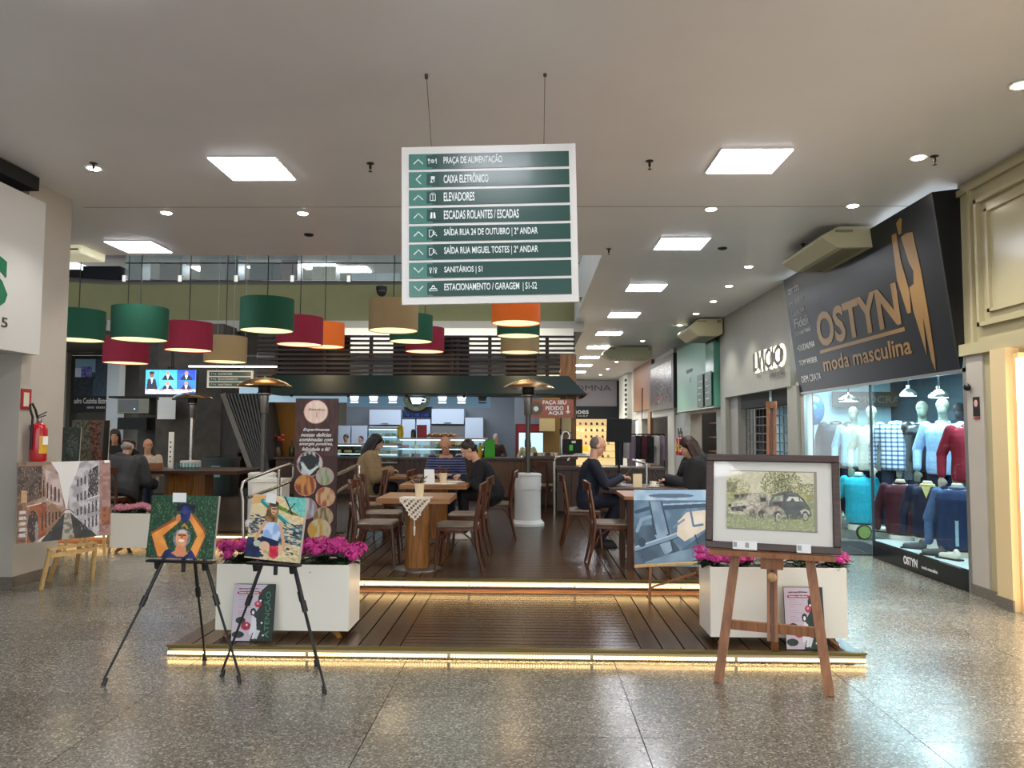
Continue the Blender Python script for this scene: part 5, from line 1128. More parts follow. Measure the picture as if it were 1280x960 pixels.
for k, (xa, Yb, zz) in enumerate(((.0, 9.15, tl.z), (.42, 9.28, tl2.z))):
    cx = (tl.x + br.x) / 2 + xa * .5; t = thing('pine_easel', 'pale pine easel behind the canal canvas, %s' % ('left' if k == 0 else 'right'), 'easel', (cx, Yb, 0))
    for s_ in (-1, 1): MB().bar((s_ * .05, 0, zz - .1), (s_ * .25, -.16, 0), .03, .02, (0, 1, 0)).obj('leg', PINE, t)
    MB().bar((0, .03, zz), (0, .4, 0), .03, .02, (0, 1, 0)).obj('rear_leg', PINE, t); MB().bx(-.22, .22, -.14, -.06, (br.z if k == 0 else br2.z) - .03, (br.z if k == 0 else br2.z) - .008).obj('ledge', PINE, t)
# blue painting
tl, tr, bl, br = at(782, 613, Y=6.85), at(884, 615, Y=6.75), at(804, 711, Y=6.6), at(892, 702, Y=6.5)
c, yw, w_, h_ = frame_pts(tl, tr, bl, br)
canvas('blue_painting', 'blue painting of machinery pipes standing before the near right table', 'painting', c, yw, .28, w_, h_, art_blue(), .03, mat('canvas_edge_blue', '#9cc0dc', .6), roll=-.02)
be = thing('folding_easel', 'light folding wooden easel under the blue painting', 'easel', (c.x, c.y, .08)); o = be.location.copy()
for (fx, fy, tp) in ((812, 752, tl.lerp(tr, .3)), (880, 745, tl.lerp(tr, .75))):
    f = at(fx, fy, z=.08); MB().bar(bl.lerp(br, .12 if fx < 850 else .8) + Vector((0, .06, -.0)) - o, f - o, .022, .016, (0, 1, 0)).obj('leg', EASEL, be)
MB().bar(c + Vector((0, .12, -.1)) - o, Vector((c.x + .05, c.y + .5, .192)) - o, .022, .016, (1, 0, 0)).obj('rear_leg', EASEL, be)
a, b = at(793, 706, Y=6.57), at(884, 701, Y=6.47); MB().bar(a - o + Vector((0, 0, -.012)), b - o + Vector((0, 0, -.012)), .05, .018).obj('ledge', PINE, be)
MB().bar(at(812, 735, Y=6.55) - o, at(870, 716, Y=6.55) - o, .015, .015).obj('brace', EASEL, be)
# large studio easel with framed picture
f1, f2, f3 = g(898, 853), g(1037, 870), g(969, 826)
le = thing('studio_easel', 'tall brown wooden studio easel holding the framed car picture', 'easel', ((f1.x + f2.x) / 2, (f1.y + f2.y) / 2, 0)); o = le.location.copy()
yw = math.atan2(f2.y - f1.y, f2.x - f1.x); dxv = Vector((math.cos(yw), math.sin(yw), 0)); nv = Vector((math.sin(yw), -math.cos(yw), 0))
apex_z = 1.66; back = -nv * .33
def leg_at(f, t_): return f.lerp(Vector(((f1.x + f2.x) / 2, (f1.y + f2.y) / 2, 0)) + back + Vector((0, 0, apex_z)) + (f - (f1 + f2) / 2) * .32, t_)
for f in (f1, f2): MB().bar(f - o, leg_at(f, .72) - o, .055, .03, nv).obj('leg', EASEL, le)
mc = (f1 + f2) / 2
m0 = mc + back * .18 + Vector((0, 0, .26)); m1 = mc + back * 1.0 + Vector((0, 0, at(963, 504, Y=mc.y + .3).z))
for s_ in (-1, 1): MB().bar(m0 + dxv * .021 * s_ - o, m1 + dxv * .021 * s_ - o, .018, .035, nv).obj('mast_rail', EASEL, le)
MB().bar(m0 - o, m1 - Vector((0, 0, .02)) - o, .02, .012, nv).obj('mast_core', mat('mast_core', '#6d4226', .5), le)
MB().tube([m1 - o - Vector((0, 0, .03)), m1 - o + Vector((0, 0, .012))], .034, 12).obj('mast_cap', EASEL, le)
MB().bar(m0 + (m1 - m0) * .55 - o - nv * .02, f3 - o, .045, .03, nv).obj('rear_leg', EASEL, le)
cb0, cb1 = leg_at(f1, .2), leg_at(f2, .2); MB().bar(cb0 - o - nv * .02, cb1 - o - nv * .02, .03, .055).obj('crossbar', EASEL, le)
le_z = at(975, 693, Y=mc.y + .1).z
lc = mc + back * .42 + Vector((0, 0, le_z)); MB().bar(lc + nv * .05 - dxv * .36 - o, lc + nv * .05 + dxv * .36 - o, .09, .03).obj('ledge', EASEL, le)
MB().bar(lc + nv * .02 - o - Vector((0, 0, .09)), lc + nv * .02 - o + Vector((0, 0, .0)), .13, .035, nv).obj('ledge_block', EASEL, le)
MB().ell(m0 + (m1 - m0) * .26 - o + nv * .04, (.03, .02, .03)).tube([m0 + (m1 - m0) * .26 - o, m0 + (m1 - m0) * .26 - o + nv * .05], .008, 8).obj('wing_knob', mat('knob_tan', '#b08a5c', .5), le)
FR = wood('frame_walnut', '#4a3128', '#2e1d17', .35, along='x', rnd=0)
tl, tr, bl, br = at(880, 568, Y=lc.y + .25), at(1046, 570, Y=lc.y - .04), at(882, 683, Y=lc.y + .1), at(1050, 693, Y=lc.y - .19)
c, _, w_, h_ = frame_pts(tl, tr, bl, br); w_ *= 1.0
fr = thing('framed_picture', 'dark walnut framed and matted picture of two rusting vintage cars', 'framed picture', c)
hh = h_ / 2; ww_ = w_ / 2; tilt = .19
basepos = lc + nv * .04 + Vector((0, 0, .018))
Mr = Matrix.Rotation(yw, 4, 'Z') @ Matrix.Rotation(-tilt, 4, 'X')
fr.matrix_world = Matrix.Translation(basepos + (Mr @ Vector((0, 0, hh)))) @ Mr
ft = .045
for v in ((-ww_, ww_, hh - ft, hh), (-ww_, ww_, -hh, -hh + ft), (-ww_, -ww_ + ft, -hh + ft, hh - ft), (ww_ - ft, ww_, -hh + ft, hh - ft)):
    MB().bx(v[0], v[1], -.022, .012, v[2], v[3]).obj('frame_side', FR, fr, bevel=.006)
    a_, b_, c_, d_ = v
MB().bx(-ww_ + ft, ww_ - ft, 0, .008, -hh + ft, hh - ft).obj('mat_board', mat('mat_white', '#d9d5ca', .7), fr)
iw, ih = ww_ * 2 * .655, hh * 2 * .6
MB().bx(-iw / 2 - .006, iw / 2 + .006, -.003, -.0005, -ih / 2 - .006 + .012, ih / 2 + .006 + .012).obj('mat_bevel', mat('bevel_line', '#8f8a78', .7), fr)
art_cars().obj('car_picture', iw, ih, fr, (-.02 + .01, -.005, .012))
MB().bx(-ww_ + ft, ww_ - ft, -.012, -.0105, -hh + ft, hh - ft).obj('glazing', glass_mat('picture_glass', (.98, .98, .98), .3, .03), fr)
def card_on(x, w2, lab, z=.0):
    p = fr.matrix_world @ Vector((x, -.03, -hh + .025)); k = tag(MB().bx(-w2, w2, -.002, 0, -.024, .028).obj('name_card', PAPER, None, p), lab, 'card'); k.rotation_euler = (-.1, 0, yw)
    MB().bx(-w2 * .9, -w2 * .3, -.003, -.002, -.012, .018).obj('photo_print', GREYW, k)
card_on(-ww_ * .48, .036, 'small white card on the lower left of the walnut frame'); card_on(-ww_ * .3, .036, 'small white card just right of the leftmost frame card'); card_on(ww_ * .47, .04, 'small white card on the lower right of the walnut frame')

# ------------------------------------------------------------------ extinguisher on the left column
def extinguisher(x, y, z, lab, rz, s_=1.0):
    t = thing('fire_extinguisher', lab, 'fire extinguisher', (x, y, z), rz); t.scale = (s_,) * 3
    MB().lathe([(.06, 0), (.072, .004), (.075, .02), (.075, .31), (.072, .33), (.055, .36), (.03, .375), (.022, .38)], n=28).obj('cylinder', RED, t)
    MB().lathe([(.022, .38), (.025, .385), (.025, .41), (.018, .42)], n=14).obj('neck', STEELD, t)
    MB().bar((-.02, 0, .425), (.07, 0, .45), .018, .008).bar((-.02, 0, .44), (.08, 0, .485), .016, .006).obj('lever', BLACK, t)
    MB().tube([(-.02, 0, .42), (-.05, .0, .5), (-.09, .0, .56), (-.115, 0, .55), (-.11, .0, .5), (-.08, .0, .43), (-.085, .0, .3), (-.085, 0, .12)], .011, 8).obj('hose', BLACK, t)
    MB().tube([(.0, -.0765, .0)] * 1 + [(0, 0, .15), (0, 0, .27)], .0762, 28, cap=False).obj('label_band', mat('label_cream', '#d9cfa8', .5), t) if False else None
    n = 9; mb = MB(); base = 0
    for i in range(n + 1):
        a = -PI / 2 - .7 + 1.4 * i / n
        for z_ in (.08, .25): mb.v.append((.0765 * math.cos(a), .0765 * math.sin(a), z_))
    for i in range(n): mb.f.append((2 * i, 2 * i + 2, 2 * i + 3, 2 * i + 1))
    mb.obj('yellow_label', mat('label_yellow', '#d3a62a', .5), t)
    MB().bx(-.03, .03, -.003, 0, 0, .08).obj('white_label', PAPER, t, (0, -.078, .165))
    MB().box((0, .08, .33), (.05, .03, .06)).obj('wall_bracket', STEELD, t)
    return t
q = at(42, 575, X=-4.77); e = extinguisher(-4.765, 7.38, at(40, 577, Y=7.4).z, 'red fire extinguisher with yellow label on the left white column', math.radians(78))
es_ = thing('extinguisher_sign', 'red framed sign above the extinguisher on the left column', 'sign', (-4.876, 7.33, at(33, 499, Y=7.33).z), PI / 2)
MB().bx(-.075, .075, -.006, 0, -.1, .1).obj('red_plate', mat('sign_red', '#9c1f22', .5), es_); MB().bx(-.04, .04, -.009, -.006, -.07, .065).obj('pale_field', mat('sign_pale', '#cfc4b0', .6), es_)
extinguisher(4.05, 20.95, .9, 'left red extinguisher far along the right wall', -PI / 2, 1.3); extinguisher(4.05, 20.6, .9, 'right red extinguisher far along the right wall', -PI / 2, 1.3)
# small sign, camera dome and disc on the right pilaster
sm_ = thing('phone_sign', 'small dark sign with red pictogram on the white pilaster right of the display window', 'sign', (4.178, 7.28, at(1215, 507, Y=7.3).z), -PI / 2)
MB().bx(-.05, .05, -.006, 0, -.1, .08).obj('plate', BLACKM, sm_); MB().ell((0, -.007, .02), (.03, .002, .035), 12, 6).obj('pictogram', mat('picto_pink', '#d6a59a', .5), sm_); MB().bx(-.045, .045, -.007, 0, -.125, -.11).obj('red_bar', RED, sm_)
tag(MB().ell((0, 0, 0), (.03, .04, .035)).obj('sensor', BLACK, None, (4.15, 7.38, at(1208, 484, Y=7.38).z)), 'small black round sensor beside the display window head', 'sensor')
# ------------------------------------------------------------------ figures
V = Vector
def remesh(o, vox, smooth=2):
    m = o.modifiers.new('join', 'REMESH'); m.mode = 'VOXEL'; m.voxel_size = vox; m.use_smooth_shade = True
    if smooth: s_ = o.modifiers.new('soft', 'SMOOTH'); s_.factor = .5; s_.iterations = smooth
    return o
def loft(mb, secs, n=16):
    "secs: (centre, x axis, y axis, rx, ry)"
    base = len(mb.v)
    for c, xa, ya, rx, ry in secs:
        for k in range(n):
            a = 2 * PI * k / n; ca, sa = math.cos(a), math.sin(a)
            ca = math.copysign(abs(ca) ** .85, ca); sa = math.copysign(abs(sa) ** .85, sa); mb.v.append(tuple(c + xa * rx * ca + ya * ry * sa))
    for i in range(len(secs) - 1):
        for k in range(n): k2 = (k + 1) % n; o = base + i * n; mb.f.append((o + k, o + k2, o + n + k2, o + n + k))
    mb.f.append(tuple(base + k for k in range(n))[::-1]); o = base + (len(secs) - 1) * n; mb.f.append(tuple(o + k for k in range(n)))
def ik(a, b, l1, l2, pole):
    d = b - a; L_ = min(d.length, (l1 + l2) * .995); d.normalize(); x = (l1 * l1 - l2 * l2 + L_ * L_) / (2 * L_); h_ = math.sqrt(max(l1 * l1 - x * x, 1e-6))
    p = (pole - d * pole.dot(d)).normalized(); return a + d * x + p * h_
def skeleton(sit=True, lean=8, side=0, hl=None, hr=None, hp=10, hy=0, seat=.44, s=.95, knee_dx=.1, foot_back=0, fat=1.0):
    J = {'s': s, 'fat': fat}
    a = math.radians(lean); b = math.radians(side); dv = V((math.sin(b), math.sin(a), math.cos(a))).normalized()
    J['pel'] = V((0, 0, (seat + .1 * s) if sit else .93 * s)); J['dir'] = dv; J['nb'] = J['pel'] + dv * .5 * s
    J['xa'] = V((1, 0, -math.sin(b))).normalized(); J['ya'] = dv.cross(J['xa'])
    Rh = Matrix.Rotation(math.radians(hy), 3, 'Z') @ Matrix.Rotation(math.radians(-hp), 3, 'X'); J['Rh'] = Rh
    J['hd'] = J['nb'] + (dv * .5 + Rh @ V((0, .15, 1)) * .5).normalized() * .168 * s
    for sd, k in ((-1, 'L'), (1, 'R')):
        J['sh' + k] = J['nb'] - dv * .06 * s + J['xa'] * sd * .182 * s * (.5 + .5 * fat)
        h = hl if sd < 0 else hr
        h = V(h) if h is not None else J['pel'] + V((sd * .27 * s, .08, -.1 * s if not sit else .12))
        J['ha' + k] = h; J['el' + k] = ik(J['sh' + k], h, .29 * s, .26 * s, V((sd * .5, -.4, -.8)))
        J['hip' + k] = J['pel'] + V((sd * .09 * s, 0, -.01))
        if sit:
            J['kn' + k] = J['pel'] + V((sd * knee_dx, .42 * s, -.0)); J['an' + k] = V((J['kn' + k].x, J['kn' + k].y - .03 - foot_back, .09 * s))
            if foot_back: J['kn' + k].z -= 0.01
        else: J['kn' + k] = V((sd * .1 * s, .02, .5 * s)); J['an' + k] = V((sd * .11 * s, -.01, .09 * s))
    return J
def torso(mb, J, d=0.0, lo=-.12, hi=.5, hips=1.0):
    s = J['s']; p = J['pel']; dv = J['dir']; f = J['fat']
    pro = [(-.12, .15, .11), (-.05, .17, .125), (.05, .165, .125), (.15, .138, .11), (.28, .165, .125), (.38, .175, .12), (.44, .15, .095), (.475, .09, .07), (.5, .058, .058), (.54, .052, .055)]
    loft(mb, [(p + (dv if t > 0 else V((0, 0, 1))) * t * s, J['xa'], J['ya'], rx * s * f + d, ry * s * f + d) for t, rx, ry in ([(a, max(b, .158) if a < .4 else b, max(c, .118) if a < .4 else c) for a, b, c in pro] if d > .013 else pro) if lo <= t <= hi])
def hand(mb, w_, dirv, s, up=V((0, 0, 1)), curl=.5, side=1):
    d = V(dirv).normalized(); x = d.cross(up).normalized(); n = x.cross(d)
    c = w_ + d * .045 * s; M = Matrix((x, d, n)).transposed(); mb.ell(c, (.038 * s, .048 * s, .016 * s), 12, 8, M)
    for i, (off, L_) in enumerate(((-.029, .062), (-.01, .072), (.01, .068), (.028, .052))):
        a = w_ + d * .085 * s + x * off * s; b = a + (d * math.cos(curl * .7) - n * math.sin(curl * .7)) * L_ * .5 * s; e = b + (d * math.cos(curl * 1.7) - n * math.sin(curl * 1.7)) * L_ * .5 * s
        mb.cap(a - d * .02 * s, b, .0095 * s, .0088 * s, 8); mb.cap(b, e, .0088 * s, .0075 * s, 8)
    a = w_ + d * .03 * s - x * .03 * s * side; b = a + (d * .7 - x * .7 * side) * .035 * s; mb.cap(a, b, .012 * s, .0105 * s, 8); mb.cap(b, b + (d * .9 - n * .4) * .03 * s, .0105 * s, .008 * s, 8)
def head(mb, J, face=True):
    s = J['s']; c = J['hd']; R = J['Rh']; q = lambda x, y, z: c + R @ (V((x, y, z)) * s)
    mb.ell(q(0, -.012, .028), (.074 * s, .095 * s, .09 * s), 18, 12, R); mb.ell(q(0, .018, -.03), (.056 * s, .07 * s, .082 * s), 16, 10, R)
    mb.cap(J['nb'] - J['dir'] * .03 * s, q(0, -.02, -.05), .055 * s, .05 * s)
    if face:
        mb.cap(q(0, .09, .012), q(0, .103, -.022), .009 * s, .014 * s, 8); mb.ell(q(0, .083, -.058), (.024 * s, .012 * s, .006 * s), 10, 6, R); mb.ell(q(0, .083, -.068), (.02 * s, .011 * s, .006 * s), 10, 6, R)
        mb.ell(q(0, .062, -.095), (.026 * s, .022 * s, .02 * s), 10, 6, R); mb.ell(q(0, .078, .035), (.048 * s, .012 * s, .01 * s), 10, 6, R)
        for sd in (-1, 1): mb.ell(q(sd * .074, -.005, -.008), (.009 * s, .02 * s, .03 * s), 8, 8, R)
def person(lab, loc, rz, J, shirt, trousers, skin=SKIN, hair=None, hairkind='short', sleeves=True, coat=0, hood=False, extra=None, low=False, shoe=None, legs=True):
    t = thing('person', lab, 'person', loc, math.radians(rz)); s = J['s']
    mb = MB(); torso(mb, J); head(mb, J)
    for k, sd in (('L', -1), ('R', 1)):
        mb.cap(J['sh' + k], J['el' + k], .047 * s, .038 * s); mb.cap(J['el' + k], J['ha' + k], .038 * s, .024 * s)
        hand(mb, J['ha' + k], (J['ha' + k] - J['el' + k]).normalized() * .7 + V((-sd * .25, .3, -.15)), s, side=sd * -1, curl=.8)
        mb.cap(J['hip' + k], J['kn' + k], .078 * s, .052 * s); mb.cap(J['kn' + k], J['an' + k], .05 * s, .034 * s); mb.cap(J['an' + k] + V((0, -.02, -.035)), J['an' + k] + V((0, .12, -.05)), .028 * s, .02 * s)
    b = remesh(mb.obj('body', skin, t), .0075 if not low else .011)
    if shirt:
        d = .014 + coat * .022; mb = MB(); torso(mb, J, d, lo=-.12 if coat or J['pel'].z > .7 else -.06, hi=.475 if not coat else .5)
        if coat and J['pel'].z < .7: mb.ell(J['pel'] + V((0, .02, -.06)), (.2 * s, .2 * s, .1 * s), 14, 8)
        for k in 'LR':
            e = J['ha' + k].lerp(J['el' + k], .06 if sleeves else .6)
            mb.cap(J['sh' + k], J['el' + k], .055 * s + d, .046 * s + d); mb.cap(J['el' + k], e, .045 * s + d, .034 * s + d * .7)
        if coat or True: 
            for i in range(12):
                a = 2 * PI * i / 12; a2 = 2 * PI * (i + 1) / 12; cc = J['nb'] - J['dir'] * .012 * s; f = lambda a: cc + J['xa'] * math.cos(a) * .062 * s + J['ya'] * math.sin(a) * .06 * s
                mb.cap(f(a), f(a2), .013 + .008 * coat, .013 + .008 * coat, 8)
        remesh(mb.obj(['sweater', 'jacket', 'jacket'][coat], shirt, t), .011, 2)
    if trousers and legs:
        mb = MB(); torso(mb, J, .008, lo=-.12, hi=.05)
        for k in 'LR': mb.cap(J['hip' + k], J['kn' + k], .098 * s, .07 * s); mb.cap(J['kn' + k], J['an' + k] + V((0, 0, .02)), .07 * s, .056 * s)
        remesh(mb.obj('trousers', trousers, t), .012, 2)
    for k in 'LR':
        a = J['an' + k]; z = a.z - .09 * s; mb = MB(); mb.cap(a + V((0, -.03, -.045)), a + V((0, .15, -.058)), .046 * s, .034 * s); mb.cap(a + V((0, -.02, .0)), a + V((0, -.01, -.04)), .043 * s, .046 * s); mb.box(a + V((0, .06, -.082 * s)), (.08 * s, .27 * s, .022)); remesh(mb.obj('shoe', shoe or BLACKM, t), .011, 1)
    c = J['hd']; R = J['Rh']; q = lambda x, y, z: c + R @ (V((x, y, z)) * s)
    for sd in (-1, 1):
        e = MB().ell(q(sd * .031, .079, .012), (.012 * s, .008 * s, .007 * s), 8, 6, R).obj('eye', mat('eye_white', '#d9d5cf', .3), t); MB().ell(q(sd * .031, .086, .012), (.006 * s, .003 * s, .006 * s), 8, 6, R).obj('iris', mat('eye_dark', '#1a120d', .2), e)
        MB().tube([q(sd * .015, .089, .034), q(sd * .035, .086, .038), q(sd * .052, .074, .03)], [.003, .004, .002], 6).obj('eyebrow', hair or mat('brow_grey', '#6a5a4c', .8), t)
    if hair and hairkind != 'none':
        mb = MB()
        if hairkind == 'short': mb.ell(q(0, -.026, .045), (.082 * s, .098 * s, .088 * s), 16, 10, R); mb.ell(q(0, -.05, -.0), (.076 * s, .07 * s, .075 * s), 14, 8, R)
        if hairkind == 'fringe': mb.ell(q(0, -.055, -.005), (.081 * s, .062 * s, .055 * s), 14, 8, R)
        if hairkind == 'cropped': mb.ell(q(0, -.032, .02), (.078 * s, .084 * s, .09 * s), 16, 10, R)
        if hairkind == 'long':
            mb.ell(q(0, -.022, .042), (.088 * s, .102 * s, .094 * s), 16, 10, R); mb.cap(q(0, -.06, 0), q(0, -.09, -.2), .085 * s, .075 * s); mb.cap(q(0, -.085, -.2), q(0, -.1, -.33), .075 * s, .04 * s)
            for sd in (-1, 1): mb.cap(q(sd * .07, .0, .03), q(sd * .08, -.01, -.16), .026 * s, .026 * s)
        if hairkind == 'bun': mb.ell(q(0, -.024, .042), (.084 * s, .1 * s, .09 * s), 16, 10, R); mb.ell(q(0, -.1, .09), (.04 * s,) * 3, 10, 8)
        remesh(mb.obj('hair', hair, t), .009, 1)
    if hood:
        mb = MB(); cc = J['nb'] - J['ya'].normalized() * 0 + V((0, -.09, .02)) * s; 
        for i in range(12):
            a = 2 * PI * i / 12; a2 = 2 * PI * (i + 1) / 12; f = lambda a: J['nb'] + V((math.cos(a) * .11, -.05 + math.sin(a) * .1, .0 - .03 * math.sin(a))) * s; mb.cap(f(a), f(a2), .045 * s, .045 * s, 8)
        mb.ell(J['nb'] + V((0, -.13, -.03)) * s, (.13 * s, .07 * s, .12 * s), 12, 8); remesh(mb.obj('hood', shirt, t), .012, 2)
    if extra: extra(t, J, q)
    return t
cl = lambda n, c, **k: mat(n, c, k.pop('rough', .85), noise=.12, scale=k.pop('scale', 30), bump=.15, **k)
HB_, HK, HG, HBR = mat('hair_black', '#120e0d', .5, noise=.2, scale=50), mat('hair_dark', '#1d1412', .5, noise=.2, scale=50), mat('hair_grey', '#8b8782', .7), mat('hair_brown', '#3d2519', .6, noise=.2, scale=50)
NAVYC = cl('navy_suit', '#141a2b'); BLK = cl('black_cloth', '#0e0e11'); BEI = cl('beige_coat', '#8a7352'); PUF = cl('charcoal_puffer', '#2b2d30', rough=.6); LIN = cl('light_knit', '#b9ab98'); JEAN = cl('dark_jeans', '#1a2336')
def stripe_mat(name, a, b, sc=26, axis='Z', c=None):
    m = bpy.data.materials.new(name); m.use_nodes = True; nt = m.node_tree; bs = nt.nodes['Principled BSDF']; bs.inputs['Roughness'].default_value = .85
    tc = nt.nodes.new('ShaderNodeTexCoord'); wv = nt.nodes.new('ShaderNodeTexWave'); wv.bands_direction = axis; wv.inputs['Scale'].default_value = sc; nt.links.new(tc.outputs['Object'], wv.inputs['Vector'])
    r = nt.nodes.new('ShaderNodeValToRGB'); r.color_ramp.elements[0].color = (*lin(a), 1); r.color_ramp.elements[1].color = (*lin(b), 1); r.color_ramp.elements[0].position = .55; r.color_ramp.elements[1].position = .8
    nt.links.new(wv.outputs['Fac'], r.inputs['Fac']); out = r.outputs['Color']
    if c:
        w2 = nt.nodes.new('ShaderNodeTexWave'); w2.bands_direction = 'DIAGONAL' if axis == 'X' else 'X'; w2.inputs['Scale'].default_value = sc * .8; nt.links.new(tc.outputs['Object'], w2.inputs['Vector'])
        r2 = nt.nodes.new('ShaderNodeValToRGB'); r2.color_ramp.elements[0].color = (1, 1, 1, 1); r2.color_ramp.elements[1].color = (*lin(c), 1); r2.color_ramp.elements[0].position = .7; r2.color_ramp.elements[1].position = .88
        nt.links.new(w2.outputs['Fac'], r2.inputs['Fac']); mx = nt.nodes.new('ShaderNodeMix'); mx.data_type = 'RGBA'; mx.blend_type = 'MULTIPLY'; mx.inputs[0].default_value = 1
        nt.links.new(out, mx.inputs[6]); nt.links.new(r2.outputs['Color'], mx.inputs[7]); out = mx.outputs[2]
    nt.links.new(out, bs.inputs['Base Color']); MATS[name] = m; return m
def phone(t, p, rot=(.6, 0, 0)): MB().box((0, 0, 0), (.07, .01, .14)).obj('phone', BLACK, t, p, rot, bevel=.004)
# man in navy suit (faces +x world: rz=-90)
J = skeleton(lean=9, hl=(-.06, .40, .80 - .0), hr=(.08, .40, .79), hp=24, foot_back=.22)
p_ = person('balding man in a dark navy suit looking at a phone at the right table', (.67, 9.0, DZ), -90, J, NAVYC, NAVYC, SKINP, mat('hair_cropped', '#6b645c', .8), 'cropped')
tag(MB().box((0, 0, 0), (.014, .075, .14)).obj('mobile_phone', BLACK, None, (1.16, 9.0, 1.045), rot=(0, .7, 0), bevel=.003), 'black phone held by the man in the navy suit', 'phone')
J = skeleton(lean=12, hl=(-.07, .38, .76), hr=(.09, .38, .76), hp=22, s=.95, fat=1.05)
person('person with long dark brown hair in a black hooded coat holding a phone', (2.0, 9.05, DZ), 90, J, BLK, BLK, SKINP, mat('hair_auburn', '#2c1612', .5, noise=.2, scale=50), 'long', coat=2, hood=True)
tag(MB().box((0, 0, 0), (.014, .075, .14)).obj('mobile_phone', BLACK, None, (1.50, 9.05, 1.0), rot=(0, -.7, 0), bevel=.003), 'black phone held by the person in the black hooded coat', 'phone')
# left table pair
J = skeleton(lean=20, hl=(-.1, .36, .74), hr=(.12, .36, .74), hp=38, s=.97, fat=1.1)
person('man in a navy striped sweater bent over papers behind the second oak table', (-1.13, 10.6, DZ), 180, J, stripe_mat('striped_knit', '#1b2342', '#6a7094', 9, 'Z'), JEAN, SKIN, mat('hair_cropped', '#6b645c', .8), 'cropped')
J = skeleton(lean=30, hl=(-.1, .42, .76), hr=(.1, .4, .74), hp=40, hy=8, s=.97)
person('person with short dark hair in black leaning over the second oak table', (-.42, 9.65, DZ), 98, J, BLK, BLK, SKINP, HK, 'short', shoe=PWHITE)
J = skeleton(lean=12, hl=(-.08, .36, .76), hr=(.1, .36, .76), hp=22, s=.95)
person('woman with long black hair in a beige coat sitting by the railing', (-2.3, 10.75, DZ), -80, J, BEI, BLK, SKINP, HB_, 'long', coat=2)
# left bar table
def cap_x(t, J, q):
    s = J['s']; m = MB(); m.ell(q(0, -.01, .075), (.092 * s, .108 * s, .05 * s), 18, 8, J['Rh']); m.ell(q(0, .085, .055), (.06 * s, .05 * s, .012 * s), 12, 6, J['Rh']); m.obj('flat_cap', cl('cap_tweed', '#3c3c38'), t)
J = skeleton(lean=27, hl=(-.15, .4, .72), hr=(.15, .4, .72), hp=22, s=.96, fat=1.45, seat=.4)
person('man seen from behind in a charcoal puffer jacket and flat cap', (-5.6, 10.35, DZ), 0, J, PUF, BLK, SKINP, HG, 'fringe', coat=2, hood=True, extra=cap_x)
J = skeleton(lean=10, hl=(-.1, .3, .74), hr=(.14, .32, .72), hp=8, hy=35, s=.9, seat=.38)
person('bald man in a light knit sweater at the far side of the bar table', (-6.15, 12.35, DZ), 190, J, LIN, JEAN, SKIN, None, 'none')
J = skeleton(lean=10, hp=12, s=.98, seat=.46)
person('dark hooded figure partly hidden behind the man in the puffer jacket', (-7.0, 12.9, DZ), 200, J, BLK, BLK, SKIN, HB_, 'long', coat=1, hood=True, low=True)
# staff
for (px, py, Y, rz, lab, shirt, hk, hm) in ((433, 548, 17.0, 175, 'café worker with black hair behind the left display case', BLK, 'bun', HB_), (452, 550, 17.9, 160, 'second café worker beside the stacked display case', cl('staff_grey', '#3a3f46'), 'short', HB_),
        (620, 548, 17.0, 170, 'café worker in dark clothes behind the green card on the counter', cl('staff_brown', '#3a2320'), 'short', HG), (660, 552, 16.8, 10, 'person in a cream top with brown hair seen from behind near the red fridge', cl('cream_top', '#b5aa85'), 'long', HBR)):
    q = at(px, py, Y=Y); J = skeleton(sit=False, lean=3, hl=(-.2, .25, 1.0), hr=(.2, .25, 1.0), hp=10); s_ = q.z / J['hd'].z
    t = person(lab, (q.x, Y, 0.17), rz, J, shirt, BLK, SKINP, hm, hk, low=True); s_ = (q.z - .17) / J['hd'].z; t.scale = (s_,) * 3

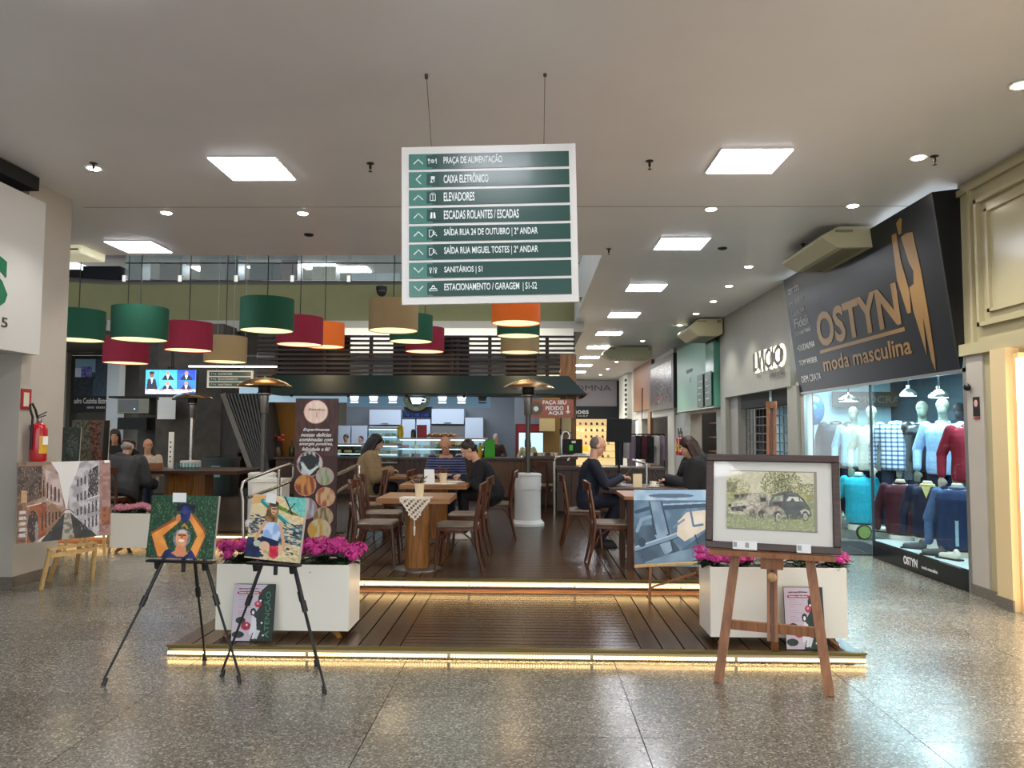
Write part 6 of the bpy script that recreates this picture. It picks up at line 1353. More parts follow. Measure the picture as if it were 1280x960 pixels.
# ------------------------------------------------------------------ mannequins in the display window
MAN = mat('mannequin_grey', '#8f9684', .22, spec=.7); MANC = mat('mannequin_cream', '#d9c9b8', .35)
PLAID = stripe_mat('plaid_cloth', '#ece9e2', '#5f7fa8', 5.5, 'Z', '#8fa2c4')
def mannequin(lab, px, ytop, X, cloth, trous, head_=True, zb=.14, rz=148, clothname='shirt', coat=0, skin=MAN, short=False, arms=1, dress_len=0, Yf=None):
    Y = X * 961 / (px - 662) if Yf is None else Yf
    ztop = at(px, ytop, Y=Y).z
    J = skeleton(sit=False, lean=1, hl=(-.285, .02, .85), hr=(.285, .02, .85), hp=0, s=1.0); nat = J['hd'].z + .118 if head_ else J['nb'].z + .03
    t = thing('mannequin', lab, 'mannequin', (X, Y, zb), math.radians(rz)); sc = (ztop - zb) / nat; t.scale = (sc,) * 3; s = 1
    mb = MB(); torso(mb, J)
    if head_: head(mb, J, False)
    for k in 'LR':
        mb.cap(J['sh' + k], J['el' + k], .045, .036); mb.cap(J['el' + k], J['ha' + k], .036, .024); hand(mb, J['ha' + k], (0, .05, -1), 1, up=V((0, 1, 0)), curl=.3)
        mb.cap(J['hip' + k], J['kn' + k], .078, .052); mb.cap(J['kn' + k], J['an' + k], .05, .034)
    remesh(mb.obj('body', skin, t), .011)
    mb = MB(); d = .026 + .02 * coat; torso(mb, J, d, lo=-.12, hi=.475)
    for k in 'LR':
        mb.cap(J['sh' + k], J['el' + k], .05 + d * .7, .044 + d * .6)
        if not short: mb.cap(J['el' + k], J['ha' + k].lerp(J['el' + k], .12), .042 + d * .5, .034 + d * .5)
    remesh(mb.obj(clothname, cloth, t), .012, 2)
    mb = MB()
    for i in range(10):
        a = 2 * PI * i / 10; a2 = 2 * PI * (i + 1) / 10; f = lambda a: J['nb'] + V((math.cos(a) * .07, math.sin(a) * .066, -.008 + .02 * -math.sin(a))); mb.cap(f(a), f(a2), .016 + .006 * coat, .016 + .006 * coat, 8)
    remesh(mb.obj('collar', cloth, t), .009, 1)
    mb = MB(); torso(mb, J, .01, lo=-.12, hi=.05)
    for k in 'LR': mb.cap(J['hip' + k], J['kn' + k], .1, .075); mb.cap(J['kn' + k], J['an' + k] + V((0, 0, .02)), .075, .065)
    remesh(mb.obj('trousers', trous, t), .013, 2)
    for k in 'LR': a = J['an' + k]; mb = MB(); mb.cap(a + V((0, -.03, -.05)), a + V((0, .17, -.062)), .042, .03); remesh(mb.obj('shoe', PWHITE, t), .011, 1)
    return t
LB = cl('sky_shirt', '#a8cfe4'); LB2 = cl('pale_blue_sweater', '#a3c6ea'); NV = cl('navy_trousers', '#16203a'); DJ = cl('dark_jacket', '#2f353b', rough=.6); LJ = cl('leather_jacket', '#16181d', rough=.35); WS = cl('white_olive_shirt', '#cfd6c4')
mannequin('headless mannequin in a dark grey jacket at the far end of the window', 1041, 526, 5.15, DJ, NV, False, coat=1, clothname='jacket', skin=MANC)
mannequin('mannequin with head in a sky-blue shirt, left of the white-shirted one', 1063, 508, 5.15, LB, NV)
mannequin('mannequin with head in a pale shirt, just left of the plaid shirt', 1085, 507, 4.95, WS, NV)
mannequin('headless mannequin in a white and blue plaid shirt and jeans', 1114, 525, 5.1, PLAID, JEAN, False, skin=MANC)
mannequin('mannequin with tilted head in a black leather jacket', 1147, 501, 5.35, LJ, NV, coat=1, clothname='jacket')
mannequin('mannequin with head in a pale blue sweater and navy trousers', 1172, 497, 5.2, LB2, NV, clothname='sweater')
mannequin('dark-headed mannequin in a slate blue jacket behind the pale blue one', 1192, 503, 5.75, cl('slate_jacket', '#4a6490'), NV, coat=1, clothname='jacket', skin=BLACKM)
mannequin('headless mannequin in a crimson sweater at the near end of the window', 1204, 528, 5.0, cl('crimson_knit', '#9c1f35'), cl('khaki', '#8a8268'), False, clothname='sweater', skin=MANC)
def bust(lab, px, ytop, ybot, X, cloth, zfloor, short=False, vneck=None, vest=None, rz=146):
    Y = X * 961 / (px - 662); zt_, zb_ = at(px, ytop, Y=Y).z, at(px, ybot, Y=Y).z
    J = skeleton(sit=False, lean=1, hl=(-.27, .02, .84), hr=(.27, .02, .84), s=1.0)
    sc = (zt_ - zb_) / (.5 + .04 + .14)
    t = thing('torso_form', lab, 'mannequin', (X, Y, zb_ - (.93 - .14) * sc), math.radians(rz)); t.scale = (sc,) * 3
    mb = MB(); torso(mb, J, hi=.54); remesh(mb.obj('form', MANC, t), .011)
    mb = MB(); torso(mb, J, .014, lo=-.12, hi=.475)
    for k in 'LR':
        mb.cap(J['sh' + k], J['sh' + k].lerp(J['el' + k], .75 if short else 1), .056, .062)
        if not short: mb.cap(J['el' + k], J['ha' + k].lerp(J['el' + k], .1), .05, .042)
    remesh(mb.obj('shirt', cloth, t), .012, 2)
    mb = MB()
    for i in range(10):
        a = 2 * PI * i / 10; a2 = 2 * PI * (i + 1) / 10; f = lambda a: J['nb'] + V((math.cos(a) * .07, math.sin(a) * .066, -.008)); mb.cap(f(a), f(a2), .016, .016, 8)
    remesh(mb.obj('collar', vneck or cloth, t), .009, 1)
    if vneck: MB().prism([(-.05, 0), (.05, 0), (0, -.14)], lambda a, b: tuple(J['nb'] + V((a, .115 + b * -.1, b - .02))), lambda a, b: tuple(J['nb'] + V((a, .135 + b * -.1, b - .02)))).obj('neck_inset', vneck, t)
    if vest:
        mb = MB(); torso(mb, J, .035, lo=-.12, hi=.475); remesh(mb.obj('vest', vest, t), .012, 2); MB().bar(J['pel'] + V((0, .165, -.08)), J['nb'] + V((0, .13, -.09)), .03, .01, (0, 1, 0)).obj('zip', LB, t)
    zf = zfloor - t.location.z; mb = MB().lathe([(.16, 0), (.16, .76 - zf / sc)], n=20)
    MB().lathe([(.15, 0), (.15, (.93 - .14) - zf / sc)], n=24).obj('plinth', PWHITE, t, (0, 0, zf / sc))
    return t
bust('turquoise polo shirt on a torso form at the door end of the window', 1068, 590, 655, 4.75, cl('turquoise_polo', '#25a9bd'), .13, True)
bust('burgundy polo shirt on a torso form, leftmost of the near three', 1118, 599, 668, 4.62, cl('burgundy_polo', '#4a1826'), .201)
bust('navy v-neck sweater with yellow collar on a torso form', 1151, 601, 672, 4.62, cl('navy_vneck', '#1b2440'), .201, vneck=cl('lemon_shirt', '#d9d08a'))
bust('blue vest over a light shirt on a torso form, nearest the pilaster', 1187, 604, 688, 4.6, cl('steel_sleeves', '#4f6f9c'), .201, vest=cl('blue_vest', '#1f3560'))
def shoe_thing(px, py, X, z, c, lab, rz=.4):
    Y = X * 961 / (px - 662); t = thing('shoe', lab, 'shoe', (X, Y, z), rz, 'shoes in the display window')
    m = MB(); m.cap((0, -.08, .045), (0, .1, .032), .042, .032); m.cap((0, -.09, .05), (0, -.07, .09), .036, .03); remesh(m.obj('upper', c, t), .009, 2); MB().box((0, .01, .008), (.08, .28, .016)).obj('sole', BLACKM, t, bevel=.004)
SB = mat('shoe_grey', '#4e5358', .35)
shoe_thing(1134, 684, 4.38, .2, SB, 'grey shoe at the window edge, first from the left', .9); shoe_thing(1158, 694, 4.36, .2, SB, 'grey shoe at the window edge, second from the left', 1.1)
shoe_thing(1176, 703, 4.38, .2, PWHITE, 'white trainer at the window edge beside the blue vest'); shoe_thing(1097, 672, 4.7, .2, PWHITE, 'pair-like white trainer below the jeans', .7)
ck = thing('round_clock', 'round green-faced dial on the window floor by the turquoise polo', 'clock', at(1079, 665, Y=10.3))
MB().lathe([(.09, 0), (.1, .01), (.1, .03), (.09, .04)], n=24, M=Matrix.Rotation(PI / 2, 3, 'X')).obj('rim', BLACKM, ck); MB().lathe([(.08, 0), (.08, .006)], n=24, M=Matrix.Rotation(PI / 2, 3, 'X')).obj('face', mat('clock_green', '#a3c46a', .5), ck, (0, -.041, 0)); MB().bx(-.06, .06, -.06, .02, -(ck.location.z - .13), -.09).obj('stand', BLACKM, ck)
# interior furniture of the shop
tag(MB().bx(5.75, 6.25, 8.2, 8.24, .2, 1.9).bx(5.75, 6.25, 9.0, 9.04, .2, 1.9).obj('partition', mat('slate_panel', '#3c4d58', .5), None), 'slate partition panel at the back of the menswear window', 'partition')
bd = thing('brand_board', 'dark brand board with faint democrata lettering at the back of the window', 'sign', at(1100, 500, Y=13.3) , 0)
MB().bx(-.8, .75, 0, .04, -.12, .14).obj('board', mat('board_brown', '#4c4a44', .5), bd); fit('DEMOCRATA', -.62, .6, -.05, .07, mat('letter_taupe', '#7f7a6c', .5), bd)
bl = thing('round_balloon', 'blue foil balloon on the pale wall inside the window', 'balloon', at(1018, 512, Y=13.0))
MB().ell((0, 0, 0), (.17, .1, .26), 18, 12).obj('foil', mat('foil_blue', '#3b7fb8', .15, metal=.6), bl); MB().tube([(0, 0, -.26), (0, 0.02, -1.2)], .003, 4).obj('string', PAPER, bl)
ck.location.z += 0
for i, (px, py, Y, r_) in enumerate(((1057, 500, 9.9, .16), (1131, 493, 8.9, .11), (1168, 495, 9.0, .12))):
    q = at(px, py, Y=Y); q.x = 4.2 + .8
    Yq = q.x * 961 / (px - 662); t = thing('window_lamp', 'hanging bell lamp in the display window, %s from the left' % ords[i].replace('nearest', 'first'), 'lamp', (q.x, Yq, at(px, py, Y=Yq).z), 0, 'bell lamps in the display window')
    MB().lathe([(r_, -.02), (r_ * .95, .01), (r_ * .5, .06), (.03, .08), (.03, .12)], n=24).obj('bell', STEEL, t); MB().lathe([(.001, -.022), (r_ * .85, -.022), (r_ * .85, -.015)], n=20).obj('bulb', emat('window_bulb', '#e9fbff', 9), t); MB().tube([(0, 0, .1), (0, 0, 2.42 - t.location.z)], .01, 6).obj('cord', BLACKM, t)
# ------------------------------------------------------------------ café interior
KW = mat('kitchen_white', '#c5d0de', .4); KG = mat('kitchen_grey', '#7d8288', .6)
struct('wall_cafe_back', MB().bx(-4.6, -.35, 19.25, 19.35, .17, 3.75), KG)
struct('wall_cafe_side', MB().bx(-.35, .3, 18.2, 18.3, .17, 3.75), KG)
struct('wall_cafe_right', MB().bx(.3, .75, 16.9, 17.0, .17, 3.0), mat('gold_wall', '#8a6a35', .6))
struct('ceiling_cafe', MB().bx(-5.6, .9, 15.6, 23, 3.0, 3.1), mat('cafe_ceiling', '#8b8d90', .7))
kx = lambda px: at(px, 540, Y=18.6).x
for i, (a, b, y0, y1, lab) in enumerate(((413, 438, 532, 600, 'left tall one'), (439, 459, 532, 600, 'second tall one'), (461, 501, 512, 531, 'upper wide one left of the open shelf'), (461, 501, 533, 590, 'below the upper wide one'), (502, 519, 524, 590, 'narrow one under the open shelf'), (520, 538, 524, 590, 'second narrow one under the open shelf'), (539, 580, 511, 530, 'upper wide one right of the open shelf'), (581, 604, 522, 590, 'rightmost tall one'))):
    x0, x1 = kx(a), kx(b); z0, z1 = at(a, y1, Y=18.6).z, at(a, y0, Y=18.6).z; t = thing('kitchen_cabinet', 'white kitchen cabinet on the café back wall, ' + lab, 'cabinet', ((x0 + x1) / 2, 18.6, z0), 0, 'white kitchen cabinets')
    w2 = (x1 - x0) / 2 - .004; MB().bx(-w2, w2, .02, .6, 0, z1 - z0).obj('carcass', KW, t); MB().bx(-w2 + .005, w2 - .005, 0, .018, .005, z1 - z0 - .005).obj('door', KW, t); MB().bx(-.08, .08, -.02, 0, .03, .045).obj('handle', STEELD, t)
os_ = thing('open_shelf', 'open niche shelf with blue pots between the white kitchen cabinets', 'shelf', (kx(520), 18.6, at(520, 522, Y=18.6).z)); w2 = (kx(538) - kx(502)) / 2
MB().bx(-w2, w2, .3, .34, 0, .28).bx(-w2, w2, 0, .3, -.02, 0).bx(-w2, w2, 0, .3, .28, .3).obj('niche', mat('niche_dark', '#4f5560', .6), os_)
for i in range(3): tag(MB().lathe([(.07, 0), (.1, .03), (.1, .09), (.08, .1)], n=14).obj('blue_pot', mat('pot_blue', '#1d2c6a', .4), None, (kx(508 + 12 * i), 18.75, os_.location.z + .001)), 'dark blue pot in the kitchen niche, %s' % ['left', 'middle', 'right'][i], 'pot')
nb_ = thing('oven_niche', 'grey oven niche with golden trays right of the white cabinets', 'oven', (kx(560), 18.65, at(560, 560, Y=18.65).z)); MB().bx(-.42, .42, 0, .5, 0, .55).obj('body', mat('oven_grey', '#6d6c6c', .4), nb_); MB().bx(-.3, -.1, -.05, 0, .1, .2).obj('tray', mat('bread_gold', '#b8854a', .6), nb_); MB().bx(.0, .34, -.05, 0, .08, .22).obj('tray', mat('bread_gold', '#b8854a', .6), nb_)
light('AREA', 'kitchen_light', (-2.4, 17.4, 2.9), 75, (.78, .88, 1), 3.6, (0, 0, 0), .8)
light('AREA', 'kitchen_front', (-2.0, 15.9, 2.5), 26, (.78, .9, 1), 3.0, (math.radians(-25), 0, 0), .3)
light('AREA', 'gold_wall_light', (.5, 16.2, 2.8), 8, (1, .85, .6), .4, (0, 0, 0), .4)
light('AREA', 'amber_light', (-4.6, 15.6, 2.5), 7, (1, .8, .5), .6, (math.radians(-30), 0, 0), .4)
# menu board
MY = 15.4; mx0, mx1 = at(434, 500, Y=MY).x, at(613, 500, Y=MY).x; mz1, mz0 = at(434, 488, Y=MY).z + .1, at(434, 508, Y=MY).z
mb_ = thing('menu_board', 'long backlit menu board with cup icons under the canopy', 'menu board', (mx0, MY, mz0)); mw = mx1 - mx0
MB().bx(0, mw, 0, .08, 0, mz1 - mz0).obj('light_box', mat('menu_blue', '#3d4f5e', .3, emit='#5d7f95', estr=.5), mb_)
ME = emat('menu_print', '#dff2ff', 1.6)
for k, px in enumerate((443, 467, 491, 553, 577, 603)):
    x = at(px, 500, Y=MY).x - mx0; c = MB().prism([(-.1, .12), (.1, .12), (.07, 0), (-.07, 0)], lambda a, b: (a, -.008, b), lambda a, b: (a, 0, b)).obj('cup_icon', ME if k < 5 else mat('menu_dim', '#6b6f74', .5), mb_, (x, 0, .12)); MB().bx(-.08, .08, -.008, 0, -.05, -.02).obj('caption', ME if k < 5 else mat('menu_dim', '#6b6f74', .5), c)
MB().bx(-2.2, -.02, .0, .08, .08, mz1 - mz0).obj('white_band', mat('band_pale', '#9fb6c4', .4, emit='#9fc0d4', estr=.45), mb_)
q = at(521, 497, Y=15.3); rl = thing('round_cafe_sign', 'round olive café sign with a glowing cup and letters', 'sign', q)
RX = Matrix.Rotation(PI / 2, 3, 'X')
MB().lathe([(.001, 0), (.265, 0), (.27, .03), (.001, .03)], n=40, M=RX).obj('disc', mat('sign_olive_glow', '#6d7660', .4, emit='#6d7660', estr=.25), rl, (0, 0, 0)); MB().lathe([(.001, 0), (.17, 0), (.17, .004), (.001, .004)], n=40, M=RX).obj('inner_disc', mat('sign_dark_olive', '#39443a', .4), rl, (0, -.031, 0))  # faint emission on the disc so that it looks lit
MB().prism([(-.13, .0), (.12, 0), (.08, -.13), (-.08, -.13)], lambda a, b: (a, -.04, b), lambda a, b: (a, -.032, b)).tube([(.11, -.036, -.02), (.18, -.036, -.03), (.17, -.036, -.08), (.09, -.036, -.09)], .012, 6).tube([(0, -.036, .03), (.02, -.036, .07), (-.01, -.036, .1), (.01, -.036, .14)], .012, 6).obj('cup_mark', emat('cup_glow', '#bfe6ff', 1.8), rl, (0, 0, 0))
for k, ch in enumerate('MUF'): text(ch, .085, PAPER, rl, (-.218 + .012 * (k - 1) ** 2, -.04, -.06 + .075 * k), (PI / 2, 0, 0) if False else (PI / 2, -PI / 2 * .9, 0))
for k, ch in enumerate('SAV'): text(ch, .085, PAPER, rl, (.218 - .012 * (k - 1) ** 2, -.04, -.06 + .075 * k), (PI / 2, PI / 2 * .9, 0))
text('IIIIIIIII', .035, PAPER, rl, (0, -.04, -.215), bold=.002)
# wooden counters
CW = wood('counter_wood', '#6a4423', '#482c15', .35, along='z'); ct = mat('counter_top', '#3d2a1f', .3)
def counter(x0, x1, y0, y1, z1, lab, m=CW, pit=.11, name='counter'):
    t = thing(name, lab, 'counter', ((x0 + x1) / 2, (y0 + y1) / 2, .17)); w_ = (x1 - x0) / 2; d = (y1 - y0) / 2; h_ = z1 - .17
    MB().bx(-w_, w_, -d + .03, d, 0, h_ - .05).obj('core', BLACKM, t); MB().bx(-w_ - .03, w_ + .03, -d - .04, d, h_ - .05, h_).obj('worktop', ct, t, bevel=.005)
    n = int(2 * w_ / pit); me = MB().bx(-w_ / n + .003, w_ / n - .003, -.012, .012, .08, h_ - .055).mesh('front_plank', m, False)
    for i in range(n): link(me, 'front_plank', t, (-w_ + (i + .5) * 2 * w_ / n, -d + .015, 0))
    return t
cx = lambda px, Y: at(px, 560, Y=Y).x
counter(cx(345, 15.3), cx(596, 15.3), 15.3, 15.9, .98, 'long dark wooden café counter under the display cases', DARKW)
counter(cx(598, 14.9), cx(689, 14.9), 14.9, 15.5, 1.0, 'plank-fronted wooden counter right of the seated readers')
counter(cx(657, 13.4), cx(720, 13.4), 13.4, 14.1, 1.08, 'dark counter with the beer tap and the black box', DARKW)
counter(cx(696, 12.3), cx(770, 12.3), 12.3, 12.8, .95, 'pale-topped counter with bent steel rails behind the man in navy', DARKW)
counter(cx(770, 14.5), cx(830, 14.5), 14.5, 15.0, .85, 'low wooden counter under the black monitor', DARKW)
# display cases
def case(px0, px1, Y, y0, y1, lab, shelves, d=.5):
    x0, x1 = cx(px0, Y), cx(px1, Y); z0, z1 = at(px0, y1, Y=Y).z, at(px0, y0, Y=Y).z
    t = thing('display_case', lab, 'display case', ((x0 + x1) / 2, Y, z0)); w_ = (x1 - x0) / 2; h_ = z1 - z0
    MB().bx(-w_, w_, 0, .008, .03, h_).bx(-w_, w_, d, d + .008, .03, h_).bx(-w_, -w_ + .008, 0, d, .03, h_).bx(w_ - .008, w_, 0, d, .03, h_).obj('glass', GLASSD, t)
    MB().bx(-w_, w_, 0, d, 0, .03).bx(-w_, w_, 0, d, h_, h_ + .03).obj('frame', STEELD, t)
    for k in range(shelves): MB().bx(-w_ + .01, w_ - .01, .04, d - .02, (k + 1) * h_ / (shelves + 1), (k + 1) * h_ / (shelves + 1) + .012).obj('shelf', GLASSD, t); MB().bx(-w_ + .02, w_ - .02, .03, .045, (k + 1) * h_ / (shelves + 1) - .012, (k + 1) * h_ / (shelves + 1)).obj('shelf_light', emat('case_light', '#d5f2ff', 3.2), t)
    MB().bx(-w_ + .02, w_ - .02, .03, .05, h_ - .02, h_ - .005).obj('top_light', emat('case_light', '#d5f2ff', 3.2), t)
    return t, x0, x1, Y, z0, h_
FOOD = [mat('food_%d' % i, c, .6, noise=.3, scale=30) for i, c in enumerate(('#a8713a', '#c9a25c', '#6b3a22', '#c94a3a', '#7f8a3c', '#e0c9a0'))]
FN = ['golden pastry', 'pale bread', 'dark cake', 'red-topped tart', 'green salad', 'cream cake']
PL = ['far left', 'left', 'left of middle', 'middle', 'right of middle', 'right', 'far right', 'end']
def fill(c, rows_, nper, nm, grp):
    t, x0, x1, Y, z0, h_ = c
    for r in range(rows_):
        for i in range(nper):
            k = (r * 3 + i * 2 + i // 3) % 6; x = x0 + .1 + (x1 - x0 - .2) * i / max(1, nper - 1); z = z0 + (.031 if r == 0 else r * h_ / rows_ + .0125)
            m = MB(); w_ = min(.09, (x1 - x0) / nper * .42)
            if k in (2, 5): m.lathe([(w_, 0), (w_, .05), (w_ * .9, .06), (.001, .062)], n=14)
            elif k == 4:
                for q in range(6): m.ell((math.cos(q) * w_ * .4, math.sin(q) * w_ * .4, .025 + .01 * (q % 2)), (w_ * .5, w_ * .4, .025), 8, 5)
            else: m.cap((-w_ * .6, 0, .03), (w_ * .6, 0, .03), .028, .03, 10)
            o = m.obj('pastry', FOOD[k], None, (x, Y + .22, z)); tag(o, '%s on the %s shelf of the %s, %s' % (FN[k], ['bottom', 'second', 'third', 'fourth'][r], nm, PL[min(7, i * 8 // nper)]), 'food', grp)
c1 = case(459, 496, 15.35, 536, 556, 'upper stacked glass case with lit shelves', 1); fill(c1, 2, 4, 'upper stacked case', 'food in the upper case')
c2 = case(455, 497, 15.1, 557, 579, 'lower stacked glass case with salads', 1); fill(c2, 2, 5, 'lower stacked case', 'food in the lower case')
c3 = case(498, 608, 15.35, 549, 573, 'long low glass case on the café counter behind the readers', 1); fill(c3, 2, 8, 'long glass case', 'food in the long case')
c4 = case(398, 452, 15.35, 556, 578, 'glass case left of the stacked cases', 1); fill(c4, 2, 4, 'left glass case', 'food in the left case')
def bottle(x, y, z, h_, c, lab, grp, cap_='#222222'):
    t = thing('bottle', lab, 'bottle', (x, y, z), 0, grp); r = h_ * .16
    MB().lathe([(r * .9, 0), (r, .01), (r, h_ * .55), (r * .4, h_ * .72), (r * .35, h_ * .92)], n=14).obj('bottle_body', mat('bottle_' + c[1:], c, .2), t); MB().lathe([(r * .42, h_ * .9), (r * .42, h_), (.001, h_)], n=10).obj('cap', mat('cap_' + cap_[1:], cap_, .4), t)
BC = ['#1c1512', '#5a1a14', '#c9a020', '#2c3a1c', '#d9d2c0', '#7a2018']; BN = ['black', 'dark red', 'yellow', 'dark green', 'cream', 'red']
for i in range(6): bottle(cx(590 + i * 5, 15.0), 15.05 + .05 * (i % 2), 1.0, .22 + .03 * (i % 3), BC[i], '%s condiment bottle beside the green card on the counter' % BN[i], 'condiments on the plank-fronted counter')
tag(MB().bx(-.1, .1, 0, .01, 0, .34).obj('green_card', mat('card_green', '#3fa826', .5, emit='#3fd020', estr=.02), None, (cx(612, 14.95), 15.0, 1.0)), 'bright green card standing on the counter', 'card')
tag(MB().lathe([(.06, 0), (.06, .22), (.05, .24)], n=16).obj('yellow_can', mat('can_yellow', '#d6a91c', .4), None, (cx(500, 15.5), 15.55, c3[4] + c3[5] + .03)), 'yellow can on top of the long glass case', 'can')
tag(MB().lathe([(.05, 0), (.05, .12), (.03, .17)], n=16).obj('dark_jar', mat('jar_dark', '#25242a', .3), None, (cx(516, 15.5), 15.55, c3[4] + c3[5] + .03)), 'small dark jar on top of the long glass case', 'jar')
tag(MB().bx(-.1, .1, 0, .04, 0, .26).obj('red_menu', mat('menu_red', '#a8152c', .4), None, (cx(526, 15.5), 15.6, c3[4] + c3[5] + .03)), 'red menu stand on top of the long glass case', 'menu')
for i in range(3):
    m = MB(); [m.cap((-.12 + .05 * q, .0, .04 + .03 * (q % 2)), (-.08 + .05 * q, .1, .05), .03, .03, 8) for q in range(5)]
    tag(m.obj('bread_pile', FOOD[0], None, (cx(541 + 10 * i, 15.5), 15.55, c3[4] + c3[5] + .03)), 'pile of bread rolls on the long glass case, %s' % ['left', 'middle', 'right'][i], 'bread')
tp = thing('beer_tap', 'shiny curved beer tap on the dark counter', 'beer tap', (cx(703, 13.6), 13.7, 1.08)); MB().tube([(0, 0, 0), (0, 0, .35), (.03, 0, .42), (.09, 0, .43), (.13, 0, .37), (.13, 0, .3)], .035, 14).obj('column', STEEL, tp); MB().tube([(-.03, 0, .38), (-.04, -.03, .48)], .012, 8).obj('tap_handle', BLACK, tp)
bb = thing('black_box', 'black box with a green sticker on the dark counter', 'box', (cx(716, 13.5), 13.5, 1.08)); MB().bx(-.16, .17, 0, .3, 0, .3).obj('case', BLACKM, bb, bevel=.01); MB().bx(-.06, .0, -.004, 0, .1, .2).obj('green_sticker', mat('sticker_green', '#38a02c', .5, emit='#38b02c', estr=.2), bb); MB().bx(-.02, .05, -.004, 0, .23, .27).obj('white_label', PAPER, bb)
for i in range(7):
    x = cx(664 + i * 5.2, 13.6); m = MB().lathe([(.03, 0), (.045, .06), (.04, .06), (.001, .012)], n=12); tag(m.obj('cup', [PWHITE, STEELD, FOOD[5]][i % 3], None, (x, 13.62 + .06 * (i % 2), 1.08)), '%s cup on the dark counter, %s' % (['white', 'steel', 'cream'][i % 3], PL[i]), 'cup', 'cups on the dark counter')
fr_ = thing('red_fridge', 'red framed glass fridge behind the person in the cream top', 'fridge', (at(664, 550, Y=17.6).x, 17.6, .17)); zt2 = at(664, 530, Y=17.6).z - .17
MB().bx(-.36, .36, 0, .5, 0, zt2).obj('cabinet', mat('fridge_red', '#7a1420', .4), fr_); MB().bx(-.28, .28, -.01, 0, .3, zt2 - .2).obj('lit_door', mat('fridge_glow', '#bfe0e4', .3, emit='#cfeef4', estr=.7), fr_); MB().bx(-.3, .3, -.012, 0, zt2 - .17, zt2 - .03).obj('header', mat('fridge_header', '#a8202e', .4), fr_)
for i, px in enumerate((684, 708)): q = at(px, 531, Y=14.75 if i else 16.8); tag(MB().bx(-.17 if not i else -.09, .17 if not i else .09, -.01, 0, -.14, .14).obj('notice', mat('notice_cream', '#d9c490', .6), None, q), 'cream notice on the %s' % ('wooden post' if i else 'gold wall'), 'notice')
# monitor
q = at(774, 538, Y=13.0); mn = thing('monitor', 'black back of a screen on a pole above the far counter', 'monitor', q); MB().bx(-.21, .21, 0, .05, -.2, .2).obj('screen_back', BLACKM, mn, rot=(0, .03, 0), bevel=.008); MB().tube([(0, .05, 0), (0, .05, -(q.z - .19))], .02, 8).obj('pole', BLACK, mn)
# steel hand rails
def rail(lab, paths, r=.02, base=0):
    t = thing('handrail', lab, 'handrail', (0, 0, 0))
    for nm, pts in paths: MB().tube(pts, r, 10).obj(nm, STEEL if nm != 'brace' else STEELD, t)
    return t
A_ = lambda px, py, Y: tuple(at(px, py, Y=Y))
foot = at(305, 690, Y=8.9)
rail('bent stainless steel handrail behind the beach painting', [('loop', [(foot.x, 8.9, 0), A_(304, 625, 8.9), A_(302, 612, 8.9), A_(304, 603, 8.9), A_(310, 599, 8.95), A_(345, 586, 9.6), A_(362, 580, 10.0), A_(367, 582, 10.1), A_(367, 596, 10.1), A_(362, 602, 10.1), A_(338, 612, 9.6)]), ('post', [(A_(349, 590, 9.8)[0], 9.8, .0), A_(349, 586, 9.8)]), ('brace', [(A_(310, 622, 9.1)[0], 9.1, at(310, 622, Y=9.1).z), A_(338, 612, 9.6)])])
rail('stainless steel handrail right of the brown banner', [('loop', [A_(420, 594, 9.3), A_(446, 582, 9.0), A_(449, 582, 9.0), (A_(449, 590, 9.0)[0], 9.0, .19)]), ('lower_rail', [A_(420, 616, 9.3), A_(447, 599, 9.0)])])
rail('looped steel rails at the counter behind the middle heater', [('loop', [(A_(693, 580, 12.1)[0], 12.1, .19), A_(693, 578, 12.1), A_(695, 572, 12.1), A_(702, 570, 12.1), A_(740, 570, 12.1)]), ('second_loop', [A_(710, 576, 12.2), A_(713, 571, 12.2), A_(720, 568, 12.2), A_(745, 568, 12.2), (A_(745, 568, 12.2)[0], 12.2, .19)])], .022)
rail('steel rail to the right of the black monitor', [('loop', [A_(790, 575, 12.1), A_(806, 579, 12.1), A_(808, 581, 12.1), (A_(808, 590, 12.1)[0], 12.1, .19)])])
# banner
bY = 8.55; b0, b1 = at(370, 498, Y=bY), at(423, 498, Y=bY); bz1 = b0.z; bw = b1.x - b0.x
bn = thing('roll_up_banner', 'dark brown stand-up banner with round food pictures and white script', 'banner', ((b0.x + b1.x) / 2, bY, .19 if (b0.x > -2.38) else 0)); bz = bn.location.z; bh = bz1 - bz
A = Art(90, 300, '#3a1f1b'); A.rect(0, 0, 1, .35, '#3f241f', c2='#4e2f29', n=24)
def disc(cx_, cy_, r_, cols, seed):
    asp = bh / bw; A.ell(cx_, cy_, r_ * 1.06, r_ * 1.06 / asp, '#c98f80'); A.ell(cx_, cy_, r_, r_ / asp, cols[0], c2=cols[1], n=20, seed=seed)
asp = bh / bw
disc(.48, .082 , .27, ('#e6cdbb', '#efdccb'), 1); disc(.36, .4, .29, ('#b9c4c4', '#23201f'), 2); A.poly([(.12, .36), (.4, .34), (.6, .38), (.35, .44)], '#26262a'); A.poly([(.14, .385), (.36, .44), (.6, .4), (.56, .42), (.36, .47), (.16, .41)], '#c9d6d3')
disc(.72, .475, .2, ('#a9a69c', '#7f9a58'), 3); disc(.27, .53, .24, ('#8a4a26', '#c98a4a'), 4); disc(.74, .6, .22, ('#cfae80', '#a85a38'), 5); disc(.3, .67, .24, ('#b3bcc0', '#8f7f88'), 6); disc(.7, .72, .22, ('#b9a880', '#7c6a4a'), 7); disc(.62, .8, .26, ('#cfc3a0', '#c9a03a'), 8)
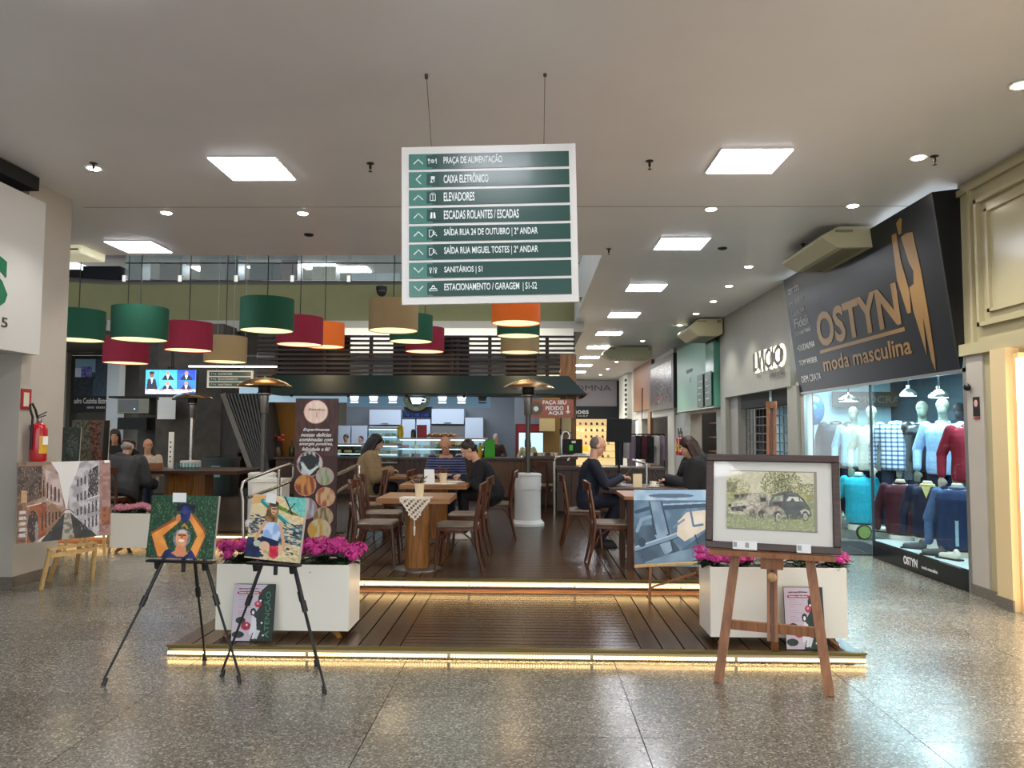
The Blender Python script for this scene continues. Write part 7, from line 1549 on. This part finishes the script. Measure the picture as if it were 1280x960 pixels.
A.obj('banner_print', bw, bh - .04, bn, (0, -.004, bh / 2 + .02)); MB().bx(-bw / 2, bw / 2, 0, .02, .02, bh).obj('backing', mat('banner_back', '#2a1613', .7), bn); MB().bx(-bw / 2 - .01, bw / 2 + .01, -.06, .1, 0, .04).obj('foot', BLACK, bn)
for i, (s_, w_) in enumerate((('Experimente', .62), ('nossas delícias', .72), ('combinadas com', .78), ('energia positiva,', .78), ('felicidade e fé!', .66))):
    fit(s_, -bw * w_ / 2, bw * w_ / 2, bh * (.80 - i * .0285), bh * (.80 - i * .0285) + .042, PAPER, bn, y=-.007, shear=.35, bold=.01)
fit('Bênçãos', -bw * .2, bw * .2, bh * .925, bh * .925 + .03, mat('script_rose', '#b06a5c', .6), bn, y=-.007, shear=.3); MB().bx(-.003, .003, -.007, -.004, bh * .885, bh * .92).obj('print_line', mat('script_rose', '#b06a5c', .6), bn)
# television
q0, q1 = at(181, 461, Y=15.0), at(246, 494, Y=15.0); tv = thing('television', 'wall television showing a news panel with several men in suits', 'television', ((q0.x + q1.x) / 2, 15.0, (q0.z + q1.z) / 2)); tw, th_ = (q1.x - q0.x) / 2, (q0.z - q1.z) / 2
MB().bx(-tw, tw, 0, .06, -th_, th_).obj('case', BLACK, tv, bevel=.008)
A = Art(110, 60, '#2a86d6')
for k in range(2):
    for j in range(2): x = .26 + k * .37; y = j * .42; A.rect(x, y, x + .36, y + .41, ['#2f9be6', '#2040a8', '#2a8be0', '#1f6fd0'][k + 2 * j], c2='#57b8f0' if k == 0 else '#2f5fc8', n=5); A.poly([(x + .06, y + .41), (x + .12, y + .22), (x + .24, y + .22), (x + .31, y + .41)], '#14182a'); A.ell(x + .18, y + .13, .035, .09, '#a87860'); A.poly([(x + .15, y + .22), (x + .21, y + .22), (x + .18, y + .41)], '#dfe6f2')
A.rect(0, 0, .25, .8, '#3a9ada'); A.ell(.12, .2, .045, .12, '#7a4c38'); A.ell(.12, .12, .05, .06, '#14100f'); A.poly([(.02, .8), (.04, .4), (.12, .34), (.2, .4), (.24, .8)], '#161a2a'); A.poly([(.1, .34), (.15, .34), (.125, .6)], '#e6e6ee'); A.rect(.0, .8, 1, .86, '#d04a5c', c2='#e8c0c8'); A.rect(0, .86, 1, 1, '#cfe0f0', c2='#a8c8e8')
A.obj('screen', tw * 1.9, th_ * 1.84, tv, (0, -.004, .0), m=paint_mat('screen_picture', .3, 1.5)); MB().tube([(0, .06, .1), (0, .06, 3.7 - tv.location.z)], .03, 8).obj('ceiling_pole', BLACK, tv)
q0, q1 = at(259, 463, Y=14.6), at(316, 485, Y=14.6); db = thing('small_directory', 'small white framed direction board with three green lines at the left', 'sign', ((q0.x + q1.x) / 2, 14.6, (q0.z + q1.z) / 2)); dw, dh = (q1.x - q0.x) / 2, (q0.z - q1.z) / 2
MB().bx(-dw, dw, 0, .03, -dh, dh).obj('board', PWHITE, db)
for k, s_ in enumerate(('ELEVADORES', 'ESTACIONAMENTO', 'SANITÁRIOS')): z = dh * .6 - k * dh * .6; MB().bx(-dw * .9, dw * .9, -.006, 0, z - dh * .24, z + dh * .24).obj('direction_bar', SGR, db); fit(s_, -dw * .5, dw * (.1 + .25 * (k == 1)), z - dh * .12, z + dh * .12, PAPER, db, y=-.01); fit('< > o', -dw * .82, -dw * .6, z - dh * .1, z + dh * .1, PAPER, db, y=-.01)
for s_ in (-1, 1): MB().tube([(s_ * dw * .6, .015, dh), (s_ * dw * .6, .015, 7.4 - db.location.z)], .005, 4).obj('cord', CORDL, db)
q0, q1 = at(236, 458, Y=14.8), at(346, 459, Y=14.8); tb = thing('tube_light', 'long thin white tube light hanging above the small direction board', 'tube light', ((q0.x + q1.x) / 2, 14.8, q0.z)); MB().tube([((q0.x - q1.x) / 2, 0, 0), ((q1.x - q0.x) / 2, 0, 0)], .018, 10).obj('tube', emat('tube_glow', '#f4f6ee', 2.4), tb); MB().tube([(0, 0, .01), (0, 0, 7.4 - q0.z)], .005, 4).obj('cord', CORDL, tb)
# left background appliances
q0, q1 = at(147, 498, Y=16.3), at(186, 517, Y=16.3); mwv = thing('wall_box', 'grey microwave-like box on a bracket left of the television', 'appliance', ((q0.x + q1.x) / 2, 16.3, q1.z)); a_ = (q1.x - q0.x) / 2
MB().bx(-a_, a_, 0, .35, 0, q0.z - q1.z).obj('case', mat('box_olive', '#7b7a68', .4), mwv, bevel=.01); MB().bx(-a_ + .03, a_ * .3, -.008, 0, .03, q0.z - q1.z - .03).obj('door', mat('box_door', '#2e3434', .2), mwv); MB().ell((a_ * .1, -.012, .1), (.012, .006, .012), 8, 6).obj('light_dot', emat('dot_blue', '#9fdcff', 3), mwv); MB().bx(-a_ - .2, a_ + .5, 0, .4, q0.z - q1.z + .01, q0.z - q1.z + .05).obj('shelf', BLACKM, mwv); MB().bx(-a_ * .3, a_ * .3, .35, 1.1, .0, .1).obj('arm', BLACKM, mwv)
q0, q1 = at(147, 522, Y=16.4), at(183, 537, Y=16.4); tag(MB().bx(q0.x, q1.x, 16.4, 17.5, q1.z, q0.z).obj('speaker_box', BLACKM, None), 'black box mounted under the grey appliance at the left', 'speaker')
q = at(213, 588, Y=11.3); wd_ = thing('white_dispenser', 'tall narrow white dispenser with dark dots on the bar table', 'dispenser', (q.x, 11.3, .931)); hh2 = at(213, 540, Y=11.3).z - .931
MB().bx(-.035, .035, -.02, .02, 0, hh2).obj('post', PWHITE, wd_, bevel=.006)
for k in range(5): MB().ell((.0, -.021, hh2 * (.2 + .13 * k)), (.012, .003, .014), 8, 5).obj('dot', BLACKM, wd_)
for i in range(7): tag(MB().lathe([(.03, 0), (.036, .09), (.033, .09), (.028, .006), (.001, .005)], n=12).obj('drinking_glass', GLASSD, None, (q.x + .18 + .1 * (i % 4), 11.1 + .12 * (i // 4), .931)), 'clear glass on the right end of the bar table, %s' % PL[i], 'glass', 'glasses on the bar table')
tag(MB().bx(-.11, .09, -.06, .06, 0, .09).obj('condiment_tray', mat('tray_wood', '#8a5a34', .5), None, (q.x - .16, 11.15, .931), bevel=.004), 'small wooden tray beside the white dispenser', 'tray')
tag(MB().lathe([(.035, 0), (.045, .1), (.04, .1), (.001, .01)], n=14).obj('cup', PWHITE, None, (q.x - .62, 11.1, .931)), 'white cup in front of the bald man', 'cup')
bn2 = thing('waste_bin', 'dark green bin with a pale label beside the concrete column', 'bin', (at(270, 600, Y=15.6).x, 15.6, 0)); MB().prism([(-.27, 0), (.27, 0), (.3, 1.0 - .12), (-.3, .88)], lambda a, b: (a, 0, b), lambda a, b: (a, .5, b)).obj('body', mat('bin_green', '#12201a', .4), bn2); MB().bx(-.31, .31, -.02, .52, .88, .95).obj('lid', mat('bin_green', '#12201a', .4), bn2); MB().bx(-.1, .08, -.006, .02, .55, .78).obj('label', mat('bin_label', '#6d97a3', .5), bn2)
wb = thing('white_box', 'white cabinet box behind the bent handrail', 'box', (at(322, 610, Y=9.95).x, 10.3, .19)); MB().bx(-.2, .2, 0, .35, 0, .62).obj('body', PWHITE, wb, bevel=.01); MB().bx(-.21, .21, -.01, .36, .62, .66).obj('lid', PWHITE, wb)
# plant stand / wine bottle area by the amber wall
tag(MB().bx(-.12, .12, -.006, 0, -.17, .17).obj('notice', PAPER, None, (at(338, 529, Y=16.35).x, 16.4, at(338, 529, Y=16.35).z)), 'white printed notice on the amber wall', 'notice')
sb = thing('sideboard', 'dark sideboard with flowers and bottles in front of the amber wall', 'sideboard', (at(355, 600, Y=15.7).x, 15.7, .17)); MB().bx(-.55, .55, 0, .4, 0, .75).obj('body', DARKW, sb); MB().bx(-.58, .58, -.03, .42, .75, .79).obj('top', OAK, sb)
for i in range(4): bottle(sb.location.x + .1 + i * .11, 15.85, .961, .34, BC[(i * 2 + 3) % 6], '%s bottle on the sideboard by the amber wall' % BN[(i * 2 + 3) % 6] if i != 3 else 'tall last bottle on the sideboard by the amber wall', 'bottles on the sideboard')
ob = thing('flower_vase', 'vase of red flowers on the sideboard by the amber wall', 'plant', (sb.location.x - .2, 15.85, .961)); MB().lathe([(.05, 0), (.07, .1), (.04, .2)], n=14).obj('vase', mat('vase_brown', '#6a4a34', .4), ob); m = MB(); [m.ell((.1 * math.cos(i * 1.3), .06 * math.sin(i * 1.3), .34 + .05 * (i % 3)), (.045, .045, .035), 8, 6) for i in range(7)]; m.obj('red_blooms', mat('bloom_red', '#a83c28', .6), ob)['kind'] = 'stuff'; m = MB(); [m.tube([(0, 0, .18), (.1 * math.cos(i * 1.3), .06 * math.sin(i * 1.3), .34)], .006, 4) for i in range(7)]; m.obj('stems', LEAF, ob)['kind'] = 'stuff'
# clothes racks beyond
def rack(px, py, Y, n, lab, cols, w_=1.2, hz=None, along='x'):
    q = at(px, py, Y=Y); t = thing('clothes_rack', lab, 'clothes rack', (q.x, Y, 0)); z = q.z
    MB().tube([(-w_ / 2, 0, z), (w_ / 2, 0, z)], .02, 8).obj('top_bar', BLACK, t)
    for s_ in (-1, 1): MB().tube([(s_ * w_ / 2, 0, 0), (s_ * w_ / 2, 0, z)], .02, 8).obj('post', BLACK, t)
    for i in range(n):
        x = q.x - w_ / 2 + w_ * (i + .5) / n; R = random.Random(i); h_ = R.uniform(.7, 1.0)
        g_ = thing('garment', '%s garment hanging on the %s' % (['first', 'second', 'third', 'fourth', 'fifth', 'sixth', 'seventh', 'eighth', 'ninth'][i], lab), 'garment', (x, Y, z), 0, 'garments on the ' + lab)
        MB().prism([(-.2, -.08), (-.05, -.03), (.05, -.03), (.2, -.08), (.17, -h_), (-.17, -h_)], lambda a, b: (-.02, a, b), lambda a, b: (.035, a, b)).obj('cloth', cols[i % len(cols)], g_, rot=(0, 0, .5)); MB().tube([(0, 0, -.03), (0, 0, .02)], .006, 5).obj('hook', STEEL, g_)
GC = [cl('garment_white', '#c9c5bf'), cl('garment_wine', '#5a1f2a'), cl('garment_black', '#1b1a1e'), cl('garment_mauve', '#8c7a8c'), cl('garment_beige', '#b09a7a')]
rack(298, 545, 19.0, 6, 'far left clothes rack beside the escalator', GC, 1.0)
tag(MB().prism([(-.2, -.3), (.2, -.3), (.22, .3), (-.18, .3)], lambda a, b: (a, 0, b), lambda a, b: (a, .06, b)).obj('framed_print', mat('print_grey', '#a9a79b', .5, noise=.4, scale=4), None, at(294, 567, Y=18.2)), 'grey framed print leaning by the far left clothes rack', 'picture')
tag(MB().bx(-.9, .9, 0, .5, 0, .98).obj('low_counter', DARKW, None, (at(312, 590, Y=17.9).x + .1, 18.0, 0)), 'low brown counter under the far left clothes rack', 'counter')
rack(800, 543, 24.0, 8, 'clothes rack by the shop right of the black monitor', [GC[2], GC[0], GC[3], GC[2], GC[1]], 1.5)
light('AREA', 'back_left_light', (-8, 19.5, 3.7), 60, (1, .97, .92), 4, (0, 0, 0), 2)
light('AREA', 'far_corridor_light', (2.5, 30, 3.9), 60, (1, .97, .92), 2, (0, 0, 0), 6)
